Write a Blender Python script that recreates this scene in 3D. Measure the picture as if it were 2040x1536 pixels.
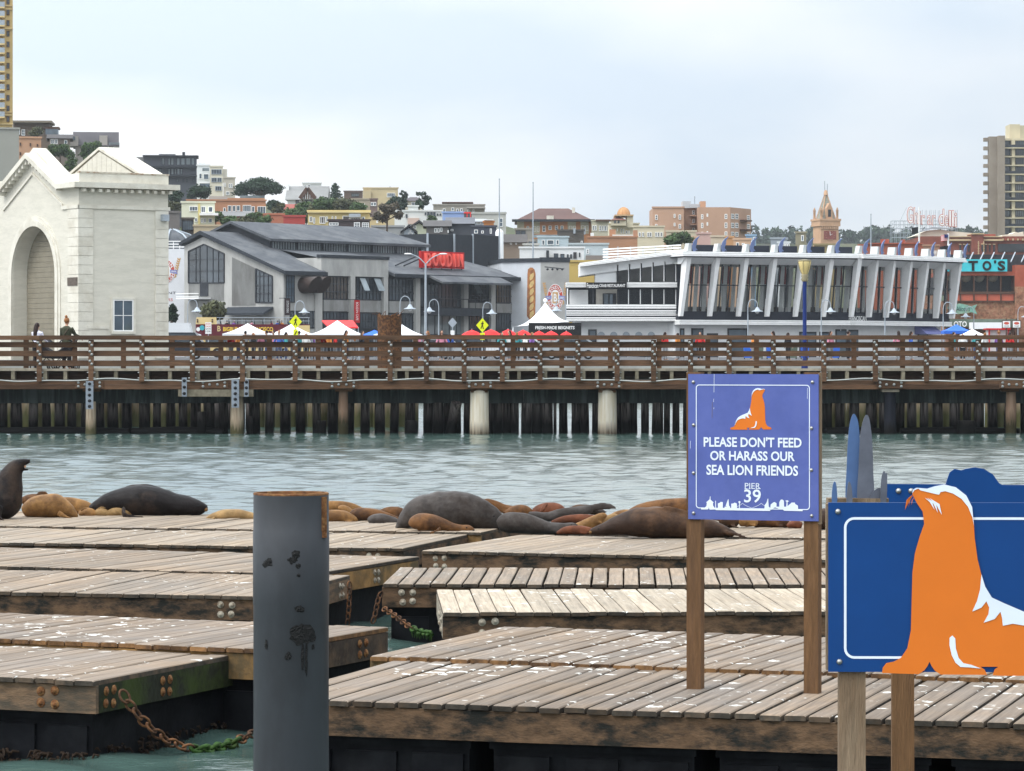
import bpy, math, random
import numpy as np
from mathutils import Vector, Matrix
from mathutils.noise import noise as pnoise

for o in list(bpy.data.objects): bpy.data.objects.remove(o)
S = bpy.context.scene
C = S.collection
R = math.radians
random.seed(39)

# ------------------------------------------------------------------ camera, sky, sun, exposure
F, HZ, CX, HC = 6450.0, 705.0, 1020.0, 2.73        # focal length (photo px), horizon row, centre column, eye height over the water
cam_d = bpy.data.cameras.new('camera'); cam = bpy.data.objects.new('camera', cam_d); C.objects.link(cam)
cam.location = (0, 0, HC); cam.rotation_euler = (R(90), 0, 0)
cam_d.sensor_width = 36.0; cam_d.lens = 36.0 * F / 2040.0
cam_d.shift_y = -(768 - HZ) / 2040.0
cam_d.clip_start = 0.5; cam_d.clip_end = 9000
S.camera = cam
SUN_EL, SUN_AZ = 52.0, -122.0                       # degrees; azimuth measured from the view direction, negative = left
w = bpy.data.worlds.new('World'); S.world = w; w.use_nodes = True
nt = w.node_tree; nt.nodes.clear()
def N(t, **k):
    n = nt.nodes.new(t)
    for a, b in k.items(): setattr(n, a, b)
    return n
out = N('ShaderNodeOutputWorld'); bg = N('ShaderNodeBackground')
sky = N('ShaderNodeTexSky', sky_type='NISHITA'); sky.sun_disc = False
sky.sun_elevation = R(SUN_EL); sky.sun_rotation = R(SUN_AZ); sky.air_density = 1.5; sky.dust_density = 6
tc = N('ShaderNodeTexCoord'); sep = N('ShaderNodeSeparateXYZ')
nt.links.new(tc.outputs['Generated'], sep.inputs[0])
# an overcast layer, zenith made over-bright to add light, broken by soft cloud noise
mz = N('ShaderNodeMath', operation='MAXIMUM'); nt.links.new(sep.outputs['Z'], mz.inputs[0]); mz.inputs[1].default_value = 0.0
mm = N('ShaderNodeMath', operation='MULTIPLY_ADD'); nt.links.new(mz.outputs[0], mm.inputs[0]); mm.inputs[1].default_value = 2.0; mm.inputs[2].default_value = 0.71
mp = N('ShaderNodeMapping'); mp.inputs['Scale'].default_value = (1.0, 1.0, 2.6); mp.inputs['Location'].default_value = (0.62, 0.0, 0.1)
nt.links.new(tc.outputs['Generated'], mp.inputs[0])
cl = N('ShaderNodeTexNoise'); cl.inputs['Scale'].default_value = 5.0; cl.inputs['Detail'].default_value = 6; cl.inputs['Roughness'].default_value = 0.42
nt.links.new(mp.outputs[0], cl.inputs[0])
cr = N('ShaderNodeValToRGB'); cr.color_ramp.elements[0].position = 0.40; cr.color_ramp.elements[1].position = 0.60
cr.color_ramp.elements[0].color = (0.67, 0.77, 0.88, 1); cr.color_ramp.elements[1].color = (0.97, 0.99, 1.0, 1)
nt.links.new(cl.outputs[0], cr.inputs[0])
mm2 = N('ShaderNodeMath', operation='MULTIPLY_ADD'); nt.links.new(sep.outputs['X'], mm2.inputs[0]); mm2.inputs[1].default_value = -0.5; nt.links.new(mm.outputs[0], mm2.inputs[2])   # the sun stands behind the cloud on the left
mul = N('ShaderNodeVectorMath', operation='SCALE'); nt.links.new(cr.outputs[0], mul.inputs[0]); nt.links.new(mm2.outputs[0], mul.inputs['Scale'])
sk = N('ShaderNodeVectorMath', operation='SCALE'); nt.links.new(sky.outputs[0], sk.inputs[0]); sk.inputs['Scale'].default_value = 0.05
mx = N('ShaderNodeMix', data_type='RGBA'); mx.inputs['Factor'].default_value = 0.95
nt.links.new(sk.outputs[0], mx.inputs['A']); nt.links.new(mul.outputs[0], mx.inputs['B'])
nt.links.new(mx.outputs['Result'], bg.inputs[0]); bg.inputs[1].default_value = 1.0
nt.links.new(bg.outputs[0], out.inputs[0])
sl = bpy.data.lights.new('sun', 'SUN'); sl.energy = 1.5; sl.angle = R(28); sl.color = (1.0, 0.96, 0.9)
sun = bpy.data.objects.new('sun', sl); C.objects.link(sun)
sun.rotation_euler = Vector((-math.sin(R(SUN_AZ)) * math.cos(R(SUN_EL)), -math.cos(R(SUN_AZ)) * math.cos(R(SUN_EL)), -math.sin(R(SUN_EL)))).to_track_quat('-Z', 'Y').to_euler()
sun.location = (-60, 40, 90)
S.view_settings.view_transform = 'Standard'; S.view_settings.look = 'None'
S.view_settings.exposure = 0.42; S.view_settings.gamma = 1.0
S.render.engine = 'CYCLES'

# ------------------------------------------------------------------ materials
MATS = {}
def mat(name, col, rough=0.75, var=0.12, scale=3.0, bump=0.0, metal=0.0, spec=0.2, stain=None, stain_amt=0.0, stain_scale=1.2,
        stretch=(1, 1, 1), rnd=0.0, local=False, emit=None, detail=5.0, fine=0.0):
    """principled + world-space noise: colour variation, a stain colour in patches, fine relief; rnd = per-object brightness"""
    if name in MATS: return MATS[name]
    m = bpy.data.materials.new(name); m.use_nodes = True; MATS[name] = m
    t = m.node_tree; b = t.nodes['Principled BSDF']; L = t.links.new
    b.inputs['Roughness'].default_value = rough; b.inputs['Metallic'].default_value = metal
    b.inputs['Specular IOR Level'].default_value = spec
    col = tuple(col) + (1,)
    if local: co = t.nodes.new('ShaderNodeTexCoord').outputs['Object']
    else: co = t.nodes.new('ShaderNodeNewGeometry').outputs['Position']
    mpn = t.nodes.new('ShaderNodeMapping'); mpn.inputs['Scale'].default_value = stretch
    if local and rnd:
        oi = t.nodes.new('ShaderNodeObjectInfo'); ml = t.nodes.new('ShaderNodeMath'); ml.operation = 'MULTIPLY'; ml.inputs[1].default_value = 37.0
        L(oi.outputs['Random'], ml.inputs[0]); cb = t.nodes.new('ShaderNodeCombineXYZ'); L(ml.outputs[0], cb.inputs[0]); L(ml.outputs[0], cb.inputs[2])
        L(cb.outputs[0], mpn.inputs['Location'])
    L(co, mpn.inputs[0])
    n1 = t.nodes.new('ShaderNodeTexNoise'); n1.inputs['Scale'].default_value = scale; n1.inputs['Detail'].default_value = detail
    n1.inputs['Roughness'].default_value = 0.62
    L(mpn.outputs[0], n1.inputs[0])
    mr = t.nodes.new('ShaderNodeMapRange'); mr.inputs['From Min'].default_value = 0.3; mr.inputs['From Max'].default_value = 0.7
    mr.inputs['To Min'].default_value = 1 - var; mr.inputs['To Max'].default_value = 1 + var
    L(n1.outputs[0], mr.inputs[0])
    sc = t.nodes.new('ShaderNodeVectorMath'); sc.operation = 'SCALE'; sc.inputs[0].default_value = col[:3]; L(mr.outputs[0], sc.inputs['Scale'])
    last = sc.outputs[0]
    if stain is not None:
        n2 = t.nodes.new('ShaderNodeTexNoise'); n2.inputs['Scale'].default_value = stain_scale; n2.inputs['Detail'].default_value = 6
        n2.inputs['Roughness'].default_value = 0.68; L(mpn.outputs[0], n2.inputs[0])
        m2 = t.nodes.new('ShaderNodeMapRange'); m2.inputs['From Min'].default_value = 0.46; m2.inputs['From Max'].default_value = 0.62
        m2.inputs['To Max'].default_value = stain_amt; L(n2.outputs[0], m2.inputs[0])
        x = t.nodes.new('ShaderNodeMix'); x.data_type = 'RGBA'; L(m2.outputs[0], x.inputs['Factor']); L(last, x.inputs['A'])
        x.inputs['B'].default_value = tuple(stain) + (1,); last = x.outputs['Result']
    if rnd:
        oi2 = t.nodes.new('ShaderNodeObjectInfo'); m3 = t.nodes.new('ShaderNodeMapRange'); m3.inputs['To Min'].default_value = 1 - rnd; m3.inputs['To Max'].default_value = 1 + rnd
        L(oi2.outputs['Random'], m3.inputs[0]); s3 = t.nodes.new('ShaderNodeVectorMath'); s3.operation = 'SCALE'
        L(last, s3.inputs[0]); L(m3.outputs[0], s3.inputs['Scale']); last = s3.outputs[0]
    L(last, b.inputs['Base Color'])
    if bump:
        bn = t.nodes.new('ShaderNodeBump'); bn.inputs['Strength'].default_value = bump; bn.inputs['Distance'].default_value = 0.02
        n4 = t.nodes.new('ShaderNodeTexNoise'); n4.inputs['Scale'].default_value = (fine or scale * 4); n4.inputs['Detail'].default_value = 4
        L(mpn.outputs[0], n4.inputs[0]); L(n4.outputs[0], bn.inputs['Height']); L(bn.outputs[0], b.inputs['Normal'])
    if emit: b.inputs['Emission Color'].default_value = tuple(emit[:3]) + (1,); b.inputs['Emission Strength'].default_value = emit[3]
    return m

def glass(name, col=(0.035, 0.045, 0.055), rough=0.06):
    if name in MATS: return MATS[name]
    return mat(name, col, rough=rough, var=0.5, scale=0.35, spec=0.9, detail=2)

def deck_mat(name, c1, c2, drop, dscale=7.0):
    """weathered plank top: per-plank tone, grain along the plank (local y), pale gull droppings"""
    m = bpy.data.materials.new(name); m.use_nodes = True; MATS[name] = m
    t = m.node_tree; b = t.nodes['Principled BSDF']; L = t.links.new
    b.inputs['Roughness'].default_value = 0.7; b.inputs['Specular IOR Level'].default_value = 0.15
    def nn(ty, **k):
        n = t.nodes.new(ty)
        for a, v in k.items(): setattr(n, a, v)
        return n
    def noise_(vec, s, d, r=0.6):
        n = nn('ShaderNodeTexNoise'); n.inputs['Scale'].default_value = s; n.inputs['Detail'].default_value = d; n.inputs['Roughness'].default_value = r; L(vec, n.inputs[0]); return n.outputs[0]
    def rng(v, a, b_, c, d):
        n = nn('ShaderNodeMapRange'); L(v, n.inputs[0])
        for i, q in zip(('From Min', 'From Max', 'To Min', 'To Max'), (a, b_, c, d)): n.inputs[i].default_value = q
        return n.outputs[0]
    pos = nn('ShaderNodeNewGeometry').outputs['Position']; obj = nn('ShaderNodeTexCoord').outputs['Object']; rnd = nn('ShaderNodeObjectInfo').outputs['Random']
    mlt = nn('ShaderNodeMath', operation='MULTIPLY'); L(rnd, mlt.inputs[0]); mlt.inputs[1].default_value = 53
    cb = nn('ShaderNodeCombineXYZ'); L(mlt.outputs[0], cb.inputs[0]); L(mlt.outputs[0], cb.inputs[1])
    mg = nn('ShaderNodeMapping'); mg.inputs['Scale'].default_value = (38, 1.6, 38); L(obj, mg.inputs[0]); L(cb.outputs[0], mg.inputs['Location'])
    grain = noise_(mg.outputs[0], 1.0, 6, 0.65)
    big = noise_(pos, 0.9, 5)
    mix = nn('ShaderNodeMix', data_type='RGBA'); L(rng(big, 0.35, 0.65, 0, 1), mix.inputs['Factor']); mix.inputs['A'].default_value = c1 + (1,); mix.inputs['B'].default_value = c2 + (1,)
    s1 = nn('ShaderNodeVectorMath', operation='SCALE'); L(mix.outputs['Result'], s1.inputs[0]); L(rng(grain, 0.28, 0.72, 0.62, 1.3), s1.inputs['Scale'])
    s2 = nn('ShaderNodeVectorMath', operation='SCALE'); L(s1.outputs[0], s2.inputs[0]); L(rng(rnd, 0, 1, 0.82, 1.2), s2.inputs['Scale'])
    dn = noise_(pos, dscale, 3, 0.55); dm = noise_(pos, 0.7, 3); 
    ad = nn('ShaderNodeMath', operation='MULTIPLY_ADD'); L(dm, ad.inputs[0]); ad.inputs[1].default_value = 0.42; L(dn, ad.inputs[2])
    hole = noise_(pos, 26, 2)
    ad2 = nn('ShaderNodeMath', operation='MULTIPLY_ADD'); L(hole, ad2.inputs[0]); ad2.inputs[1].default_value = 0.05; L(ad.outputs[0], ad2.inputs[2])
    thr = 0.945 - drop
    wet = rng(ad2.outputs[0], thr, thr + 0.03, 0, 0.95)
    m4 = nn('ShaderNodeMix', data_type='RGBA'); L(wet, m4.inputs['Factor']); L(s2.outputs[0], m4.inputs['A']); m4.inputs['B'].default_value = (0.62, 0.61, 0.57, 1)
    L(m4.outputs['Result'], b.inputs['Base Color'])
    bp = nn('ShaderNodeBump'); bp.inputs['Strength'].default_value = 0.35; bp.inputs['Distance'].default_value = 0.004; L(grain, bp.inputs['Height']); L(bp.outputs[0], b.inputs['Normal'])
    return m

def pile_mat(name, dry, pale, wet, z0, z1, streak=1.0):
    """tidal timber: black-green below the tide line, streaked dry wood above (a real stain that follows the water level)"""
    m = bpy.data.materials.new(name); m.use_nodes = True; MATS[name] = m
    t = m.node_tree; b = t.nodes['Principled BSDF']; L = t.links.new; b.inputs['Roughness'].default_value = 0.8; b.inputs['Specular IOR Level'].default_value = 0.12
    pos = t.nodes.new('ShaderNodeNewGeometry').outputs['Position']
    mg = t.nodes.new('ShaderNodeMapping'); mg.inputs['Scale'].default_value = (14, 14, 1.0); L(pos, mg.inputs[0])
    n1 = t.nodes.new('ShaderNodeTexNoise'); n1.inputs['Scale'].default_value = 1.0; n1.inputs['Detail'].default_value = 5; L(mg.outputs[0], n1.inputs[0])
    r1 = t.nodes.new('ShaderNodeMapRange'); r1.inputs['From Min'].default_value = 0.38; r1.inputs['From Max'].default_value = 0.66; L(n1.outputs[0], r1.inputs[0])
    x1 = t.nodes.new('ShaderNodeMix'); x1.data_type = 'RGBA'; L(r1.outputs[0], x1.inputs['Factor']); x1.inputs['A'].default_value = dry + (1,); x1.inputs['B'].default_value = pale + (1,)
    sp = t.nodes.new('ShaderNodeSeparateXYZ'); L(pos, sp.inputs[0])
    ma = t.nodes.new('ShaderNodeMath'); ma.operation = 'MULTIPLY_ADD'; L(n1.outputs[0], ma.inputs[0]); ma.inputs[1].default_value = -0.9 * streak; L(sp.outputs['Z'], ma.inputs[2])
    r2 = t.nodes.new('ShaderNodeMapRange'); r2.inputs['From Min'].default_value = z0 - 0.45 * streak; r2.inputs['From Max'].default_value = z1 - 0.45 * streak; L(ma.outputs[0], r2.inputs[0])
    x2 = t.nodes.new('ShaderNodeMix'); x2.data_type = 'RGBA'; L(r2.outputs[0], x2.inputs['Factor']); x2.inputs['A'].default_value = wet + (1,); L(x1.outputs['Result'], x2.inputs['B'])
    oi = t.nodes.new('ShaderNodeObjectInfo'); r3 = t.nodes.new('ShaderNodeMapRange'); r3.inputs['To Min'].default_value = 0.6; r3.inputs['To Max'].default_value = 1.35; L(oi.outputs['Random'], r3.inputs[0])
    s = t.nodes.new('ShaderNodeVectorMath'); s.operation = 'SCALE'; L(x2.outputs['Result'], s.inputs[0]); L(r3.outputs[0], s.inputs['Scale'])
    L(s.outputs[0], b.inputs['Base Color'])
    return m

# ------------------------------------------------------------------ mesh helpers
class MB:
    def __init__(s): s.v = []; s.f = []; s.sm = []
    def add(s, vs, fs, smooth=False):
        o = len(s.v); s.v += [tuple(q) for q in vs]; s.f += [tuple(i + o for i in q) for q in fs]; s.sm += [smooth] * len(fs); return s
    def box(s, x0, x1, y0, y1, z0, z1):
        return s.add([(x0, y0, z0), (x1, y0, z0), (x1, y1, z0), (x0, y1, z0), (x0, y0, z1), (x1, y0, z1), (x1, y1, z1), (x0, y1, z1)],
                     [(0, 3, 2, 1), (4, 5, 6, 7), (0, 1, 5, 4), (1, 2, 6, 5), (2, 3, 7, 6), (3, 0, 4, 7)])
    def hexa(s, p):      # 8 points, bottom ring then top ring
        return s.add(p, [(0, 3, 2, 1), (4, 5, 6, 7), (0, 1, 5, 4), (1, 2, 6, 5), (2, 3, 7, 6), (3, 0, 4, 7)])
    def prism(s, poly, d):   # polygon (3-d points) extruded by vector d
        n = len(poly); a = [Vector(p) for p in poly]; d = Vector(d); b = [p + d for p in a]
        return s.add(a + b, [tuple(range(n))[::-1], tuple(range(n, 2 * n))] + [(i, (i + 1) % n, n + (i + 1) % n, n + i) for i in range(n)])
    def bar(s, a, b, r, n=6, r2=None, cap=True):
        return s.tube([a, b], [r, r if r2 is None else r2], n, cap)
    def beam(s, a, b, wd, ht):    # rectangular bar from a to b
        a, b = Vector(a), Vector(b); d = (b - a).normalized(); up = Vector((0, 0, 1)) if abs(d.z) < 0.95 else Vector((1, 0, 0))
        x = d.cross(up).normalized() * wd / 2; y = x.cross(d).normalized() * ht / 2
        return s.hexa([a - x - y, a + x - y, b + x - y, b - x - y, a - x + y, a + x + y, b + x + y, b - x + y])
    def tube(s, pts, rad, n=8, cap=True, flat=None, smooth=True):
        pts = [Vector(p) for p in pts]; vs = []; fs = []; prev = None; k = len(pts)
        for i, p in enumerate(pts):
            d = (pts[min(i + 1, k - 1)] - pts[max(i - 1, 0)]).normalized()
            if prev is None: x = d.orthogonal().normalized() if flat is None else (Vector(flat) - d * d.dot(Vector(flat))).normalized()
            else: x = (prev - d * d.dot(prev)).normalized()
            prev = x; y = d.cross(x)
            r = rad[i] if isinstance(rad, (list, tuple)) else rad
            rx, ry = r if isinstance(r, (list, tuple)) else (r, r)
            for j in range(n):
                a = 2 * math.pi * j / n; vs.append(p + x * (rx * math.cos(a)) + y * (ry * math.sin(a)))
        for i in range(k - 1):
            for j in range(n): fs.append((i * n + j, i * n + (j + 1) % n, (i + 1) * n + (j + 1) % n, (i + 1) * n + j))
        s.add(vs, fs, smooth)
        if cap: s.add(vs[:n], [tuple(range(n))[::-1]]); s.add(vs[-n:], [tuple(range(n))])
        return s
    def lathe(s, prof, c=(0, 0, 0), n=16, smooth=True):    # profile (r, z)
        vs = []; fs = []; k = len(prof)
        for r, z in prof:
            for j in range(n):
                a = 2 * math.pi * j / n; vs.append((c[0] + r * math.cos(a), c[1] + r * math.sin(a), c[2] + z))
        for i in range(k - 1):
            for j in range(n): fs.append((i * n + j, i * n + (j + 1) % n, (i + 1) * n + (j + 1) % n, (i + 1) * n + j))
        s.add(vs, fs, smooth)
        if prof[-1][0] > 1e-4: s.add(vs[-n:], [tuple(range(n))])
        if prof[0][0] > 1e-4: s.add(vs[:n], [tuple(range(n))[::-1]])
        return s
    def sphere(s, c, r, n=10, m=6):
        rx, ry, rz = r if isinstance(r, (tuple, list)) else (r, r, r)
        vs = [(c[0], c[1], c[2] - rz)]; fs = []
        for i in range(1, m):
            p = -math.pi / 2 + math.pi * i / m
            for j in range(n):
                a = 2 * math.pi * j / n; vs.append((c[0] + rx * math.cos(p) * math.cos(a), c[1] + ry * math.cos(p) * math.sin(a), c[2] + rz * math.sin(p)))
        vs.append((c[0], c[1], c[2] + rz)); q = len(vs) - 1
        for j in range(n):
            fs.append((0, 1 + (j + 1) % n, 1 + j)); fs.append((q, 1 + (m - 2) * n + j, 1 + (m - 2) * n + (j + 1) % n))
            for i in range(m - 2): fs.append((1 + i * n + j, 1 + i * n + (j + 1) % n, 1 + (i + 1) * n + (j + 1) % n, 1 + (i + 1) * n + j))
        return s.add(vs, fs, True)
    def torus(s, R0, r, n=12, m=6, sx=1.0, sy=1.0):
        vs = []; fs = []
        for i in range(n):
            a = 2 * math.pi * i / n; cx, cy = R0 * sx * math.cos(a), R0 * sy * math.sin(a)
            for j in range(m):
                b = 2 * math.pi * j / m; vs.append((cx + r * math.cos(b) * math.cos(a), cy + r * math.cos(b) * math.sin(a), r * math.sin(b)))
        for i in range(n):
            for j in range(m): fs.append((i * m + j, ((i + 1) % n) * m + j, ((i + 1) % n) * m + (j + 1) % m, i * m + (j + 1) % m))
        return s.add(vs, fs, True)
    def mesh(s, name, m):
        me = bpy.data.meshes.new(name); me.from_pydata(s.v, [], s.f); me.polygons.foreach_set('use_smooth', s.sm)
        if m is not None: me.materials.append(MATS[m] if isinstance(m, str) else m)
        me.update(); return me
    def build(s, name, m, parent=None, loc=None):
        return obj(name, s.mesh(name, m), parent, loc)

def obj(name, me, parent=None, loc=None, rot=None):
    o = bpy.data.objects.new(name, me); C.objects.link(o)
    if parent is not None: o.parent = parent
    if loc is not None: o.location = loc
    if rot is not None: o.rotation_euler = rot
    return o
def tag(o, label, cat, group=None):
    o['label'] = label; o['category'] = cat
    if group: o['group'] = group
    return o
def thing(name, label, cat, loc=(0, 0, 0), rotz=0.0, group=None):
    o = bpy.data.objects.new(name, None); C.objects.link(o); o.empty_display_size = 0.2
    o.location = loc; o.rotation_euler = (0, 0, rotz)
    return tag(o, label, cat, group)
def struct(o, kind='structure'): o['kind'] = kind; return o
def dup(root, loc, rotz=None, label=None, remat=None):
    def cp(a, par):
        c = a.copy(); C.objects.link(c); c.parent = par
        for ch in list(a.children): cp(ch, c)
        return c
    r = cp(root, None); r.location = loc
    if rotz is not None: r.rotation_euler = (0, 0, rotz)
    if label: r['label'] = label
    return r

# ------------------------------------------------------------------ a pixel is a direction; the distance comes from what the thing stands on
def W(px, py, Y): return Vector(((px - CX) / F * Y, Y, HC + (HZ - py) / F * Y))
def PX(m, Y): return m * F / Y
def ground(px, py, z):                     # the point at height z under a pixel
    Y = F * (HC - z) / (py - HZ); return Vector(((px - CX) / F * Y, Y, z))
class Frame:
    """local frame: u along a facade, w into the scene, z up; origin given by a column and its distance"""
    def __init__(s, px, Y, theta=0.0, z=0.0):
        s.o = Vector(((px - CX) / F * Y, Y, z)); s.t = theta
        s.u = Vector((math.cos(theta), math.sin(theta), 0)); s.w = Vector((-math.sin(theta), math.cos(theta), 0))
    def at_w(s, px, py, w=0.0):
        d = Vector(((px - CX) / F, 1.0, (HZ - py) / F)); e = Vector((0, 0, HC)); k = (w - (e - s.o).dot(s.w)) / d.dot(s.w); p = e + d * k - s.o
        return Vector((p.dot(s.u), w, p.z))
    def at_u(s, px, py, u=0.0):
        d = Vector(((px - CX) / F, 1.0, (HZ - py) / F)); e = Vector((0, 0, HC)); k = (u - (e - s.o).dot(s.u)) / d.dot(s.u); p = e + d * k - s.o
        return Vector((u, p.dot(s.w), p.z))
    def rect(s, r, w=0.0):                  # pixel rectangle on the plane w -> u0,u1,z0,z1
        a = s.at_w(r[0], r[3], w); b = s.at_w(r[2], r[1], w); c = s.at_w(r[0], r[1], w); d = s.at_w(r[2], r[3], w)
        return a.x, b.x, (a.z + d.z) / 2, (b.z + c.z) / 2
    def thing(s, name, label, cat, group=None): return thing(name, label, cat, s.o, s.t, group)

def window(par, u0, u1, z0, z1, w, cols=2, rows=2, fw=0.06, mw=0.035, frame='trim_white', pane='glass', proud=0.06, along='u'):
    """a window frame with bars (part) and its pane (sub-part), standing a little proud of the wall plane w (towards -w)"""
    a = MB(); p = MB()
    def bx(mb, x0, x1, d0, d1, c0, c1):
        if along == 'u': mb.box(x0, x1, w - d1, w - d0, c0, c1)
        else: mb.box(w - d1, w - d0, x0, x1, c0, c1)
    bx(a, u0, u1, -0.02, proud, z0, z0 + fw); bx(a, u0, u1, -0.02, proud, z1 - fw, z1)
    bx(a, u0, u0 + fw, -0.02, proud - .003, z0 + fw, z1 - fw); bx(a, u1 - fw, u1, -0.02, proud - .003, z0 + fw, z1 - fw)
    for i in range(1, cols):
        x = u0 + (u1 - u0) * i / cols; bx(a, x - mw / 2, x + mw / 2, -0.02, proud - .012, z0 + fw, z1 - fw)
    for i in range(1, rows):
        z = z0 + (z1 - z0) * i / rows; bx(a, u0 + fw, u1 - fw, -0.02, proud - .016, z - mw / 2, z + mw / 2)
    o = a.build('window', frame, par)
    bx(p, u0 + fw * .5, u1 - fw * .5, -0.02, proud * .3, z0 + fw * .5, z1 - fw * .5)
    p.build('pane', pane, o)
    return o

TXT = {}
def text_poly(s, bold=0.0):
    """built-in lettering as a flat mesh, normalised later"""
    k = (s, bold)
    if k in TXT: return TXT[k]
    cu = bpy.data.curves.new('lettering', 'FONT'); cu.body = s; cu.size = 1.0; cu.offset = bold; cu.resolution_u = 3
    ob = bpy.data.objects.new('lettering', cu); me = ob.to_mesh()
    v = [tuple(q.co) for q in me.vertices]; f = [tuple(p.vertices) for p in me.polygons]
    ob.to_mesh_clear(); bpy.data.objects.remove(ob); bpy.data.curves.remove(cu)
    TXT[k] = (v, f); return v, f
def lettering(s, par, m, u0, u1, z0, z1, w, bold=0.0, thick=0.0, name='lettering', rot90=False, split=False):
    v, f = text_poly(s, bold)
    xs = [q[0] for q in v]; ys = [q[1] for q in v]; ax, bx_, ay, by = min(xs), max(xs), min(ys), max(ys)
    def mp(q):
        a, b = (q[0] - ax) / (bx_ - ax), (q[1] - ay) / (by - ay)
        if rot90: a, b = b, 1 - a
        return (u0 + (u1 - u0) * a, w, z0 + (z1 - z0) * b)
    mb = MB(); vs = [mp(q) for q in v]; mb.add(vs, f)
    if thick:
        n = len(vs); mb.add([(x, y + thick, z) for x, y, z in vs], [q[::-1] for q in f])
        ed = {}
        for q in f:
            for i in range(len(q)):
                e = (q[i], q[(i + 1) % len(q)]); ed[e] = 1
        for (a, b) in list(ed):
            if (b, a) not in ed: mb.f.append((b, a, a + n, b + n)); mb.sm.append(False)
    return mb.build(name, m, par)

def catmull(pts, k=4, closed=True):
    n = len(pts); o = []
    for i in range(n if closed else n - 1):
        p0, p1, p2, p3 = (pts[(i + j) % n] if closed else pts[max(0, min(n - 1, i + j))] for j in (-1, 0, 1, 2))
        for j in range(k):
            t = j / k
            o.append(tuple(0.5 * (2 * b + (c - a) * t + (2 * a - 5 * b + 4 * c - d) * t * t + (3 * b - a - 3 * c + d) * t ** 3) for a, b, c, d in zip(p0, p1, p2, p3)))
    if not closed: o.append(tuple(pts[-1]))
    return o
# ------------------------------------------------------------------ palette
for nm in 'A':
    deck_mat('deck_near', (0.205, 0.150, 0.103), (0.180, 0.152, 0.128), 0.058, 8.0)
    deck_mat('deck_mid', (0.235, 0.175, 0.122), (0.208, 0.174, 0.140), 0.03, 10.0)
    deck_mat('deck_far', (0.262, 0.200, 0.140), (0.232, 0.194, 0.155), 0.015, 10.0)
    deck_mat('deck_pale', (0.33, 0.27, 0.20), (0.37, 0.315, 0.245), 0.06, 8.0)
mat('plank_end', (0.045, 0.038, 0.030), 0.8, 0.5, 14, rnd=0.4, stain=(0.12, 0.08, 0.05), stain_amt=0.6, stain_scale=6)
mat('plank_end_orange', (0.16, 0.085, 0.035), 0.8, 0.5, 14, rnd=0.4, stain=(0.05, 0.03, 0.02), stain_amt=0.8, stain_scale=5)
mat('rim_wood', (0.100, 0.060, 0.034), 0.8, 0.4, 9, bump=0.3, spec=.2, stretch=(1, 1, 2.2), stain=(0.012, 0.012, 0.010), stain_amt=1.0, stain_scale=3.2, rnd=0.1)
mat('rim_pale', (0.155, 0.100, 0.060), 0.8, 0.35, 9, bump=0.3, stretch=(1, 1, 3.5), stain=(0.05, 0.045, 0.035), stain_amt=0.85, stain_scale=2.0)
mat('rim_orange', (0.22, 0.125, 0.045), 0.8, 0.4, 6, bump=0.3, stain=(0.06, 0.05, 0.03), stain_amt=0.8, stain_scale=2.5)
mat('rim_moss', (0.012, 0.014, 0.008), 0.75, 0.6, 5, bump=0.4, stain=(0.035, 0.055, 0.008), stain_amt=0.7, stain_scale=2.6)
mat('rim_dark', (0.035, 0.026, 0.019), 0.8, 0.5, 7, bump=0.3, stain=(0.11, 0.07, 0.042), stain_amt=0.8, stain_scale=2.5)
mat('tub_black', (0.004, 0.0045, 0.006), 0.6, 0.5, 5, bump=0.15, spec=.08, stain=(0.013, 0.014, 0.016), stain_amt=0.6, stain_scale=3.0)
mat('rust', (0.13, 0.055, 0.022), 0.85, 0.5, 30, bump=0.5, stain=(0.26, 0.14, 0.055), stain_amt=0.8, stain_scale=24)
mat('rust_dark', (0.065, 0.033, 0.018), 0.85, 0.5, 18, bump=0.5, stain=(0.19, 0.085, 0.035), stain_amt=0.8, stain_scale=9)
mat('washer_pale', (0.30, 0.27, 0.215), 0.8, 0.4, 40, stain=(0.10, 0.06, 0.03), stain_amt=0.7, stain_scale=26)
mat('algae', (0.022, 0.060, 0.008), 0.7, 0.5, 14, bump=0.6, stain=(0.05, 0.035, 0.012), stain_amt=0.5, stain_scale=8)
mat('weed_brown', (0.018, 0.010, 0.005), 0.8, 0.5, 14, bump=0.6)
mat('steel_pile', (0.045, 0.049, 0.056), 0.5, 0.12, 2.6, metal=0.0, spec=0.3, stretch=(1, 1, 0.5), stain=(0.028, 0.029, 0.032), stain_amt=0.5, stain_scale=3.0, bump=0.03)
mat('galvanised', (0.24, 0.27, 0.31), 0.5, 0.2, 9, metal=0.35)
mat('bolt_grey', (0.30, 0.31, 0.30), 0.5, 0.2, 30, metal=0.3)
mat('black_metal', (0.012, 0.012, 0.013), 0.5, 0.3, 9)
mat('pier_wood', (0.110, 0.060, 0.034), 0.78, 0.35, 5, stretch=(0.35, 1, 4), bump=0.2, rnd=0.28, stain=(0.055, 0.032, 0.02), stain_amt=0.7, stain_scale=1.3)
mat('pier_wood_dark', (0.045, 0.028, 0.020), 0.8, 0.4, 5, stretch=(0.4, 1, 4), rnd=0.3, stain=(0.02, 0.03, 0.026), stain_amt=0.6)  # stringer only: shade of the recess under the deck put into the colour
mat('pier_deck', (0.30, 0.26, 0.205), 0.8, 0.2, 4, rnd=0.1, stain=(0.15, 0.13, 0.10), stain_amt=0.6)
mat('pier_block', (0.16, 0.14, 0.10), 0.8, 0.3, 6, rnd=0.3)
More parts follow.
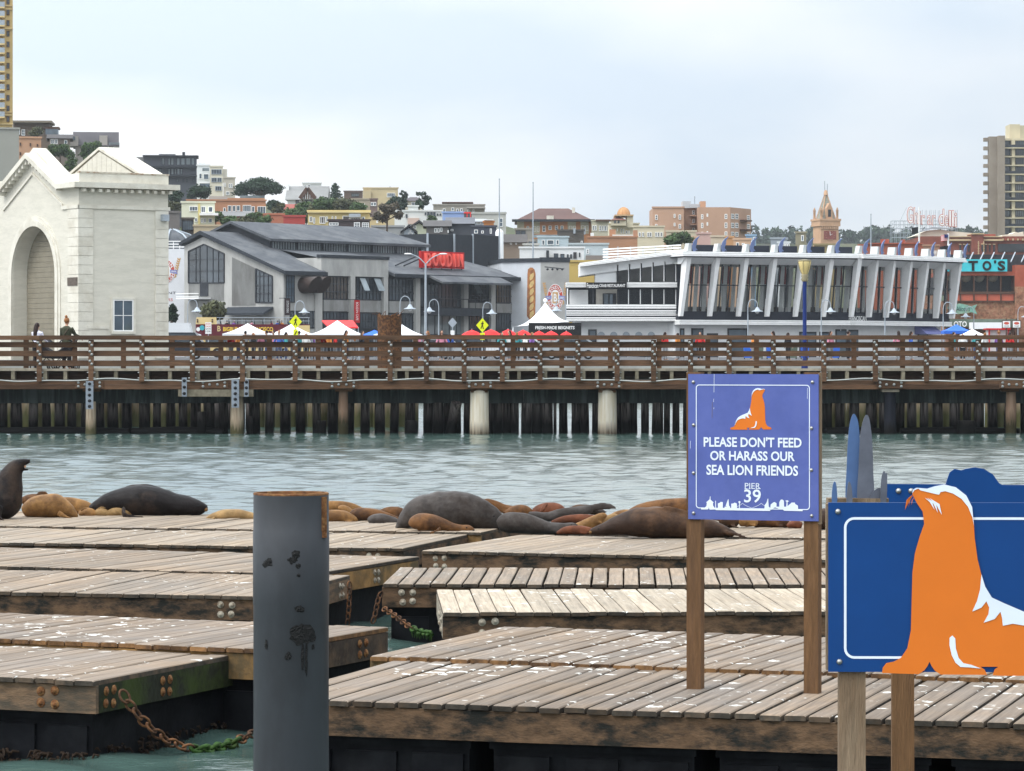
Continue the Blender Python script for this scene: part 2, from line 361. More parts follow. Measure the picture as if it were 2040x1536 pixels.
mat('conc_dark', (0.030, 0.036, 0.036), 0.8, 0.35, 1.6, stretch=(2.6, 1, 0.25), stain=(0.085, 0.10, 0.098), stain_amt=0.8, stain_scale=1.4)
mat('trim_white', (0.80, 0.80, 0.79), 0.6, 0.06, 1.5)
mat('trim_dark', (0.025, 0.028, 0.034), 0.55, 0.2, 2)
glass('glass'); glass('glass_blue', (0.07, 0.10, 0.13)); glass('glass_pale', (0.16, 0.19, 0.20)); glass('glass_warm', (0.06, 0.045, 0.035))
mat('foliage', (0.050, 0.085, 0.028), 0.7, 0.45, 0.45, detail=4)
mat('foliage_dark', (0.026, 0.046, 0.026), 0.7, 0.4, 0.4, detail=4)
mat('foliage_olive', (0.075, 0.080, 0.040), 0.7, 0.4, 0.4, detail=4)
mat('foliage_brown', (0.085, 0.070, 0.048), 0.7, 0.4, 0.4, detail=4)
mat('bark', (0.09, 0.065, 0.045), 0.9, 0.3, 3)
mat('white_paint', (0.78, 0.78, 0.76), 0.55, 0.05, 1.2)
mat('lamp_grey', (0.34, 0.38, 0.42), 0.45, 0.08, 2, metal=0.2)
mat('skin', (0.46, 0.27, 0.19), 0.6, 0.06, 5)
mat('red_cloth', (0.68, 0.022, 0.022), 0.65, 0.1, 2)
mat('blue_cloth', (0.03, 0.13, 0.55), 0.65, 0.1, 2)
mat('tent_white', (0.82, 0.83, 0.84), 0.7, 0.04, 1.5)

# ------------------------------------------------------------------ water: a real wave surface, fine ripples as bump
def wave_mesh():
    rng = np.random.RandomState(7)
    ys = [5.0]
    while ys[-1] < 186: ys.append(ys[-1] + 0.085 + 0.0016 * ys[-1])
    ys = np.array(ys); nx = 331
    t = np.linspace(-1, 1, nx); spread = t + 6.0 * np.sign(t) * np.maximum(np.abs(t) - 0.86, 0) ** 2 * 40
    X = spread[None, :] * (0.19 * ys + 3.0)[:, None]; Y = np.repeat(ys[:, None], nx, 1)
    Z = np.zeros_like(X)
    for i in range(64):
        lam = math.exp(rng.uniform(math.log(0.34), math.log(1.7))); a = rng.normal(R(78), R(34)); k = 2 * math.pi / lam
        amp = 0.0032 * lam ** 0.8 * rng.uniform(0.5, 1.3)
        fade = np.clip((lam - 2.2 * (0.085 + 0.0016 * Y)) / (lam * 0.5), 0, 1)
        ph = k * (X * math.cos(a) + Y * math.sin(a)) + rng.uniform(0, 6.28)
        Z += amp * fade * (np.sin(ph) + 0.25 * np.sin(2 * ph + 0.6))
    ny = len(ys); V = np.stack([X, Y, Z], -1).reshape(-1, 3)
    i = np.arange(ny - 1)[:, None] * nx + np.arange(nx - 1)[None, :]
    q = np.stack([i, i + 1, i + 1 + nx, i + nx], -1).reshape(-1, 4)
    me = bpy.data.meshes.new('water'); me.vertices.add(len(V)); me.vertices.foreach_set('co', V.ravel().astype(np.float32))
    me.loops.add(q.size); me.loops.foreach_set('vertex_index', q.ravel().astype(np.int32)); me.polygons.add(len(q))
    me.polygons.foreach_set('loop_start', (np.arange(len(q)) * 4).astype(np.int32)); me.polygons.foreach_set('loop_total', np.full(len(q), 4, np.int32))
    me.polygons.foreach_set('use_smooth', np.ones(len(q), bool)); me.update(); me.validate(); return me
m = bpy.data.materials.new('water_green'); m.use_nodes = True; t = m.node_tree; b = t.nodes['Principled BSDF']
b.inputs['Base Color'].default_value = (0.046, 0.080, 0.070, 1); b.inputs['Roughness'].default_value = 0.1; b.inputs['IOR'].default_value = 1.34
gp = t.nodes.new('ShaderNodeNewGeometry'); mg = t.nodes.new('ShaderNodeMapping'); mg.inputs['Scale'].default_value = (0.55, 1.0, 1.0); t.links.new(gp.outputs['Position'], mg.inputs[0])
n1 = t.nodes.new('ShaderNodeTexNoise'); n1.inputs['Scale'].default_value = 11.0; n1.inputs['Detail'].default_value = 5; t.links.new(mg.outputs[0], n1.inputs[0])
bn = t.nodes.new('ShaderNodeBump'); bn.inputs['Strength'].default_value = 0.4; bn.inputs['Distance'].default_value = 0.022
t.links.new(n1.outputs[0], bn.inputs['Height']); t.links.new(bn.outputs[0], b.inputs['Normal'])
wm = wave_mesh(); wm.materials.append(m)
struct(obj('water', wm))

# ------------------------------------------------------------------ land: quay, flat ground, and the hill behind
LZ = 2.35
mat('quay', (0.34, 0.34, 0.32), 0.85, 0.15, 0.7, stain=(0.20, 0.20, 0.18), stain_amt=0.6, stain_scale=0.4)
mat('asphalt', (0.075, 0.075, 0.078), 0.9, 0.15, 0.5)
mat('hill_green', (0.055, 0.070, 0.030), 0.9, 0.4, 0.08, stain=(0.10, 0.085, 0.05), stain_amt=0.7, stain_scale=0.05)
g = MB(); g.box(-1500, 1500, 184, 192, -1.0, LZ); struct(g.build('quay_wall', 'quay'))
g = MB(); g.add([(-2600, 191.5, LZ + .004), (2600, 191.5, LZ + .004), (2600, 6000, LZ + .004), (-2600, 6000, LZ + .004)], [(0, 1, 2, 3)]); struct(g.build('ground', 'asphalt'))
TOPS = [(-900, 330), (-200, 280), (0, 292), (100, 306), (240, 338), (330, 365), (450, 398), (600, 412), (800, 416), (950, 436), (1050, 462), (1200, 485), (1400, 505), (1600, 545), (1800, 600), (2000, 640), (3200, 660)]
def hill_top(px): return float(np.interp(px, [a for a, b in TOPS], [b for a, b in TOPS]))
Y0H, Y1H = 455.0, 800.0
def hill_row(px, Y):
    t = min(max((Y - Y0H) / (Y1H - Y0H), 0), 1); return 704 + (hill_top(px) - 704) * t ** 0.8
def hill_z(px, Y): return max(LZ, HC + (HZ - hill_row(px, Y)) / F * Y) if Y <= Y1H else max(LZ, (HC + (HZ - hill_top(px)) / F * Y1H) * math.exp(-((Y - Y1H) / 420) ** 2))
def hill_Y(px, row):                       # distance at which the hillside shows at this row
    t = min(max((704 - row) / (704 - hill_top(px)), 0.0), 1.0) ** (1 / 0.8); return Y0H + t * (Y1H - Y0H)
cols = list(range(-900, 3201, 50)); rows = [Y0H + i * 15 for i in range(24)] + [840, 900, 980, 1080, 1200, 1400]
V = []; Fc = []
for Y in rows:
    for c in cols:
        z = hill_z(c, min(Y, Y1H)) if Y <= Y1H else hill_z(c, Y)
        x = (c - CX) / F * Y; V.append((x, Y, z + 0.02 + 0.5 * pnoise((x * .05, Y * .05, 0)) * (Y > Y0H)))
n = len(cols)
for i in range(len(rows) - 1):
    for j in range(n - 1): Fc.append((i * n + j, i * n + j + 1, (i + 1) * n + j + 1, (i + 1) * n + j))
g = MB(); g.add(V, Fc, True); struct(g.build('hill', 'hill_green'))

# ------------------------------------------------------------------ floating docks
DZ = 0.56
def chamfer_plank(wd, ln, th, worn, seed):
    """plank along local y, chamfered long edges, slightly chewed ends; second material on the end grain"""
    r = random.Random(seed); c = 0.007; x = wd / 2
    prof = [(-x, 0), (x, 0), (x, th - c), (x - c, th), (-x + c, th), (-x, th - c)]
    st = [-r.uniform(0, worn), 0.025, ln * .33, ln * .66, ln - 0.025, ln + r.uniform(0, worn * .5)]; vs = []; fs = []
    for k, y in enumerate(st):
        sq = 0.006 if k in (0, 5) else 0.0
        wob = r.uniform(-.003, .003) if 0 < k < 5 else 0
        for (a, b) in prof: vs.append((a * (1 - sq * 3) + wob, y, b - (sq * .8 if b > th / 2 else -sq * .3)))
    n = 6
    for k in range(5):
        for j in range(n): fs.append((k * n + j, k * n + (j + 1) % n, (k + 1) * n + (j + 1) % n, (k + 1) * n + j))
    fs += [tuple(range(n))[::-1], tuple(range(5 * n, 6 * n))]
    fs = [q[::-1] for q in fs]
    return vs, fs
def bolt_mesh(name, m, r=0.033):
    b = MB(); b.lathe([(r, 0), (r * 1.02, 0.003), (r * .9, 0.006), (r * .48, 0.0065), (r * .45, 0.014), (r * .3, 0.018), (0.0005, 0.019)], n=10)
    b.v = [(x, -z, y) for x, y, z in b.v]; return b.mesh(name, m)
BOLT_R, BOLT_P = bolt_mesh('bolt', 'rust'), bolt_mesh('bolt', 'washer_pale', 0.032)
tub_cache = {}
def tub_mesh(L, D, H):
    k = (round(L, 2), round(D, 2), round(H, 2))
    if k in tub_cache: return tub_cache[k]
    b = MB(); b.box(0.02, L - .02, 0.03, D, -0.3, H - .05); b.box(0, L, 0.0, D + .02, H - .05, H)      # hull and its flange
    n = max(2, int(L / .34))
    for i in range(n):
        a = L * (i + .12) / n; e = L * (i + .88) / n; b.hexa([(a + .01, .012, -.3), (e - .01, .012, -.3), (e - .01, .04, -.3), (a + .01, .04, -.3), (a, .004, H - .09), (e, .004, H - .09), (e, .04, H - .09), (a, .04, H - .09)])
    tub_cache[k] = b.mesh('float_tub', 'tub_black'); return tub_cache[k]
def dock(label, corner, px, py, yaw, Wd, Dp, dmat, dz=0.0, rims=('rim_wood',) * 4, bolts=(), pitch=0.152, pale=False, endm='plank_end', tilt=0.0, gap=0.012, depth_plank=False):
    """corner = which deck corner the pixel shows; rims = front, back, left, right"""
    z = DZ + dz; p = ground(px, py, z); a = R(yaw); u = Vector((math.cos(a), -math.sin(a), 0)); v = Vector((math.sin(a), math.cos(a), 0))
    if corner[1] == 'R': p = p - u * Wd
    if corner[0] == 'B': p = p - v * Dp
    t = thing('floating_dock', label, 'dock', (p.x, p.y, 0), -a, 'floating docks of the sea lion haul-out'); t.rotation_euler = (R(tilt), 0, -a)
    n = int(round(Wd / pitch)); pw = Wd / n
    meshes = []
    for k in range(4):
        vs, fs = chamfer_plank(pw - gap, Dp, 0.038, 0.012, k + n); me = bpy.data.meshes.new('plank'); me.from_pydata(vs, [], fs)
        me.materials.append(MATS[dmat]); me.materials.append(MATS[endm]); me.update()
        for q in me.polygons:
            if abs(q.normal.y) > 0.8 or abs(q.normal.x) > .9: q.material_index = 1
        meshes.append(me)
    for i in range(n):
        o = obj('plank', meshes[random.randrange(4)], t, (pw * (i + .5) + random.uniform(-.003, .003), random.uniform(-.012, .006), z - .038 + random.uniform(-.004, .004)), (random.uniform(-.0012, .0012), random.uniform(-.012, .012), random.uniform(-.0025, .0025)))
    rz0, rz1 = z - .038 - .19, z - .041; k = 0.05
    for nm, mm_, bx in (('rim_board', rims[0], (0.0, Wd, 0.012, k)), ('rim_board', rims[1], (0.0, Wd, Dp - k, Dp - .012)), ('rim_board', rims[2], (0.0, k, k + .002, Dp - k - .002)), ('rim_board', rims[3], (Wd - k, Wd, k + .002, Dp - k - .002))):
        b = MB(); b.box(bx[0], bx[1], bx[2], bx[3], rz0, rz1); b.build(nm, mm_, t)
    b = MB()                                   # joists hidden below the planks keep light from falling through
    for i in range(3): b.box(.06, Wd - .06, Dp * (i + 1) / 4 - .03, Dp * (i + 1) / 4 + .03, rz0 + .01, rz1 - .002)
    b.build('joist', 'rim_dark', t)
    nt_ = max(1, int(round(Wd / 1.55))); L = Wd / nt_
    for i in range(nt_):
        obj('float_tub', tub_mesh(L - .12, Dp - .16, rz0 - .004), t, (i * L + .06, .08, 0))
    bm_ = BOLT_P if pale else BOLT_R
    for (side, d) in bolts:                    # clusters of four: on the front board at distance d from the left, or on the right board at distance d from the front
        for i in range(2):
            for j in range(2):
                zz = rz0 + .055 + .085 * j + random.uniform(-.006, .006); q = d + .105 * i + random.uniform(-.006, .006)
                if side == 'f': obj('bolt', bm_, t, (q, .012, zz), (0, random.uniform(0, 3), 0))
                elif side == 'r': obj('bolt', bm_, t, (Wd + .001, q, zz), (0, 0, R(90)))
                else: obj('bolt', bm_, t, (-.001, q, zz), (0, 0, R(-90)))
    return t
W_ = 6.2
docks = {}
docks['A'] = dock('long dock of dark gapped planks with white droppings that carries the purple notice sign', 'BL', 788, 1314, 17, 7.2, 2.64, 'deck_near', rims=('rim_wood', 'rim_dark', 'rim_dark', 'rim_dark'), gap=0.022)
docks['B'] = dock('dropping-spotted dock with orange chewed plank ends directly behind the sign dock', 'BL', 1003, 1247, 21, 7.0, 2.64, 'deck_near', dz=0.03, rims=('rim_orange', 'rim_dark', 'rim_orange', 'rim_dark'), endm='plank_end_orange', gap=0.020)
docks['D'] = dock('pale sandy dock with tight planks and a dark stained front beam', 'FL', 882, 1219, -2.5, 6.6, 2.6, 'deck_pale', dz=0.01, rims=('rim_wood', 'rim_dark', 'washer_pale', 'rim_dark'), bolts=(('f', .33), ('l', .25), ('l', .9)), pale=True, gap=0.006)
docks['C'] = dock('dock of short planks with wide open gaps behind the pale sandy dock', 'FL', 761, 1162, 2.0, 7.0, 2.3, 'deck_mid', dz=0.0, rims=('rim_wood', 'rim_dark', 'rim_pale', 'rim_dark'), bolts=(('f', .19),), pale=True, gap=0.018)
docks['E'] = dock('wide dock whose back edge holds the brown and grey sea lions beside the purple sign', 'FL', 840, 1096, 19.5, 8.0, 3.3, 'deck_far', rims=('rim_wood', 'rim_dark', 'rim_pale', 'rim_dark'), bolts=(('f', .16),), pale=True, gap=0.010)
docks['G'] = dock('corner dock with rusty bolts, green mossy side and a hanging chain', 'FR', 189, 1355, 22, 5.2, 2.5, 'deck_near', dz=-.01, rims=('rim_pale', 'rim_dark', 'rim_dark', 'rim_moss'), bolts=(('f', 5.2 - .42), ('r', .15), ('r', .95), ('r', 2.1)), gap=0.010)
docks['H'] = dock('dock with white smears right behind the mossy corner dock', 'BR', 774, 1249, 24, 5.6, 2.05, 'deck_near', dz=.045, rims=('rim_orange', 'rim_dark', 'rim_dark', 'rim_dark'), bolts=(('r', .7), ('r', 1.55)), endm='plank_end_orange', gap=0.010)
docks['I'] = dock('broad dock with a black-streaked front beam behind the steel pile', 'BR', 698, 1145, 12, 6.0, 2.8, 'deck_mid', rims=('rim_wood', 'rim_dark', 'rim_dark', 'rim_pale'), bolts=(('f', 5.53), ('r', 2.4)), pale=True, gap=0.009)
docks['J'] = dock('dock with an orange-brown end beam between the streaked dock and the far docks', 'BR', 836, 1109, 20, 6.4, 2.85, 'deck_mid', dz=.02, rims=('rim_wood', 'rim_dark', 'rim_dark', 'rim_orange'), bolts=(('r', 1.6),), pale=True, gap=0.009)
docks['K'] = dock('far dock in front of the big dark bull sea lion', 'FR', 803, 1092, 14, 7.0, 3.2, 'deck_far', rims=('rim_wood', 'rim_dark', 'rim_dark', 'rim_wood'), bolts=(('f', 6.6),), pale=True, gap=0.009)
docks['M'] = dock('farthest dock that the big dark bull and the upright sea lion lie on', 'FR', 958, 1060, 14, 9.5, 3.4, 'deck_far', dz=0.03, rims=('rim_orange', 'rim_dark', 'rim_dark', 'rim_wood'), gap=0.009)
pE = docks['E'].location; aE = R(19.5)
N0 = ground(1090, 1055.5, DZ)
docks['N'] = dock('farthest dock with sea lions lying behind the purple sign', 'FL', 1086, 1061, 19.5, 9.0, 4.2, 'deck_far', dz=0.004, gap=0.009)

# chains between the docks, link by link
lk = MB(); lk.torus(0.026, 0.0075, 12, 6, sx=1.0, sy=1.5); LINK = lk.mesh('link', 'rust_dark'); lk2 = MB(); lk2.torus(0.026, 0.012, 10, 6, sx=1.0, sy=1.5); LINKG = lk2.mesh('link', 'algae')
def chain(label, pts, alg=(2, 2), scale=1.0):
    P = [Vector(p) for p in catmull(pts, 24, False)]; acc = 0; step = 0.060 * scale
    t = thing('chain', label, 'chain', P[0])
    o0 = P[0].copy(); q = P[0]; L = sum((P[i + 1] - P[i]).length for i in range(len(P) - 1)); k = 0; s = 0.0; nxt = step / 2
    for i in range(len(P) - 1):
        d = P[i + 1] - P[i]; l = d.length
        while nxt <= s + l:
            pos = P[i] + d * ((nxt - s) / l); f = nxt / L; g_ = alg[0] <= f <= alg[1]
            o = obj('link', LINKG if g_ else LINK, t, pos - o0)
            o.rotation_mode = 'QUATERNION'; o.rotation_quaternion = d.to_track_quat('Y', 'Z') @ Vector((0, 1, 0)).rotation_difference(Vector((0, 1, 0))) @ Matrix.Rotation(R(45 + 90 * (k % 2)), 4, 'Y').to_quaternion()
            o.scale = (scale, scale, scale); k += 1; nxt += step
            if g_:
                for _ in range(2):
                    h = MB(); a = random.uniform(0, 6.28); ln = random.uniform(.03, .085)
                    h.tube([(0, 0, 0), (.014 * math.cos(a), .014 * math.sin(a), -ln * .5), (.008 * math.cos(a), .01 * math.sin(a), -ln)], [.012, .009, .002], 5); h.build('weed', 'algae', t, pos - o0)
        s += l
    return t
def dpt(px, py, Y): return W(px, py, Y)
chain('rusty chain sagging from the mossy corner dock, green with weed at the bottom', [dpt(243, 1378, 21.66), dpt(262, 1408, 21.66), dpt(300, 1450, 21.75), dpt(345, 1481, 21.9), dpt(400, 1493, 22.1), dpt(450, 1485, 22.4), dpt(500, 1464, 22.7), dpt(560, 1440, 23.0)], (0.42, 0.72), 1.25)
chain('short chain hanging straight down from the streaked dock beside the steel pile', [dpt(696, 1160, 31.2), dpt(696, 1185, 31.2), dpt(695, 1210, 31.2), dpt(692, 1245, 31.2)], (2, 2), 1.0)
chain('rusty chain hanging down the corner of the gapped plank dock', [dpt(760, 1180, 30.5), dpt(752, 1200, 30.5), dpt(748, 1222, 30.5), dpt(741, 1245, 30.5)], (2, 2), 1.0)
chain('chain running from the gapped plank dock to the pale dock with weed at its end', [dpt(764, 1212, 30.3), dpt(790, 1229, 30.0), dpt(815, 1248, 29.7), dpt(840, 1259, 29.5), dpt(861, 1262, 29.2)], (0.58, 1.0), 1.0)
# clumps of weed at the tide line of the corner dock
g = MB(); rr = random.Random(3)
o_ = docks['G'].location; a = R(22)
for i in range(420):
    side = rr.random() < .62
    if side: l = Vector((rr.uniform(2.2, 5.2), 0.045 + rr.uniform(-.04, .03), rr.uniform(-.04, .05)))
    else: l = Vector((5.2 + rr.uniform(-.04, .03) - .06, rr.uniform(0.1, 2.4), rr.uniform(-.04, .07)))
    ln = rr.uniform(.01, .045); dx = rr.uniform(-.03, .03); g.tube([l, l + Vector((dx, -.03 if side else 0, .01)), l + Vector((dx * 2, -.045 if side else .01, -ln))], [.012, .011, .002], 4)
wd = g.build('weed_fringe', 'weed_brown', docks['G']); wd['kind'] = 'stuff'

# ------------------------------------------------------------------ the steel pile in front
Yp = 17.6; pw = Vector(((580 - CX) / F * Yp, Yp, 0)); r = 75 / F * Yp; zt = HC - (981 - HZ) / F * Yp
t = thing('steel_pile', 'thick grey steel pipe pile with a rusty open top standing before the docks', 'pile', (pw.x, pw.y, -1.5))
b = MB(); b.lathe([(r, 0), (r, 1.5 + zt - .61), (r + .0025, 1.5 + zt - .605), (r + .0025, 1.5 + zt - .21), (r, 1.5 + zt - .205), (r, 1.5 + zt - .012)], n=64); b.f = b.f[:-2]; b.sm = b.sm[:-2]
b.build('pipe', 'steel_pile', t)
b = MB(); b.lathe([(r, 0), (r + .001, .008), (r - .004, .012), (r - .016, .012), (r - .018, .006), (r - .018, -1.2)], n=64); b.f = b.f[:-2]; b.sm = b.sm[:-2]
b.build('rim', 'rust', t, (0, 0, 1.5 + zt - .012))
b = MB(); b.beam((r * .9, -r * .46, 1.5 + zt - .02), (r * .9, -r * .46, 1.5 + zt - .24), .035, .03); b.build('weld_bead', 'rust', t)
# bare patches and tar drips on the pile
mat('tar', (0.008, 0.008, 0.008), 0.55, 0.5, 30, bump=0.8, fine=90)
for (px, py, sw, sh) in ((533, 1120, 7, 7), (541, 1116, 8, 8), (588, 1112, 9, 7), (594, 1100, 9, 8), (599, 1123, 5, 5), (600, 1141, 4, 4), (602, 1208, 9, 7), (600, 1260, 20, 18), (618, 1258, 18, 20), (608, 1246, 18, 9), (607, 1300, 3, 26), (614, 1305, 3, 30), (579, 1300, 6, 8), (535, 1280, 4, 9), (627, 1284, 4, 6)):
    b = MB(); n = 18; th0 = math.asin(max(-.98, min(.98, (px - 580) / 75.0))); ring = []; z0 = 1.5 + HC - (py - HZ) / F * Yp
    for i in range(n):
        a = 2 * math.pi * i / n; k = 1 + .28 * pnoise((px + 2 * math.cos(a), py + 2 * math.sin(a), 0.3)) * 2; th = th0 + sw / 75 * k * math.cos(a)
        ring.append(((r + .0035) * math.sin(th), -(r + .0035) * math.cos(th), z0 + sh * k * math.sin(a) / F * Yp))
    b.add(ring + [((r + .007) * math.sin(th0), -(r + .007) * math.cos(th0), z0)], [(i, (i + 1) % n, n) for i in range(n)], True); b.build('tar_spot', 'tar', t)
# ------------------------------------------------------------------ the wooden pier across the water
YP = 110.0; PS = F / YP
def px_x(px, Y=YP): return (px - CX) / F * Y
def pz(py, Y=YP): return HC + (HZ - py) / F * Y
POSTS = [-530, -428, -327, -226, -125, -22, 80, 182, 283, 384, 484, 588, 687, 777, 850, 925, 1000, 1076, 1152, 1229, 1301, 1376, 1452, 1541, 1641, 1743, 1845, 1948, 2050, 2152, 2254, 2356, 2458, 2560]
pier = thing('wooden_pier', 'long brown timber pier with bolted railing standing on piles across the water', 'pier', (0, YP, 0))
def plane_y(mb): mb.v = [(x, y - YP, z) for x, y, z in mb.v]; return mb
def pbox(name, m, x0, x1, y0, y1, z0, z1, par=None):
    b = MB(); b.box(x0, x1, y0 - YP, y1 - YP, z0, z1); return b.build(name, m, par or pier)
hb = MB(); hb.lathe([(.050, 0), (.050, .012), (.028, .034), (.0005, .04)], n=8); hb.v = [(x, -z, y) for x, y, z in hb.v]; HB = hb.mesh('bolt', 'bolt_grey')
pm = MB(); pm.box(-.085, .085, -.07, .07, pz(760), pz(677)); POST = pm.mesh('post', 'pier_wood')
for i, p in enumerate(POSTS):
    x = px_x(p); o = obj('post', POST, pier, (x, -.09, 0), (0, random.uniform(-.006, .006), 0))
    for j, row in enumerate((682, 687.5, 700, 706, 719, 725)):
        obj('bolt', HB, o, (-.035 if j % 2 == 0 else .03, -.07, pz(row)))
    for s in (-1, 1):                           # bolt heads that stick out beside the post foot
        for rw in (742, 753): b = MB(); b.bar((s * .085, 0, pz(rw)), (s * .15, 0, pz(rw)), .035, 6, .01); b.build('bolt', 'bolt_grey', o)
    pbox('joist_end', 'pier_block', x + .10, x + .24, YP - .05, YP + .5, pz(756), pz(739))
    if i + 1 < len(POSTS):
        x2 = px_x(POSTS[i + 1]); mid = (x + x2) / 2 + random.uniform(-.1, .1)
        pbox('joist_end', 'pier_block', mid - .06, mid + .06, YP - .02, YP + .5, pz(756), pz(739))
        for (r0, r1) in ((692, 681.5), (710, 699), (729, 717.5)):
            d = random.uniform(-.012, .012); pbox('rail_board', 'pier_wood', x + .004, x2 - .004, YP - .018, YP + .022, pz(r0) + d, pz(r1) + d)
        pbox('deck_edge', 'pier_deck', x + .003, x2 - .003, YP - .04, YP + .06, pz(739) + .002, pz(734.2) + random.uniform(0, .02))
k = 0
for i in range(0, len(POSTS) - 2, 2):
    d = random.uniform(-.012, .012); pbox('cap_rail', 'pier_wood', px_x(POSTS[i]) + .005, px_x(POSTS[min(i + 2, len(POSTS) - 1)]), YP - .2, YP + .1, pz(676.5) + d, pz(668) + d)
xl, xr = px_x(-530), px_x(2560)
for i in range(16):                             # deck boards run along the pier
    y = YP + .07 + i * .25; pbox('deck_board', 'pier_deck', xl, xr, y, y + .235, pz(739) - .002, pz(737.2))
pbox('stringer', 'pier_wood_dark', xl, xr, YP + .32, YP + .42, pz(757), pz(739.2))
cuts = [-530, -80, 178, 428, 684, 955, 1212, 1480, 1772, 2010, 2280, 2560]
for a, b_ in zip(cuts, cuts[1:]):               # the big girder: two timbers, one above the other
    pbox('girder', 'pier_wood', px_x(a) + .004, px_x(b_) - .004, YP + .0, YP + .32, pz(765.8), pz(757.4)); pbox('girder', 'pier_wood', px_x(a) + .004, px_x(b_) - .004, YP - .02, YP + .31, pz(775.5), pz(766))
for a, b_ in ((150, 206), (398, 455), (655, 712), (928, 984), (1184, 1240), (1746, 1802), (1990, 2046)):
    q = pbox('splice_plate', 'pier_wood', px_x(a), px_x(b_), YP - .075, YP - .022, pz(773.5), pz(757.8))
    for u_ in (.12, .88, .35, .62):
        for v_ in ((.25, .75) if u_ in (.12, .88) else (.5,)):
            obj('bolt', HB, q, (px_x(a + (b_ - a) * u_), -.075, pz(773.5 - 15 * v_)))
for a, b_, r0, r1, yy in ((172, 187, 815, 759, .14), (363, 373, 790, 752, .13), (462, 477, 812, 756, .14), (487, 496, 790, 755, .13)):
    q = pbox('steel_strap', 'galvanised', px_x(a), px_x(b_), YP - yy - .02, YP - yy + .01, pz(r0), pz(r1))
    n_ = int((r0 - r1) / 11)
    for i in range(n_):
        b = MB(); b.sphere((px_x((a + b_) / 2), -yy - .02, pz(r1 + (r0 - r1) * (i + .5) / n_)), (.06, .035, .055), 8, 6); b.build('bolt', 'black_metal', q)
pbox('timber', 'pier_block', px_x(355), px_x(505), YP - .06, YP + .2, pz(790), pz(776))
b = MB(); b.tube([(px_x(p), -.13, pz(757 + 2.2 * math.sin(p * .021) + 1.2 * math.sin(p * .05))) for p in range(-530, 2561, 14)], .022, 5); b.build('conduit', mat('conduit', (.42, .44, .42), .5, .1), pier)
xx = -530
while xx < 2558:                                # dark concrete cap beam in lengths
    w_ = random.uniform(120, 210); pbox('cap_beam', 'conc_dark', px_x(xx) + .004, px_x(min(xx + w_, 2560)), YP + 1.2, YP + 2.0, pz(803.5, YP + 1.2), pz(773, YP + 1.2)); xx += w_
pile_mat('pile_dark', (0.022, 0.019, 0.018), (0.19, 0.165, 0.155), (0.006, 0.006, 0.006), 0.30, 0.85)
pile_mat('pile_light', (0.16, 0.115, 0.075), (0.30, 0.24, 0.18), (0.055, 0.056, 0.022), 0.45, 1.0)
pile_mat('pile_post', (0.22, 0.17, 0.12), (0.34, 0.28, 0.21), (0.055, 0.05, 0.025), 0.15, 0.5)
pile_mat('pile_red', (0.24, 0.15, 0.10), (0.30, 0.21, 0.15), (0.045, 0.04, 0.02), 0.35, 0.75)
pile_mat('conc_column', (0.42, 0.37, 0.28), (0.50, 0.47, 0.40), (0.075, 0.055, 0.038), 0.0, 0.42, 0.6)
pile_mat('pile_steel', (0.014, 0.016, 0.022), (0.02, 0.022, 0.03), (0.008, 0.008, 0.008), 0.1, 0.4)
def pile(px, wpx, Y, m, top, lean=0.0, name='pile', bot=-1.6, n=12):
    r = wpx / 2 / F * Y; b = MB(); b.lathe([(r * .96, bot), (r, 0), (r * random.uniform(.9, 1.02), top * .6), (r * random.uniform(.88, .98), top)], n=n)
    return obj(name, b.mesh(name, m), pier, ((px - CX) / F * Y, Y - YP, 0), (0, lean, random.uniform(0, 3)))
rp = random.Random(11)
gaps = [(839, 843), (898, 901), (919, 923), (1034, 1038), (1109, 1113), (1132, 1138), (1174, 1179), (1270, 1277), (1293, 1298), (1335, 1339), (1354, 1360)]
edges = [840] + [q for g_ in gaps for q in g_][1:] + [1372]
def row(a, b_, loose):
    x = a
    while x < b_ - 6:
        wpx = min(rp.uniform(17, 24), b_ - x); pile(x + wpx / 2, wpx, YP + 1.6 + rp.uniform(-.35, .35), 'pile_dark', pz(803, YP + 1.6) + .02, rp.uniform(-.012, .012) if not loose else rp.uniform(-.03, .03)); x += wpx + (rp.uniform(3, 13) if loose else rp.uniform(-2, .5))
row(-520, 836, True); row(1374, 2550, True)
for i in range(1, len(edges) - 1, 2): row(edges[i - 1] if i == 0 else edges[i], edges[i + 1], False)
x = -520
while x < 2550:
    wpx = rp.uniform(20, 25); c = x + wpx / 2
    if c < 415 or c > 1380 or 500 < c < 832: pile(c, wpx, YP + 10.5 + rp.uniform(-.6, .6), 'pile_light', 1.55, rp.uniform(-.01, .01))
    elif not any(a - 4 < c + s * wpx / 2 < b_ + 4 or (c - wpx / 2 < a and c + wpx / 2 > b_) for a, b_ in gaps for s in (-1, 1)): pile(c, wpx, YP + 7, 'pile_dark', 1.3)
    x += wpx + (rp.uniform(-3, .5) if c < 832 or c > 1372 else rp.uniform(-1, 3))
for px, wpx, m_, top in ((181, 22, 'pile_post', 800), (472, 27, 'pile_post', 789), (684, 21, 'pile_red', 779), (955, 39, 'conc_column', 783), (1210, 38, 'conc_column', 782), (2014, 22, 'pile_red', 781)):
    o = pile(px, wpx, YP + .35, m_, pz(top, YP + .35), name='column', n=20 if 'conc' in m_ else 8)
    if 'conc' in m_:
        r_ = wpx / 2 / F * YP; b = MB(); b.lathe([(r_ * .97, 0), (r_ * .93, .06), (r_ * .78, .11), (r_ * .7, .12)], n=20); b.build('column_head', m_, o, (0, 0, pz(top, YP + .35)))
    pbox('bearing_block', 'pier_wood', px_x(px - 17), px_x(px + 17), YP + .1, YP + .6, pz(780 if 'conc' not in m_ else 782), pz(775.8))
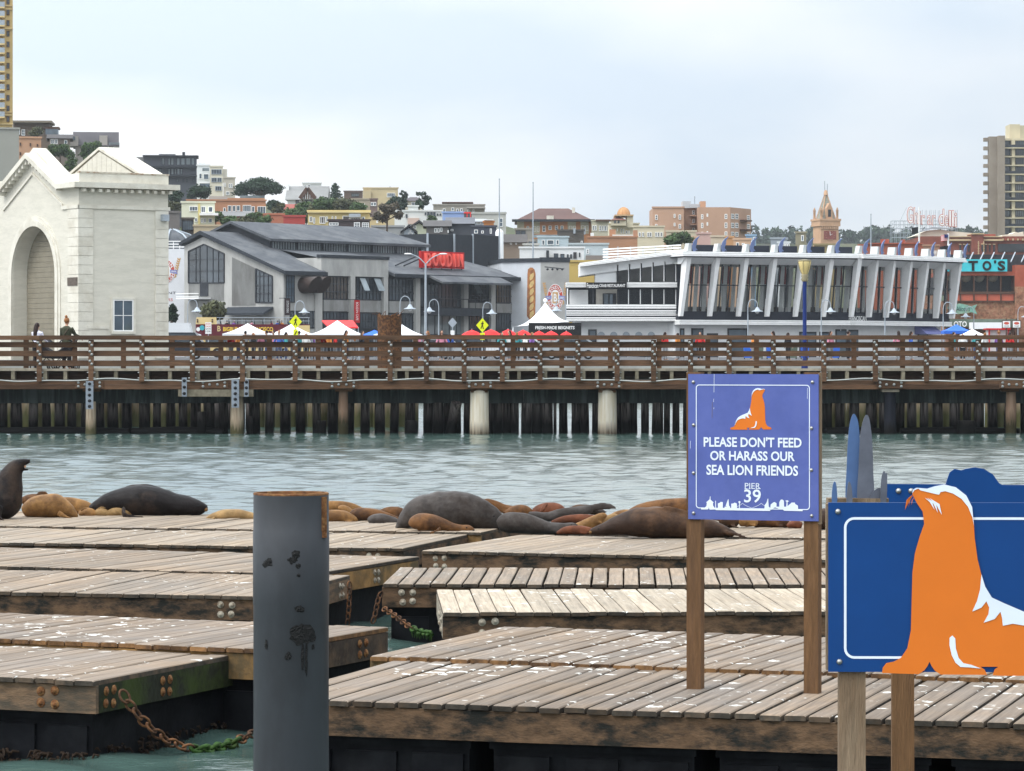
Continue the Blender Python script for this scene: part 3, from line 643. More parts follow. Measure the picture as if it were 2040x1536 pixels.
pile(1773, 24, YP + .3, 'pile_steel', pz(779, YP + .3), name='column', n=16)
pbox('bearing_block', 'pier_deck', px_x(1758), px_x(1792), YP + .05, YP + .55, pz(781), pz(775.8))
for a, b_, r0, r1 in ((-30, 250, 861, 854), (255, 440, 860, 853), (1650, 1760, 862, 856), (1800, 2040, 862, 856)):   # floating logs caught between the piles
    b = MB(); b.tube([(px_x(a), .9, .04), (px_x((a + b_) / 2), 1.1, .05), (px_x(b_), .95, .03)], [.16, .19, .15], 8); b.build('fender_log', 'pile_dark', pier)
o = pile(898, 22, YP + 1.0, 'pile_dark', 1.15, -.38)
for px, wpx, row in ((402, 19, 820), (820, 26, 838), (497, 12, 829), (1925, 40, 838), (640, 22, 838)): pile(px, wpx, YP + .9, 'pile_dark', pz(row, YP + .9), name='stub_pile')
# far-side railing of the same pier
YB = YP + 4.1
bp_ = MB(); bp_.box(-.085, .085, -.07, .07, pz(739), pz(674, YB)); BP = bp_.mesh('post', 'pier_wood')
for i, p in enumerate(range(-530, 2500, 97)):
    x = (p - CX) / F * YB; obj('post', BP, pier, (x, 4.1, 0)); x2 = (p + 97 - CX) / F * YB
    pbox('cap_rail', 'pier_wood', x + .004, x2 - .003, YB - .12, YB + .12, pz(675, YB), pz(669, YB))
    for r0, r1 in ((692.5, 683), (709.5, 700), (729, 719)): pbox('rail_board', 'pier_wood', x + .004, x2 - .004, YB - .11, YB - .07, pz(r0, YB) + random.uniform(-.01, .01), pz(r1, YB))
# rusty stub of a steel pile behind the pier
t = thing('rusty_pile', 'broken rusty steel pile stub rising behind the pier railing', 'pile', ((776 - CX) / F * 121, 121, -1))
b = MB(); n = 28; r = 24 / F * 121; zt = pz(628, 121) + 1
vs = [(r * math.cos(2 * math.pi * i / n), r * math.sin(2 * math.pi * i / n), 0) for i in range(n)] + [(r * math.cos(2 * math.pi * i / n), r * math.sin(2 * math.pi * i / n), zt + .06 * pnoise((i * .9, 3, 1)) * 2) for i in range(n)]
vs += [(.9 * x, .9 * y, z - .02) for x, y, z in vs[n:2 * n]] + [(.9 * x, .9 * y, zt - 1) for x, y, z in vs[n:2 * n]]
b.add(vs, [(a * n + i, a * n + (i + 1) % n, (a + 1) * n + (i + 1) % n, (a + 1) * n + i) for a in range(3) for i in range(n)], False); b.build('pipe', 'rust_dark', t)
for i in range(9):
    a = random.uniform(0, 6.28); b = MB(); p0 = Vector((r * .9 * math.cos(a), r * .9 * math.sin(a), zt - .05)); d = Vector((random.uniform(-.25, .25), random.uniform(-.1, .1), random.uniform(.05, .3)))
    b.tube([p0, p0 + d * .6 + Vector((0, 0, .04)), p0 + d], [.016, .012, .006], 5); b.build('rebar', 'rust_dark', t)
# ------------------------------------------------------------------ white pier headhouse with the big arch
mat('cream_wall', (0.60, 0.57, 0.49), 0.7, 0.05, 2.2, stretch=(1, 1, 5), bump=0.12, stain=(0.47, 0.45, 0.38), stain_amt=0.45, stain_scale=0.5)
mat('cream_trim', (0.64, 0.61, 0.53), 0.65, 0.05, 1.5, stain=(0.42, 0.38, 0.30), stain_amt=0.5, stain_scale=0.7)
mat('cream_shade', (0.23, 0.205, 0.155), 0.7, 0.12, 1.5)  # darker cream: shade of the arch recess and soffit put into the colour
mat('plaque', (0.10, 0.08, 0.065), 0.7, 0.4, 4)
HF = Frame(157, 195, R(34)); t = HF.thing('pier_headhouse', 'cream pier headhouse with a tall arch, quoins and twin gabled parapets', 'building')
zc, zp, zA, zG, wc = 12.75, 13.64, 15.5, 14.75, 6.3; WF = 2 * wc; UL = 6.05
b = MB(); n = 24; ra, wl, wr_ = 3.05, wc - 0.2, 0; zs = 10.6 - ra; arc = [(0, wl + ra * math.cos(a), zs + ra * math.sin(a)) for a in [math.pi * i / n for i in range(n + 1)]]
poly = [(0, 0, LZ), (0, wl - ra, LZ)] + arc[::-1] + [(0, wl + ra, LZ), (0, WF, LZ), (0, WF, zc), (0, WF - 2.3, zc), (0, wc, zG), (0, 2.3, zc), (0, 0, zc)]
b.prism(poly, (1.0, 0, 0)); b.build('arch_wall', 'cream_wall', t)
b = MB(); b.box(1.003, UL, 0, WF, LZ, zc); b.build('wall', 'cream_wall', t)
for i in range(26):                        # boarded wall inside the arch
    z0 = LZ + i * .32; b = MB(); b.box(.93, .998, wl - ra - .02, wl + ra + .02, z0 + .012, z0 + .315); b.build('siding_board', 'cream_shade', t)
b = MB()                                   # archivolt
for k, (r0, r1, d) in enumerate(((ra + .02, ra + .38, .14), (ra + .38, ra + .62, .07))):
    vs = []
    for x in (-d, 0):
        for rr_ in (r0, r1): vs += [(x, wl + ra + (rr_ - ra), LZ)] + [(x, wl + rr_ * math.cos(a), zs + rr_ * math.sin(a)) for a in [math.pi * i / n for i in range(n + 1)]] + [(x, wl - rr_, LZ)]
    m_ = n + 3
    for i in range(m_ - 1):
        b.f += [tuple(len(b.v) + q for q in f_) for f_ in ((i, i + 1, m_ + i + 1, m_ + i), (i, 2 * m_ + i, 2 * m_ + i + 1, i + 1), (m_ + i, m_ + i + 1, 3 * m_ + i + 1, 3 * m_ + i))]; b.sm += [False] * 3
    b.v += vs
b.build('arch_trim', 'cream_trim', t)
b = MB(); b.prism([(.18, 0, zc), (.18, 0, zp), (.18, 3.1, zp), (.18, wc + .4, zA), (.18, WF - 2.6, zp), (.18, WF, zp), (.18, WF, zc), (.18, WF - 2.3, zc), (.18, wc, zG), (.18, 2.3, zc)][::-1], (.9, 0, 0)); b.build('gable_parapet', 'cream_trim', t)
for s in (0, 1):                           # raking cornice, then the level returns
    a_, e_ = ((-.55, 2.1, zc), (-.55, wc, zG + .06)) if s == 0 else ((-.55, WF - 2.1, zc), (-.55, wc, zG + .06))
    b = MB(); b.prism([a_, e_, (e_[0], e_[1], e_[2] + .34), (a_[0], a_[1], a_[2] + .34)], (.75, 0, 0)); b.build('raking_cornice', 'cream_trim', t)
    b = MB(); b.prism([(-.1, a_[1], zc - 1.05), (-.1, wc, zG - .95), (-.1, wc, zG - .8), (-.1, a_[1], zc - .9)], (.12, 0, 0)); b.build('moulding', 'cream_trim', t)
    for i in range(9):
        f_ = (i + .5) / 9; w_ = a_[1] + (wc - a_[1]) * f_; z_ = zc + (zG - zc) * f_; b = MB(); b.box(-.42, -.002, w_ - .11, w_ + .11, z_ - .2, z_ + .1); b.build('modillion', 'cream_trim', t)
b = MB(); b.box(-.55, UL + .55, -.55, .2, zc, zc + .32); b.build('cornice', 'cream_trim', t)
b = MB(); b.box(-.55, .2, .203, 2.1, zc, zc + .32); b.build('cornice', 'cream_trim', t)
b = MB(); b.box(UL - .2, UL + .55, .203, WF, zc + .003, zc + .318); b.build('cornice', 'cream_trim', t)
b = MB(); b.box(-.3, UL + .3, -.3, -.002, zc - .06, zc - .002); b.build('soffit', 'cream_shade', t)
b = MB(); b.box(.0, UL, -.06, .17, zc + .32, zp); b.build('parapet', 'cream_trim', t)
b = MB(); b.box(-.02, UL + .04, -.1, .2, zp, zp + .09); b.build('coping', mat('rusty_coping', (.5, .46, .38), .8, .2, 3, stain=(.22, .10, .04), stain_amt=.9, stain_scale=1.6), t)
b = MB(); b.box(UL - .1, UL - .002, .2, WF, zc + .32, zp); b.build('parapet', 'cream_trim', t)
for i in range(12): b = MB(); x = .1 + i * .53; b.box(x, x + .2, -.42, -.002, zc - .25, zc - .062); b.build('modillion', 'cream_trim', t)
b = MB(); b.box(-.1, UL + .1, -.1, -.002, 11.5, 11.72); b.build('moulding', 'cream_trim', t)
b = MB(); b.box(-.1, -.002, -.1, 2.2, 11.5, 11.72); b.build('moulding', 'cream_trim', t)
for i in range(16):                        # corner blocks
    z0 = LZ + .1 + i * .565
    for q in ((.0, .93, -.07, -.002), (5.15, UL, -.07, -.002), (-.07, -.002, -.069, 1.38)):
        b = MB(); b.box(q[0], q[1], q[2], q[3], z0, z0 + .545); b.build('quoin', 'cream_trim', t)
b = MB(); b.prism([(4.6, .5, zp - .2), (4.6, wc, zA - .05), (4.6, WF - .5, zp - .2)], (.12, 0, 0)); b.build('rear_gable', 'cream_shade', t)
for i in range(17):
    w0 = .7 + i * (WF - 1.4) / 17; w1 = w0 + (WF - 1.4) / 17 - .03; zt = lambda w_: zp - .2 + (zA + .15 - zp) * (1 - abs(w_ - wc) / (wc - .5)) - .06
    b = MB(); b.prism([(4.54, w0, zp - .15), (4.54, w0, zt(w0)), (4.54, (w0 + w1) / 2, zt((w0 + w1) / 2)), (4.54, w1, zt(w1)), (4.54, w1, zp - .15)], (.055, 0, 0)); b.build('gable_board', 'cream_wall', t)
for s in (-1, 1):
    b = MB(); b.prism([(4.5, wc + s * (wc - .2), zp - .2), (4.5, wc, zA), (4.5, wc, zA + .18), (4.5, wc + s * (wc - .2), zp - .02)], (1.55, 0, 0)); b.build('gable_coping', 'cream_trim', t)
b = MB(); b.box(.95, UL - .1, .2, WF, zc + .02, zc + .12); b.build('roof', 'cream_shade', t)
u0, u1, z0, z1 = HF.rect((225, 597, 265, 660)); window(t, u0, u1, z0, z1, 0, 2, 2, .07, .04, 'trim_white', 'glass_blue', .07)
x = MB(); x.box(u0 - .14, u1 + .14, -.12, -.002, z0 - .16, z0 - .004); x.build('window_sill', 'cream_trim', t)
x = MB(); x.box(u0 - .14, u1 + .14, -.09, -.002, z1 + .004, z1 + .15); x.build('window_head', 'cream_trim', t)
for s in (u0 - .14, u1 + .01): x = MB(); x.box(s, s + .13, -.085, -.002, z0, z1); x.build('window_jamb', 'cream_trim', t)
u0, u1, z0, z1 = HF.rect((176, 655, 212, 705)); x = MB(); x.box(u0, u1, -.05, -.003, LZ, z1); dr = x.build('door', 'cream_wall', t); x = MB(); x.box(u0 - .12, u1 + .12, -.1, -.003, z1 + .003, z1 + .2); x.build('door_frame', 'cream_trim', t)
x = MB(); x.box(-.11, -.072, .02, 1.34, 6.85, 7.35); x.build('plaque', 'plaque', t)
x = MB(); x.box(5.5, 5.9, -.45, -.06, 10.85, 11.25); x.build('floodlight', 'lamp_grey', t)

# ------------------------------------------------------------------ the bakery hall with the red roof sign
mat('conc_pale', (0.40, 0.395, 0.375), 0.8, 0.10, 1.2, stain=(0.20, 0.20, 0.19), stain_amt=0.45, stain_scale=0.35, stretch=(1, 1, .35))
mat('slate_roof', (0.068, 0.074, 0.084), 0.75, 0.22, 0.9, stain=(0.15, 0.155, 0.16), stain_amt=0.5, stain_scale=0.35, bump=0.1)
mat('slate_trim', (0.030, 0.035, 0.043), 0.7, 0.2, 2)
mat('corrugated', (0.27, 0.27, 0.26), 0.6, 0.15, 1.0, stain=(0.12, 0.11, 0.10), stain_amt=0.5, stain_scale=0.4, stretch=(1, 1, .3))
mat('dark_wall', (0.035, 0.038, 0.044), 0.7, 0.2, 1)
mat('sign_red', (0.42, 0.010, 0.012), 0.5, 0.08, 2); mat('sign_red_light', (0.85, 0.13, 0.10), 0.45, 0.06, 2)
BF = Frame(565, 386, R(51)); t = BF.thing('bakery_hall', 'grey concrete bakery hall with slate roofs, clerestory and big gridded windows', 'building')
L1, uP, uR = 6.56, 18.85, 45.3; DEP = 24.0
A, E1 = (13.4, 17.3), (16.6, 16.2); E2z = 12.35
b = MB(); b.prism([(0, 0, LZ), (0, 0, E2z), (0, A[0], A[1] - .3), (0, E1[0], E1[1] - .3), (0, E1[0], LZ)], (L1, 0, 0)); b.build('gable_wall', 'conc_pale', t)
b = MB(); b.prism([(-.5, -.5, E2z - .05), (-.5, A[0], A[1]), (-.5, E1[0] + .4, E1[1] - .2), (-.5, E1[0] + .4, E1[1] + .15), (-.5, A[0], A[1] + .4), (-.5, -.5, E2z + .3)], (L1 + 1.0, 0, 0)); b.build('roof', 'slate_roof', t)
b = MB(); b.prism([(-.56, -.5, E2z - .1), (-.56, A[0], A[1] - .05), (-.56, E1[0] + .4, E1[1] - .25), (-.56, E1[0] + .4, E1[1] + .18), (-.56, A[0], A[1] + .43), (-.56, -.5, E2z + .33)], (.055, 0, 0)); b.build('barge_board', 'slate_trim', t)
b = MB(); b.box(-.5, L1 + .5, -.72, -.505, E2z - .2, E2z + .25); b.build('gutter', 'slate_trim', t)
def poly_window(par, P, vb, hb_, fr='trim_dark', pn='glass'):
    """window polygon on the gable plane u=0, P in photo pixels; bars at the given pixel columns / rows"""
    Q = [BF.at_u(x, y, 0) for x, y in P]; b = MB(); b.prism([(-.03, q.y, q.z) for q in Q], (.05, 0, 0))
    f_ = MB(); m_ = len(Q)
    for i in range(m_): f_.beam((-.06, Q[i].y, Q[i].z), (-.06, Q[(i + 1) % m_].y, Q[(i + 1) % m_].z), .14, .14)
    ws = [q.y for q in Q]
    for c in vb:
        w_ = BF.at_u(c, 600, 0).y; zs_ = []
        for i in range(m_):
            a_, e_ = Q[i], Q[(i + 1) % m_]
            if (a_.y - w_) * (e_.y - w_) < 0: zs_.append(a_.z + (e_.z - a_.z) * (w_ - a_.y) / (e_.y - a_.y))
        if len(zs_) >= 2: f_.beam((-.065, w_, min(zs_)), (-.065, w_, max(zs_)), .07, .07)
    for r_ in hb_:
        z_ = BF.at_u((P[0][0] + P[-1][0]) / 2, r_, 0).z; xs_ = []
        for i in range(m_):
            a_, e_ = Q[i], Q[(i + 1) % m_]
            if (a_.z - z_) * (e_.z - z_) < 0: xs_.append(a_.y + (e_.y - a_.y) * (z_ - a_.z) / (e_.z - a_.z))
        if len(xs_) >= 2: f_.beam((-.068, min(xs_), z_), (-.068, max(xs_), z_), .07, .08)
    o = f_.build('window', fr, par); b.build('pane', pn, o)
poly_window(t, [(376.2, 564), (376.2, 501), (406.5, 486.8), (447, 505.5), (447, 563.3)], (391, 399, 413, 425, 436), (517, 540))
poly_window(t, [(510.2, 602), (510.2, 535.5), (543.2, 550.5), (543.2, 602.6)], (518, 526, 535), (550, 568, 585))
for P in ([(462.6, 609), (462.6, 512.5), (509.5, 534.7), (509.5, 609)], [(376.2, 600), (376.2, 565), (447, 564.5), (447, 600)]):
    Q = [BF.at_u(x, y, 0) for x, y in P]; n_ = 34 if P[0][0] > 400 else 40; c_ = MB()
    w0, w1 = Q[0].y, Q[-1].y
    for i in range(n_):
        a_ = w0 + (w1 - w0) * i / n_; e_ = w0 + (w1 - w0) * (i + .55) / n_; top = lambda w_: Q[1].z + (Q[2].z - Q[1].z) * (w_ - w0) / (w1 - w0)
        b_ = MB(); b_.prism([(-.07, a_, Q[0].z), (-.07, a_, top(a_)), (-.07, e_, top(e_)), (-.07, e_, Q[0].z)], (.07, 0, 0)); b_.build('cladding_rib', 'corrugated', t)
b = MB(); a_, e_ = BF.at_u(399.5, 565, 0), BF.at_u(416, 590, 0); b.box(-.12, -.071, e_.y, a_.y, e_.z, a_.z); b.build('door', 'trim_dark', t)
b = MB(); a_, e_ = BF.at_u(376, 582, 0), BF.at_u(421, 605, 0)
b.box(-2.2, -.075, e_.y, a_.y, a_.z - .9, a_.z - .7); b.build('balcony', 'white_paint', t)
for zz in (.35, 0.0): b = MB(); b.bar((-2.2, e_.y, a_.z - .7 + zz + .1), (-2.2, a_.y, a_.z - .7 + zz + .1), .05); b.build('balcony_rail', 'white_paint', t)
b = MB(); a_, e_ = BF.at_u(455, 612, 0), BF.at_u(545, 620, 0); b.hexa([(-1.8, e_.y, a_.z - 1.0), (-1.8, a_.y, a_.z - 1.0), (-.075, a_.y, a_.z - .3), (-.075, e_.y, a_.z - .3), (-1.8, e_.y, a_.z - .75), (-1.8, a_.y, a_.z - .75), (-.075, a_.y, a_.z), (-.075, e_.y, a_.z)]); b.build('canopy', 'slate_trim', t)
# long facade
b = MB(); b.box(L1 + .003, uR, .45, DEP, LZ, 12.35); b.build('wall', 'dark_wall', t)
b = MB(); b.box(L1 + .003, uP, .46, 6.0, 12.353, 14.35); b.build('upper_wall', 'conc_pale', t)
b = MB(); b.box(L1 + .003, uP, -.1, .455, 12.2, 14.35); b.build('parapet', 'conc_pale', t)
b = MB(); b.box(L1 - .1, uP + .1, -.2, .6, 14.353, 14.75); b.build('parapet_cap', 'slate_trim', t)
colx = [(628, 642, 14.3), (698.5, 707.5, 14.3), (764.5, 773, 14.3), (828.5, 837, 12.3), (924.5, 933, 12.3), (978.5, 987, 12.3), (1030, 1040, 12.3)]
for a_, e_, zt in colx:
    p, q = BF.at_w(a_, 600, -.15), BF.at_w(e_, 600, -.15); b = MB(); b.box(p.x, q.x, -.18, .44, LZ, min(zt, 12.2)); b.build('column', 'conc_pale', t)
bays = [((643, 550, 698, 597), (643, 621, 698, 652)), ((708.5, 552, 763, 598), (716, 623, 763, 655)), ((774, 555, 828, 599.5), (774, 624, 828, 660)), ((934, 561, 978, 603), (934, 624, 978, 656)), ((988, 562, 1030, 604.5), (988, 624, 1030, 656))]
for k_, (up, lo) in enumerate(bays):
    u0, u1, z0, z1 = BF.rect(up, .3); o = window(t, u0, u1, z0, z1, .3, 8, 3, .12, .09, 'trim_dark', 'glass_warm' if k_ in (0, 4) else 'glass', .12)
    v0, v1, y0, y1 = BF.rect(lo, .3); window(t, v0, v1, max(y0, LZ + .3), y1, .3, 8, 2, .12, .09, 'trim_dark', 'glass', .12)
    b = MB(); b.box(u0, u1, .15, .448, y1 + .05, z0 - .05); b.build('spandrel', 'corrugated', t)
    if k_ < 2: b = MB(); b.box(u0, u1, .15, .448, z1 + .05, z1 + 1.7); b.build('spandrel', 'corrugated', t)
    if k_ in (1, 3):                       # tilted open sashes
        for f_ in ((.1, .3), (.62, .85)) if k_ == 1 else ((.12, .36),):
            b = MB(); ua, ub = u0 + (u1 - u0) * f_[0], u0 + (u1 - u0) * f_[1]; b.hexa([(ua + .0, -.75, z0 + 1.15), (ub, -.75, z0 + 1.15), (ub, -.7, z0 + 1.15), (ua, -.7, z0 + 1.15), (ua, .1, z1 - .12), (ub, .1, z1 - .12), (ub, .15, z1 - .12), (ua, .15, z1 - .12)]); b.build('open_sash', 'glass_pale', t)
u0, u1, z0, z1 = BF.rect((837, 563, 924, 612), .3); window(t, u0, u1, z0, z1, .4, 12, 2, .12, .09, 'trim_dark', 'glass', .1)
b = MB(); b.box(u0 - .2, u1 + 3.2, -1.6, .1, z0 - 1.1, z0 - .1); b.build('balcony', 'slate_trim', t)
for i in range(9): b = MB(); x = u0 + i * (u1 + 3 - u0) / 8; b.bar((x, -1.55, z0 - .1), (x, -1.55, z0 + 1.0), .04); b.build('railing_post', 'trim_dark', t)
b = MB(); b.bar((u0 - .2, -1.55, z0 + 1.0), (u1 + 3.2, -1.55, z0 + 1.0), .05); b.build('railing', 'trim_dark', t)
v0, v1, y0, y1 = BF.rect((838, 625, 924, 664), .3); window(t, v0, v1, LZ + .2, y1, .4, 6, 2, .12, .09, 'trim_dark', 'glass_pale', .1)
u0, u1, z0, z1 = BF.rect((569, 548, 586.5, 603), 0); window(t, u0, u1, z0, z1, 0, 3, 4, .1, .07, 'trim_dark', 'glass_blue', .08)
u0, u1, z0, z1 = BF.rect((577, 619, 630, 654), 0); window(t, u0, u1, z0, z1, 0, 7, 2, .1, .08, 'trim_dark', 'glass', .08)
for cx_ in (604, 623):                     # two brown vent hoods
    p = BF.at_w(cx_, 568, 0); r_ = 1.0; b = MB(); b.tube([(p.x, -.002, p.z), (p.x, -1.9, p.z)], [r_, r_], 18, True); b.v = [(x_, y_ - (.0 if y_ > -1 else (z_ - p.z) * .7), z_) for x_, y_, z_ in b.v]; b.build('vent_hood', mat('hood_brown', (.035, .022, .018), .5, .2, 2), t)
# roofs of the long part, clerestory, roof plant
eave = 12.6
b = MB(); wr, zr = 11.0, 16.6
top = [(uP + .2, -1.0, eave), (uR + .6, -1.0, eave), (uR - 9.5, wr, zr), (uP + .2, wr, zr)]
b.add(top + [(x_, y_, z_ - .35) for x_, y_, z_ in top], [(0, 1, 2, 3), (7, 6, 5, 4), (0, 4, 5, 1), (1, 5, 6, 2), (2, 6, 7, 3), (3, 7, 4, 0)]); b.build('roof', 'slate_roof', t)
b = MB(); b.add([(uR + .6, -1.0, eave), (uR + .6, DEP, eave), (uR - 9.5, wr, zr)], [(0, 1, 2)]); b.build('roof_hip', 'slate_roof', t)
b = MB(); b.box(uP + .2, uR + .6, -1.1, -1.003, eave - .4, eave + .05); b.build('gutter', 'slate_trim', t)
b = MB(); b.add([(25.5, -3.2, 11.75), (39.5, -3.2, 11.75), (39.5, -.9, 12.62), (25.5, -.9, 12.62), (25.5, -3.2, 11.5), (39.5, -3.2, 11.5), (39.5, -.9, 12.35), (25.5, -.9, 12.35)], [(0, 1, 2, 3), (7, 6, 5, 4), (0, 4, 5, 1), (1, 5, 6, 2), (3, 7, 4, 0)]); b.build('porch_roof', 'slate_roof', t)
b = MB(); q = [(L1 + .5, .7, 14.4), (uP + .19, .7, 14.4), (uP + .19, 8.1, 15.6), (L1 + .5, 8.1, 15.6)]; b.add(q, [(0, 1, 2, 3)]); b.build('roof', 'slate_roof', t)
MU0, MU1, MW, ME, MRW, MR = 6.1, 34.6, 8.0, 16.95, 14.0, 19.1
b = MB(); b.box(MU0, MU1, MW, 20, 12.4, ME - .1); b.build('clerestory_wall', 'slate_trim', t)
b = MB(); b.prism([(MU0, MW, ME - .1), (MU0, MRW, MR - .3), (MU0, 20, ME - .1)], (.3, 0, 0)); b.build('clerestory_gable', 'dark_wall', t)
b = MB(); P = [(MU0 - .8, MW - .9, ME - .15), (MU1 + .8, MW - .9, ME - .15), (MU1 - 2.4, MRW, MR), (MU0 - .8, MRW, MR), (MU0 - .8, 20.9, ME - .15), (MU1 + .8, 20.9, ME - .15)]
b.add(P + [(x_, y_, z_ - .32) for x_, y_, z_ in P], [(0, 1, 2, 3), (3, 2, 5, 4), (1, 5, 2), (0, 6, 7, 1), (0, 3, 9, 6), (3, 4, 10, 9), (6, 9, 8, 7), (9, 10, 11, 8), (1, 7, 11, 5)]); b.build('roof', 'slate_roof', t)
nb = 6
for i in range(nb):
    ua = MU0 + .3 + i * (MU1 - MU0 - .6) / nb; ub = ua + (MU1 - MU0 - .6) / nb - .35; window(t, ua, ub, ME - 1.5, ME - .42, MW, 9, 1, .08, .09, 'trim_dark', 'glass_pale', .1)
for (a_, e_, r0, r1, w_) in ((852, 905, 512, 468, 12.2), (905, 942, 512, 469, 12.0), (942, 995, 508, 470, 12.0)):
    p, q = BF.at_w(a_, r0, w_), BF.at_w(e_, r1, w_); b = MB(); b.box(p.x + .05, q.x - .05, w_, w_ + 5, 13.0, q.z); s_ = b.build('plant_screen', mat('screen', (.026, .030, .037), .6, .15, 3), t)
    b = MB(); b.box(p.x - .12, p.x + .04, w_ - .15, w_ + .1, 13.0, q.z + .1); b.build('screen_post', 'lamp_grey', s_)
# red roof sign, letter by letter
t = BF.thing('roof_sign', 'red BOUDIN letters on a red board on the slate roof', 'sign')
a_, e_ = BF.at_w(838, 537, 1.5), BF.at_w(925, 501, 1.5); u0, u1, z0, z1 = a_.x, e_.x, 13.35, 15.9
z0, z1 = (BF.at_w(838, 533, 1.5).z + BF.at_w(925, 536, 1.5).z) / 2, (BF.at_w(838, 500, 1.5).z + BF.at_w(925, 503, 1.5).z) / 2
b = MB(); b.box(u0, u1, 1.5, 1.8, z0, z1); b.build('board', 'sign_red', t)
for i, ch in enumerate('BOUDIN'):
    wds = [1, 1, 1, 1, .6, 1]; tot = sum(wds); ua = u0 + .5 + (u1 - u0 - .9) * sum(wds[:i]) / tot; ub = ua + (u1 - u0 - .9) * wds[i] / tot
    lettering(ch, t, 'sign_red_light', ua + (.12 if ch != 'I' else .2), ub - (.3 if ch != 'I' else .42), z0 + .22, z1 - .22, 1.05, .02, .44, 'letter')
for i in range(5): x = u0 + .4 + i * (u1 - u0 - .8) / 4; b = MB(); b.bar((x, 1.65, z0), (x, 1.7, 13.2), .09); b.build('support', 'trim_dark', t)
for d in (0, 1.6): b = MB(); b.bar((u0 - .1 + d, 1.9, z1 - .6), (u0 - 4 + d, 2.2, 13.8), .1); b.build('brace', 'trim_dark', t)
# hanging banners on the facade
for (a_, e_, r0, r1, m_, txt, lab) in ((705.5, 716.5, 643, 598, 'sign_red', 'BOUDIN CAFE', 'red vertical banner with white lettering hanging on the bakery facade'), (567, 578, 628, 595, mat('banner_brown', (.04, .025, .025), .7), 'OUTDOOR DINING', 'dark brown vertical banner hanging at the corner of the bakery hall')):
    p, q = BF.at_w(a_, r0, -1.0), BF.at_w(e_, r1, -1.0); o = thing('banner', lab, 'banner', BF.o, BF.t, 'banners on the bakery hall')
    b = MB(); b.box(p.x, q.x, -1.03, -.99, p.z, q.z); b.build('cloth', m_, o); lettering(txt, o, 'trim_white', p.x + (q.x - p.x) * .3, p.x + (q.x - p.x) * .72, p.z + .3, q.z - .25, -1.036, rot90=True)
    b = MB(); b.bar((p.x - .15, -1.0, q.z + .05), (q.x + .1, -1.0, q.z + .05), .05); b.build('rod', 'trim_dark', o); b = MB(); b.bar((p.x - .1, -1.0, q.z + .05), (p.x - .1, -.2, q.z + .05), .04); b.build('bracket', 'trim_dark', o)

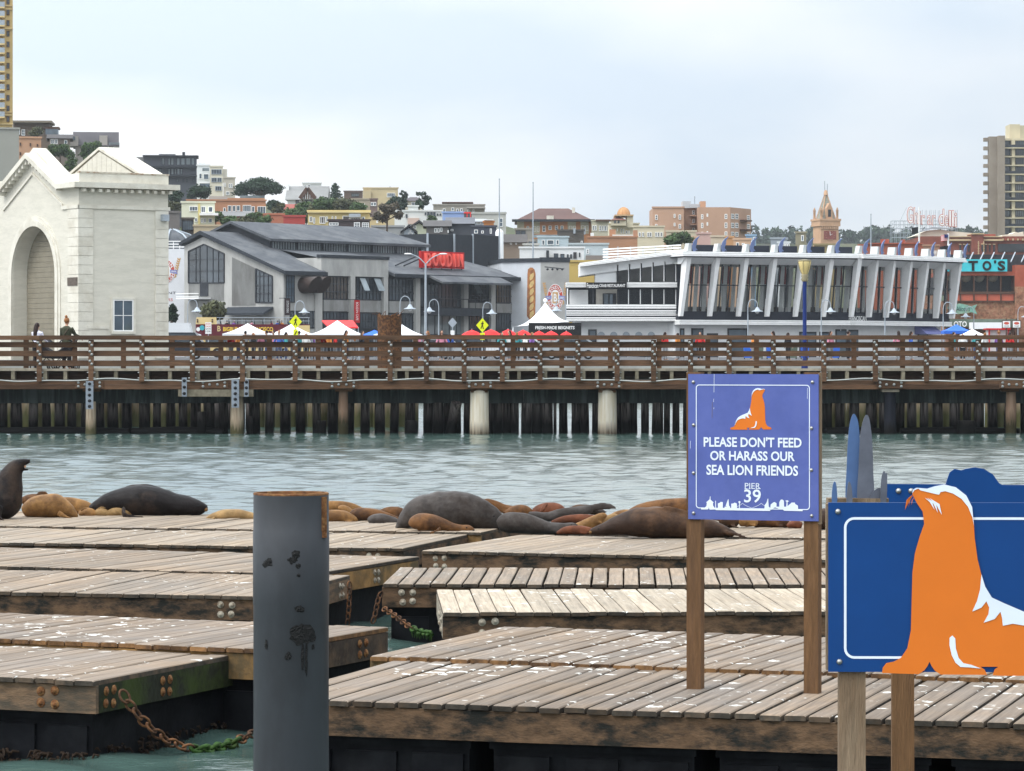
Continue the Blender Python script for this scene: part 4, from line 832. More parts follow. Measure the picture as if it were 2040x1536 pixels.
# round bakery emblem: rings, centre panel, ribbon, ears of wheat, lettering on an arc
mat('emblem_red', (0.50, 0.085, 0.055), 0.7, 0.15, 3); mat('emblem_blue', (0.22, 0.24, 0.48), 0.7, 0.15, 3); mat('emblem_gold', (0.52, 0.31, 0.13), 0.7, 0.2, 3)
def disc(par, name, m_, cx_, cz, rx, rz, w, n=36, hole=0.0):
    b = MB(); o_ = [(cx_ + rx * math.cos(2 * math.pi * i / n), w, cz + rz * math.sin(2 * math.pi * i / n)) for i in range(n)]
    if hole:
        i_ = [(cx_ + rx * hole * math.cos(2 * math.pi * i / n), w, cz + rz * hole * math.sin(2 * math.pi * i / n)) for i in range(n)]
        b.add(o_ + i_, [(i, (i + 1) % n, n + (i + 1) % n, n + i) for i in range(n)])
    else: b.add(o_, [tuple(range(n))])
    return b.build(name, m_, par)
def emblem(t, cx_, cz, rx, rz, w):
    for s in (-1, 1):
        b = MB()
        for i in range(9):
            z_ = cz + rz * (-.55 + i * .19); x_ = cx_ + s * rx * (1.0 + .06 * i)
            for q in (-1, 1): b.add([(x_, w - .01, z_), (x_ + q * rx * .2, w - .01, z_ + rz * .1), (x_ + q * rx * .16, w - .01, z_ + rz * .24), (x_, w - .01, z_ + rz * .13)], [(0, 1, 2, 3)])
        o = b.build('wheat', 'emblem_gold', t); o['kind'] = 'stuff'
    disc(t, 'ring', 'trim_white', cx_, cz, rx * 1.06, rz * 1.05, w - .02); disc(t, 'ring', 'emblem_red', cx_, cz, rx, rz, w - .03, hole=.62)
    for s in (-1, 1):
        b = MB(); b.add([(cx_ + s * rx * .5, w - .045, cz - rz * .1), (cx_ + s * rx * 1.35, w - .045, cz - rz * .22), (cx_ + s * rx * 1.2, w - .045, cz), (cx_ + s * rx * 1.38, w - .045, cz + rz * .12), (cx_ + s * rx * .5, w - .045, cz + rz * .17)], [(0, 1, 2, 3, 4)]); b.build('ribbon', 'emblem_blue', t)
        lettering('SINCE' if s < 0 else '1849', t, 'trim_white', cx_ + s * rx * .88 - rx * .24, cx_ + s * rx * .88 + rx * .24, cz - rz * .06, cz + rz * .07, w - .055)
    b = MB(); b.box(cx_ - rx * .36, cx_ + rx * .36, w - .06, w - .04, cz - rz * .42, cz + rz * .42); b.build('panel', 'emblem_gold', t); lettering('B', t, 'trim_white', cx_ - rx * .22, cx_ + rx * .22, cz - rz * .3, cz + rz * .3, w - .07, .03)
    for word, up in (('BOUDIN', 1), ('SOURDOUGH', -1)):
        k_ = len(word)
        for i, ch in enumerate(word):
            a_ = math.pi / 2 - (i - (k_ - 1) / 2) * (.36 if k_ < 7 else .3) if up > 0 else -math.pi / 2 + (i - (k_ - 1) / 2) * .3
            x_, z_ = cx_ + rx * .81 * math.cos(a_), cz + rz * .81 * math.sin(a_); v, f = text_poly(ch, .02); xs = [q[0] for q in v]; ys = [q[1] for q in v]; mx_, my_ = (min(xs) + max(xs)) / 2, (min(ys) + max(ys)) / 2; sc = rx * .34 / .72
            th = a_ - math.pi / 2 if up > 0 else a_ + math.pi / 2
            b = MB(); b.add([(x_ + sc * ((q[0] - mx_) * math.cos(th) - (q[1] - my_) * math.sin(th)), w - .05, z_ + sc * 1.15 * ((q[0] - mx_) * math.sin(th) + (q[1] - my_) * math.cos(th))) for q in v], f); b.build('letter', 'trim_white', t)
mat('wall_bluewhite', (0.52, 0.54, 0.57), 0.75, 0.08, 0.5, stain=(0.42, 0.42, 0.42), stain_amt=0.6, stain_scale=0.2)
mat('wall_greige', (0.40, 0.395, 0.375), 0.75, 0.10, 0.5, stain=(0.30, 0.29, 0.28), stain_amt=0.6, stain_scale=0.3)
WFm = Frame(1077, 418, R(8)); t = WFm.thing('mural_building', 'pale building with a painted loaf and round bakery emblem on its walls', 'building')
zt = WFm.at_w(1100, 522, 0).z; ur = WFm.at_w(1134, 600, 0).x
b = MB(); b.box(0, ur, 0, 18, LZ, zt); b.build('wall', 'wall_greige', t); b = MB(); b.box(-.1, ur + .1, -.1, .35, zt, zt + .6); b.build('parapet_cap', 'slate_trim', t)
b = MB(); b.prism([(-.003, 0, LZ), (-.003, 0, zt), (-4.6, 3.2, zt), (-4.6, 3.2, LZ)], (0, 14, 0)); b.build('side_wall', 'wall_bluewhite', t)
b = MB(); b.prism([(-.003, -.15, zt + .003), (-4.7, 3.05, zt + .003), (-4.7, 16, zt + .003), (-.003, 16, zt + .003)], (0, 0, .5)); b.build('side_cap', 'slate_trim', t)
p = WFm.at_w(1106, 593, 0); emblem(t, p.x, p.z, WFm.at_w(1121, 593, 0).x - p.x, WFm.at_w(1106, 567, 0).z - p.z, -.01)
mat('crust', (0.36, 0.15, 0.05), 0.7, 0.35, 2, stain=(0.16, 0.06, 0.03), stain_amt=.7, stain_scale=1.2); mat('crumb', (0.55, 0.40, 0.17), 0.7, 0.25, 2)
def onside(px, py):                        # point on the slanted side wall
    for k_ in range(1): pass
    th = math.atan2(-3.2, 4.597); fr = Frame(1077, 418, R(8) + math.atan2(-3.2, 4.597)); q = fr.at_w(px, py, 0); s_ = q.x; return Vector((s_ * math.cos(th), s_ * math.sin(th), q.z))
nrm = Vector((-3.2, -4.6, 0)).normalized()
ring = [(1051, 545), (1052, 537), (1056, 533), (1061, 533), (1065, 537), (1067, 545), (1067, 600), (1066, 630), (1062, 637), (1055, 637), (1050, 630), (1050, 600)]
b = MB(); b.add([onside(x_, y_) + nrm * .03 for x_, y_ in ring], [tuple(range(len(ring)))[::-1]]); o = b.build('painted_loaf', 'crust', t)
for i in range(6): y_ = 547 + i * 15; b = MB(); b.add([onside(x2, y2) + nrm * .05 for x2, y2 in ((1055, y_ + 6), (1057, y_), (1063, y_ - 4), (1064, y_ + 3), (1061, y_ + 9), (1056, y_ + 12))], [(0, 1, 2, 3, 4, 5)]); b.build('painted_score', 'crumb', o)
b = MB(); lp = WFm.at_w(1083, 532, 0); lq = WFm.at_w(1122, 536, 0); b.bar((lp.x, -.8, lp.z), (lq.x, -.8, lq.z), .06); b.build('light_rail', 'trim_dark', t)
for i in range(4): x_ = lp.x + (lq.x - lp.x) * (i + .6) / 4; b = MB(); b.sphere((x_, -.85, lp.z - .3), (.16, .2, .16), 8, 5); b.build('spotlight', 'trim_dark', t)
# the white wall with the same emblem, left of the hall
WL = Frame(330, 402, R(0)); t = WL.thing('white_tank_building', 'white windowless wall with a round bakery emblem next to the headhouse', 'building'); zt = WL.at_w(340, 496, 0).z; ur = WL.at_w(373.5, 600, 0).x
b = MB(); b.box(-4, ur, 0, 12, LZ, zt); b.build('wall', mat('tank_white', (.66, .67, .69), .7, .05, 1), t)
p = WL.at_w(330, 541, 0); emblem(t, p.x, p.z, WL.at_w(348, 541, 0).x - p.x, WL.at_w(330, 518, 0).z - p.z, -.01)
q = WL.at_w(334, 586, 0); e_ = WL.at_w(350.5, 581, 0); lettering('RESTAURANT', t, 'trim_dark', e_.x - 4.6, e_.x, q.z, e_.z, -.03)
q = WL.at_w(334, 600, 0); e_ = WL.at_w(344, 594, 0); lettering('MUSEUM TOURS', t, 'emblem_red', e_.x - 4.6, e_.x, q.z, e_.z, -.03)
for i in range(3): b = MB(); z_ = zt + .25 + i * .35; b.bar((-4, .3, z_), (ur, .3, z_), .06); b.build('roof_rail', 'white_paint', t)
for i in range(9): b = MB(); x_ = -3.8 + i * (ur + 3.6) / 8; b.bar((x_, .3, zt), (x_, .3, zt + .95), .05); b.build('rail_post', 'white_paint', t)
b = MB(); b.lathe([(4.0, 0), (3.6, .9), (2.4, 1.9), (.8, 2.5), (.0005, 2.6)], (0, 6, zt), 16); b.build('roof_dome', 'slate_roof', t)
for i in range(8): a_ = i * math.pi / 4; b = MB(); b.tube([(4.05 * math.cos(a_), 6 + 4.05 * math.sin(a_), zt + .05), (3.65 * math.cos(a_), 6 + 3.65 * math.sin(a_), zt + .98), (2.4 * math.cos(a_), 6 + 2.4 * math.sin(a_), zt + 2.0), (.5 * math.cos(a_), 6 + .5 * math.sin(a_), zt + 2.65)], .12, 5); b.build('dome_rib', 'lamp_grey', t)
# ------------------------------------------------------------------ the white glass-fronted restaurant
mat('rest_white', (0.78, 0.79, 0.79), 0.55, 0.04, 1.0); mat('rest_navy', (0.014, 0.017, 0.027), 0.5, 0.2, 1); mat('fin_blue', (0.12, 0.16, 0.30), 0.5, 0.15, 1)
mat('interior', (0.36, 0.35, 0.33), 0.7, 0.5, 0.25, detail=3); mat('blind_red', (0.22, 0.028, 0.03), 0.7, 0.2, 1); mat('curtain', (0.48, 0.50, 0.49), 0.8, 0.1, 1)
gt = bpy.data.materials.new('clear_pane'); gt.use_nodes = True; MATS['clear_pane'] = gt
bb = gt.node_tree.nodes['Principled BSDF']; bb.inputs['Base Color'].default_value = (.02, .024, .028, 1); bb.inputs['Roughness'].default_value = .03; bb.inputs['Alpha'].default_value = 0.16; bb.inputs['IOR'].default_value = 1.5
R1 = Frame(1352, 370, math.atan2(8.6, 20.4)); L2 = 22.1
p2 = R1.o + R1.u * L2; R2 = Frame(CX + p2.x / p2.y * F, p2.y, math.atan2(16.5, 14.0)); L3 = 21.6
t = R1.thing('glass_restaurant', 'white waterfront restaurant with leaning fins before a long glass front', 'building')
def into(fr): return Matrix.Rotation(-R1.t, 4, 'Z') @ Matrix.Translation(-R1.o) @ Matrix.Translation(fr.o) @ Matrix.Rotation(fr.t, 4, 'Z')
def fb(fr, name, m_, par, build):          # build in frame fr, express in the building's own frame
    b = MB(); build(b); M = into(fr); b.v = [tuple(M @ Vector(v)) for v in b.v]; return b.build(name, m_, par)
def zz(row, fr=R1, px=1352): return fr.at_w(px, row, 0).z
zg0, zg1, zr0, zr1 = zz(620), zz(526), zz(515), zz(498); zn = zz(637); zw = zz(643)
for fr, Ln, nfin, ofs in ((R1, L2, 7, 0), (R2, L3, 6, 1)):
    # ground floor, white band, navy skirt, glass front, fascia and roof
    fb(fr, 'ground_wall', 'rest_white', t, lambda b: b.box(0.02, Ln - .02, 1.2, 14, LZ, zn - .3))
    for i, (a_, e_) in enumerate(((zw, zw + .16), (zw + .19, zw + .34), (zw - .2, zw - .03))): fb(fr, 'band', 'trim_white', t, lambda b: b.box(-.05, Ln, -.35 - .03 * i, 1.19, a_, e_))
    fb(fr, 'skirt', 'rest_navy', t, lambda b: b.box(0, Ln, -.02, 1.3, zw + .36, zg0))
    for i in range(int(Ln / 1.2)): fb(fr, 'skirt_panel', 'rest_navy', t, lambda b: b.box(i * 1.2 + .03, i * 1.2 + 1.15, -.06, -.022, zw + .9, zg0 - .08))
    fb(fr, 'rear_sill', 'interior', t, lambda b: b.box(0, Ln, 11, 11.3, zw + .36, zg0 + .7))
    for i in range(8): fb(fr, 'rear_pillar', 'curtain', t, lambda b: b.box(i * Ln / 8, i * Ln / 8 + .7, 11, 11.3, zg0 + .703, zg1))
    fb(fr, 'floor', 'interior', t, lambda b: b.box(0, Ln, .3, 11, zg0 - .5, zg0 - .3))
    fb(fr, 'ceiling', 'curtain', t, lambda b: b.box(0, Ln, .3, 11, zg1 + .05, zg1 + .2))
    fb(fr, 'fascia', 'rest_white', t, lambda b: b.hexa([(-.0, -.5, zg1), (Ln, -.5, zg1), (Ln, .3, zg1), (0, .3, zg1), (-.0, -1.9, zr0 + .2), (Ln, -1.9, zr0 + .2), (Ln, .3, zr0 + .2), (0, .3, zr0 + .2)]))
    for i in range(3): fb(fr, 'roof_band', 'trim_white', t, lambda b: b.box(-.6, Ln + (.1 if ofs else 0), -2.5 + i * .12, 3, zr0 + .22 + i * .19, zr0 + .22 + i * .19 + .155))
    fb(fr, 'roof', 'rest_navy', t, lambda b: b.box(-.2, Ln, -2.0, 14, zr0 + .1, zr0 + .74))
    sp = Ln / (nfin - 1 if not ofs else nfin)
    for i in range(nfin):
        x = i * sp if not ofs else (i + 1) * sp - .2; 
        lean = .3 if not ofs else -.3
        o = fb(fr, 'fin', 'trim_white', t, lambda b: b.hexa([(x - .16, -.75, zw + .75), (x + .22, -.75, zw + .75), (x + .22, -.15, zw + .75), (x - .16, -.15, zw + .75), (x + lean - .1, -1.9, zr0 + .2), (x + lean + .42, -1.9, zr0 + .2), (x + lean + .42, -.4, zr0 + .2), (x + lean - .1, -.4, zr0 + .2)]))
        fb(fr, 'fin_cap', 'curtain', t, lambda b: b.hexa([(x + lean - .1, -1.9, zr0 + .8), (x + lean + .4, -1.9, zr0 + .8), (x + lean + .4, -.9, zr0 + .8), (x + lean - .1, -.9, zr0 + .8), (x + lean + .1, -1.9, zr0 + 1.7), (x + lean + .45, -1.9, zr0 + 1.7), (x + lean + .45, -.9, zr0 + 1.7), (x + lean + .1, -.9, zr0 + 1.7)]))
        # blue marlin cut-out on every roof cap
        mar = catmull([(1.25, -.25), (.95, .1), (.85, .7), (1.0, 1.4), (1.45, 2.0), (2.3, 2.55), (1.85, 1.9), (1.75, 1.2), (1.5, .55), (1.9, .1), (1.6, .12)], 3)
        fb(fr, 'marlin', 'fin_blue', t, lambda b: b.prism([(x + lean - .1 + a_ * .62, -2.15, zr0 + .85 + c_ * .66) for a_, c_ in mar], (0, .12, 0)))
        if i < nfin - (0 if ofs else 1) or ofs:
            # panes and mullions of this bay, leaning with the fins
            x0 = x if not ofs else x - sp
            for k_ in range(3):
                a_ = x0 + .3 + k_ * (sp - .3) / 3; e_ = a_ + (sp - .3) / 3 - .12
                o = fb(fr, 'pane', 'clear_pane', t, lambda b: b.hexa([(a_, -.12, zg0), (e_, -.12, zg0), (e_, -.08, zg0), (a_, -.08, zg0), (a_ + lean * .75, -.62, zg1), (e_ + lean * .75, -.62, zg1), (e_ + lean * .75, -.58, zg1), (a_ + lean * .75, -.58, zg1)]))
                fb(fr, 'mullion', 'trim_dark', t, lambda b: b.hexa([(e_ + .01, -.2, zg0), (e_ + .11, -.2, zg0), (e_ + .11, .0, zg0), (e_ + .01, .0, zg0), (e_ + lean * .75, -.7, zg1), (e_ + .11 + lean * .75, -.7, zg1), (e_ + .11 + lean * .75, -.5, zg1), (e_ + lean * .75, -.5, zg1)]))
                if k_ != 1 or not ofs:
                    fb(fr, 'curtain', 'curtain', t, lambda b: b.hexa([(e_ - .5, .3, zg0), (e_ - .02, .3, zg0), (e_ - .02, .36, zg0), (e_ - .5, .36, zg0), (e_ - .5 + lean * .7, .0, zg1), (e_ - .02 + lean * .7, .0, zg1), (e_ - .02 + lean * .7, .06, zg1), (e_ - .5 + lean * .7, .06, zg1)]))
                if not ofs and (i + k_) % 2 == 0: fb(fr, 'blind', 'blind_red', t, lambda b: b.box(a_ + .8, e_ + .75, .7, .76, (zg0 + zg1) / 2 + .5, zg1 - .15))
                if random.random() < .75:     # tables and chairs seen through the glass
                    fb(fr, 'table', 'trim_white' if random.random() < .5 else 'bark', t, lambda b: b.box(a_ + .2, e_ - .1, 1.0, 2.0, zg0 - .29, zg0 + random.uniform(.25, .6)))
            fb(fr, 'transom', 'trim_dark', t, lambda b: b.box(x0 + .5, x0 + sp + .55, -.5, -.36, (zg0 + zg1) / 2 + .25, (zg0 + zg1) / 2 + .37))
    # doors and windows of the ground floor
for (a_, r0, e_, r1, fr) in ((1354, 654, 1363, 690, R1), (1377, 654, 1401, 690, R1), (1408, 664, 1430, 690, R1), (1449, 654, 1488, 690, R1), (1592, 661, 1626, 690, R1), (1632, 661, 1652, 690, R1), (1664, 656, 1686, 690, R1), (1690, 657, 1709, 690, R2), (1828, 660, 1848, 690, R2)):
    q = [fr.at_w(a_, r1, 1.2), fr.at_w(e_, r0, 1.2)]
    fb(fr, 'door', 'trim_dark', t, lambda b: b.box(q[0].x, q[1].x, 1.12, 1.197, LZ, q[1].z)); fb(fr, 'pane', 'glass_blue', t, lambda b: b.box(q[0].x + .15, q[1].x - .15, 1.08, 1.117, LZ + .4, q[1].z - .2))
q = [R2.at_w(1822, 690, 1.2), R2.at_w(1856, 648, 1.2)]; fb(R2, 'awning', mat('awning_violet', (.16, .17, .36), .7), t, lambda b: b.hexa([(q[0].x, -.6, q[1].z - 1.1), (q[1].x, -.6, q[1].z - 1.1), (q[1].x, 1.19, q[1].z - 1.1), (q[0].x, 1.19, q[1].z - 1.1), (q[0].x, .9, q[1].z), (q[1].x, .9, q[1].z), (q[1].x, 1.19, q[1].z), (q[0].x, 1.19, q[1].z)]))
q = [R2.at_w(1691, 638.5, -.1), R2.at_w(1726, 630, -.1)]; o = lettering('FRANCISCAN', t, 'trim_white', 0, 1, 0, 1, 0, .01); M = into(R2); o.data.transform(M @ Matrix.Translation((q[0].x, -.12, q[0].z)) @ Matrix.Diagonal((q[1].x - q[0].x, 1, q[1].z - q[0].z, 1)))
# the wing on the left: balconies, sloping roof, navy corner
LW = Frame(1127, 372, 0.0)
def lb(name, m_, r, d0, d1, par=None):     # box from a pixel rectangle on the wing front
    u0, u1, z0, z1 = LW.rect(r, 0); return fb(LW, name, m_, par or t, lambda b: b.box(u0, u1, d0, d1, z0, z1))
lb('corner_wall', 'rest_navy', (1346, 524, 1362, 637), -.4, 3)
lb('wing_wall', 'rest_navy', (1130, 567, 1346, 640), 2.2, 10)
lb('upper_wall', 'rest_white', (1186, 527, 1228, 563), -.1, 4)
lb('back_wall', 'interior', (1228, 520, 1348, 562), 3, 4)
for a_, r0, r1 in ((1127, 563, 566), (1127, 567, 569.5), (1127, 570.5, 572.5)): lb('balcony_band', 'trim_white', (a_, r0, 1167, r1), -1.0, 2.1); lb('balcony_band', 'trim_white', (1248, r0, 1348, r1), -1.0, 2.1)
lb('signboard', 'black_metal', (1167, 563, 1248, 575), -1.25, -.9)
q = LW.rect((1182, 565.5, 1246, 571.5)); fb(LW, 'x', None, t, lambda b: b.box(0, .01, 0, .01, 0, .01)); bpy.data.objects.remove([c for c in t.children if c.name.startswith('x')][0])
for s_, r_ in (('Franciscan', (1169, 564.5, 1192, 573.5)), ('CRAB RESTAURANT', (1194, 566, 1245.5, 571.8))):
    u0, u1, z0, z1 = LW.rect(r_, -1.25); o = lettering(s_, t, 'trim_white', u0, u1, z0, z1, -1.28, .012); o.data.transform(into(LW))
for r0, r1 in ((607, 611), (611.8, 615), (618, 620), (621, 623), (624.5, 626.5), (627.6, 629), (632, 634.5), (635.3, 637.5), (638.2, 640)): lb('balcony_rail', 'trim_white', (1126, r0, 1346, r1), -1.3, -1.15)
lb('balcony_floor', 'rest_navy', (1128, 629, 1346, 633), -1.1, 2.2)
lb('column', 'trim_white', (1129, 575, 1131.5, 607), -1.0, -.8); lb('white_screen', 'trim_white', (1135, 577, 1172, 606), 1.2, 1.5)
lb('column', 'trim_dark', (1180, 574, 1183, 607), -1.0, -.8)
lb('inner_wall', mat('rest_beige', (.46, .43, .38), .7), (1188, 576, 1231, 607), 1.0, 2.1); lb('door', 'trim_dark', (1201, 584, 1228, 607), .8, .99); lb('pane', 'glass_blue', (1204, 586, 1212, 606), .7, .79); lb('pane', 'glass_blue', (1215, 586, 1221, 606), .7, .79)
for i in range(5):
    a_ = 1230 + i * 23.5
    for r0, r1 in ((528 - i * 1.7, 561), (577, 606)):
        lb('pane', 'clear_pane', (a_ + 2, r0, a_ + 21, r1), -.3, -.25); lb('mullion', 'trim_dark', (a_ - 1, r0, a_ + 1.8, r1), -.4, -.15); lb('fin', 'trim_white', (a_ + 21.2, r0, a_ + 22.6, r1), -.45, -.1)
ZR = LW.rect((1155, 505, 1365, 532), 0)
def slope(name, m_, d0, d1, o0, o1):
    fb(LW, name, m_, t, lambda b: b.hexa([(ZR[0], d0, ZR[2] + o0), (ZR[1], d0, ZR[3] + o0), (ZR[1], d1, ZR[3] + o0), (ZR[0], d1, ZR[2] + o0), (ZR[0], d0, ZR[2] + o1), (ZR[1], d0, ZR[3] + o1), (ZR[1], d1, ZR[3] + o1), (ZR[0], d1, ZR[2] + o1)]))
slope('soffit', 'rest_white', -.4, 8, -1.0, -.02)
for i in range(3): slope('roof_band', 'trim_white', -1.6 + .1 * i, 9, .0 + .16 * i, .125 + .16 * i)
for i in range(5):
    b0 = 4.0; u0, u1, z0, z1 = LW.rect((1201, 487 + i * 5.2, 1357, 489.4 + i * 5.2), b0); d_ = .5
    fb(LW, 'roof_screen_slat', 'trim_white', t, lambda b: b.hexa([(u0, b0, z0 - d_), (u1, b0, z0), (u1, b0 + .1, z0), (u0, b0 + .1, z0 - d_), (u0, b0, z1 - d_), (u1, b0, z1), (u1, b0 + .1, z1), (u0, b0 + .1, z1 - d_)]))
for i in range(7): a_ = 1205 + i * 25; u0, u1, z0, z1 = LW.rect((a_, 486, a_ + 2, 516), 4.2); fb(LW, 'screen_post', 'lamp_grey', t, lambda b: b.box(u0, u1, 4.2, 4.3, z0 - .5, z1 - .3))
lb('ground_wall', 'rest_white', (1158, 640.5, 1350, 706), .8, 8); lb('wing_end', 'rest_white', (1142, 640.5, 1157.5, 650), -.6, 6); lb('door', 'trim_dark', (1172, 656, 1189, 700), .7, .797); lb('pane', 'glass_blue', (1175.5, 659, 1186.5, 668), .62, .69)
for px in (1198, 1223, 1248, 1273, 1298): u_, _, z_, _2 = LW.rect((px, 666, px + 2, 668)); o = fb(LW, 'porthole', 'lamp_grey', t, lambda b: b.tube([(u_, .797, z_), (u_, .65, z_)], [.42, .42], 14))
for i in range(6): a_ = 1376 + i * 55; q = R1.at_w(a_, 497, 5); fb(R1, 'roof_plant', 'rest_navy', t, lambda b: b.box(q.x, q.x + 2.6, 4, 5.4, zr0 + .7, zr0 + 1.75))

# ------------------------------------------------------------------ brick restaurant with the turquoise sign
mat('brick', (0.25, 0.115, 0.07), 0.85, 0.5, 2.5, stain=(0.42, 0.26, 0.15), stain_amt=0.6, stain_scale=1.6); mat('brick_red', (0.32, 0.085, 0.05), 0.8, 0.15, 1.2); mat('brown_trim', (0.085, 0.045, 0.03), 0.7, 0.2, 1); mat('turquoise', (0.06, 0.50, 0.56), 0.6, 0.08, 1.5); mat('lampshade', (0.42, 0.38, 0.27), 0.7, 0.1, 2)
AF = Frame(1878, 425, 0.0); t = AF.thing('brick_restaurant', 'red brick restaurant with a window band under a turquoise sign', 'building')
def ab(name, m_, r, d0, d1, par=None):
    u0, u1, z0, z1 = AF.rect(r, 0); b = MB(); b.box(u0, u1, d0, d1, z0, z1); return b.build(name, m_, par or t)
ab('wall', 'brick', (1878, 600, 2045, 716), 0, 20); ab('upper_wall', 'brick_red', (1878, 541, 2045, 549), -.2, 20); ab('pier_wall', 'brick_red', (2021, 528, 2120, 571), -.4, 20); ab('pier_wall', 'brick', (2021, 571, 2120, 716), -.39, 20)
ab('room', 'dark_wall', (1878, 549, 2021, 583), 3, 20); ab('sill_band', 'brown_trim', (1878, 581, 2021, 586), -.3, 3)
for i in range(6):
    a_ = 1886.5 + i * 26.8; ab('mullion', 'brown_trim', (a_ - 1.2, 549, a_ + 1.2, 582), -.2, .3); 
    if i < 5:
        ab('pane', 'clear_pane', (a_ + 1.3, 549, a_ + 25.4, 581), .05, .1); o = ab('parapet_panel', mat('salmon', (.44, .115, .07), .75, .1, 1), (a_ + 1.5, 586, a_ + 25.2, 599), -.12, .5); ab('mullion', 'brown_trim', (a_ - 1.2, 586, a_ + 1.2, 600), -.3, .5)
        if i < 4: u0, u1, z0, z1 = AF.rect((a_ + 3, 551, a_ + 25, 562), 0); b = MB(); b.sphere(((u0 + u1) / 2, 1.6, z1), ((u1 - u0) / 2, 1.0, z1 - z0), 12, 6); b.build('lampshade', 'lampshade', t)
ab('sill_band', 'brown_trim', (1878, 599, 2021, 601), -.35, .5); ab('roof_deck', 'dark_wall', (1898, 506, 2120, 541), 2, 20)
for i in range(8): u0, u1, z0, z1 = AF.rect((1908 + i * 21, 502, 1922 + i * 21, 522), 0); b = MB(); b.bar((u0, -.3, z0), (u1, 1.9, z1), .09); b.build('sign_brace', 'lamp_grey', t)
sg = AF.thing('turquoise_sign', "long turquoise rooftop board with black letters ending in OTO'S", 'sign'); ab('board', 'turquoise', (1868, 517, 2005, 541), -.7, -.45, sg)
for ch, a_, e_ in (('I', 1872, 1880), ('O', 1899, 1916), ('T', 1929, 1948), ('O', 1957, 1975), ("'", 1980, 1984.5), ('S', 1987.5, 2002.5)):
    u0, u1, z0, z1 = AF.rect((a_, 519.5 if ch != "'" else 518.5, e_, 539.5 if ch != "'" else 525), -.7); lettering(ch, sg, 'black_metal', u0, u1, z0, z1, -.76, .045, .04, 'letter')
# fish-shaped sign on the brick wall
fs_ = AF.thing('fish_sign', 'weathered green fish shaped sign hanging on the brick wall', 'sign')
fish = [(1887, 613), (1895, 607), (1912, 604.5), (1925, 607), (1936, 610), (1947, 606), (1942, 615), (1947, 626), (1936, 622), (1925, 624), (1908, 626), (1895, 622)]
b = MB(); b.prism([tuple(AF.at_w(x_, y_, -.9)) for x_, y_ in fish], (0, .25, 0)); b.build('fish', mat('verdigris', (.16, .33, .27), .7, .35, 1.5, stain=(.33, .30, .18), stain_amt=.6), fs_); u0, u1, z0, z1 = AF.rect((1905, 610, 1932, 620), -.9); lettering("Alioto's", fs_, 'trim_dark', u0, u1, z0, z1, -.93)
ab('shop_front', mat('shop_green', (.10, .13, .10), .7, .2), (1882, 636, 2021, 652), -2.5, -.01); u0, u1, z0, z1 = AF.rect((1900, 640, 1926, 651), -2.5); lettering('OTO', t, 'trim_white', u0, u1, z0, z1, -2.53, .02)
ab('white_awning', 'tent_white', (1925, 643, 2000, 656), -5, -2.6)
# kiosk and little stands at the right
KF = Frame(1995, 400, 0.0); t = KF.thing('red_kiosk', 'small white kiosk with red posts beside the brick restaurant', 'kiosk')
for nm_, m_, r_, d0, d1 in (('roof', 'red_cloth', (1966, 654, 2012, 657), -.6, 3), ('wall', 'white_paint', (1970, 657.5, 2009, 708), .1, 2.6), ('post', 'red_cloth', (1969, 657.5, 1971.5, 708), -.3, 0), ('post', 'red_cloth', (2007, 657.5, 2009.5, 708), -.3, 0), ('post', 'red_cloth', (1989, 657.5, 1991, 708), -.3, 0)):
    u0, u1, z0, z1 = KF.rect(r_); b = MB(); b.box(u0, u1, d0, d1, max(z0, LZ), z1); b.build(nm_, m_, t)
for a_ in (1996, 2016):
    S_ = Frame(a_, 330, 0.0); o = S_.thing('menu_board', 'brown framed board with a white crab notice beside the red kiosk', 'sign', 'crab notice boards')
    u0, u1, z0, z1 = S_.rect((a_, 638, a_ + 18, 654)); b = MB(); b.box(u0, u1, -.05, .05, z0, z1); b.build('board', 'brown_trim', o); b = MB(); b.box(u0 + .08, u1 - .08, -.08, -.053, z0 + .08, z1 - .08); b.build('notice', 'white_paint', o)
    disc(o, 'crab', 'emblem_red', (u0 + u1) / 2, z0 + (z1 - z0) * .62, (u1 - u0) * .3, (z1 - z0) * .17, -.085, 12); lettering('CRABS', o, 'trim_dark', u0 + .2, u1 - .2, z0 + .15, z0 + .3, -.085)
    b = MB(); b.box((u0 + u1) / 2 - .06, (u0 + u1) / 2 + .06, .06, .16, LZ, z1 + .2); b.build('post', 'brown_trim', o)

# ------------------------------------------------------------------ lamps and traffic signs
def at_ground(px, Y): return Vector(((px - CX) / F * Y, Y, LZ))
def gooseneck():
    t = thing('street_lamp', 'x', 'street lamp', group='goose-neck street lamps along the waterfront')
    b = MB(); b.tube([(0, 0, 0), (0, 0, .9), (0, 0, 4.6)], [.13, .085, .06], 8); b.build('pole', 'lamp_grey', t)
    b = MB(); b.tube(catmull([(0, 0, 4.6), (0, 0, 5.4), (.12, 0, 5.95), (.45, 0, 6.2), (.85, 0, 6.05), (1.0, 0, 5.7), (1.0, 0, 5.35)], 4, False), .045, 6); b.build('goose_neck', 'lamp_grey', t)
    b = MB(); b.lathe([(.62, 0), (.6, .06), (.3, .16), (.16, .4), (.06, .5)], (1.0, 0, 4.9), 14); b.build('shade', 'lamp_grey', t)
    b = MB(); b.sphere((1.0, 0, 4.88), (.22, .22, .2), 8, 5); b.build('globe', 'trim_white', t); return t
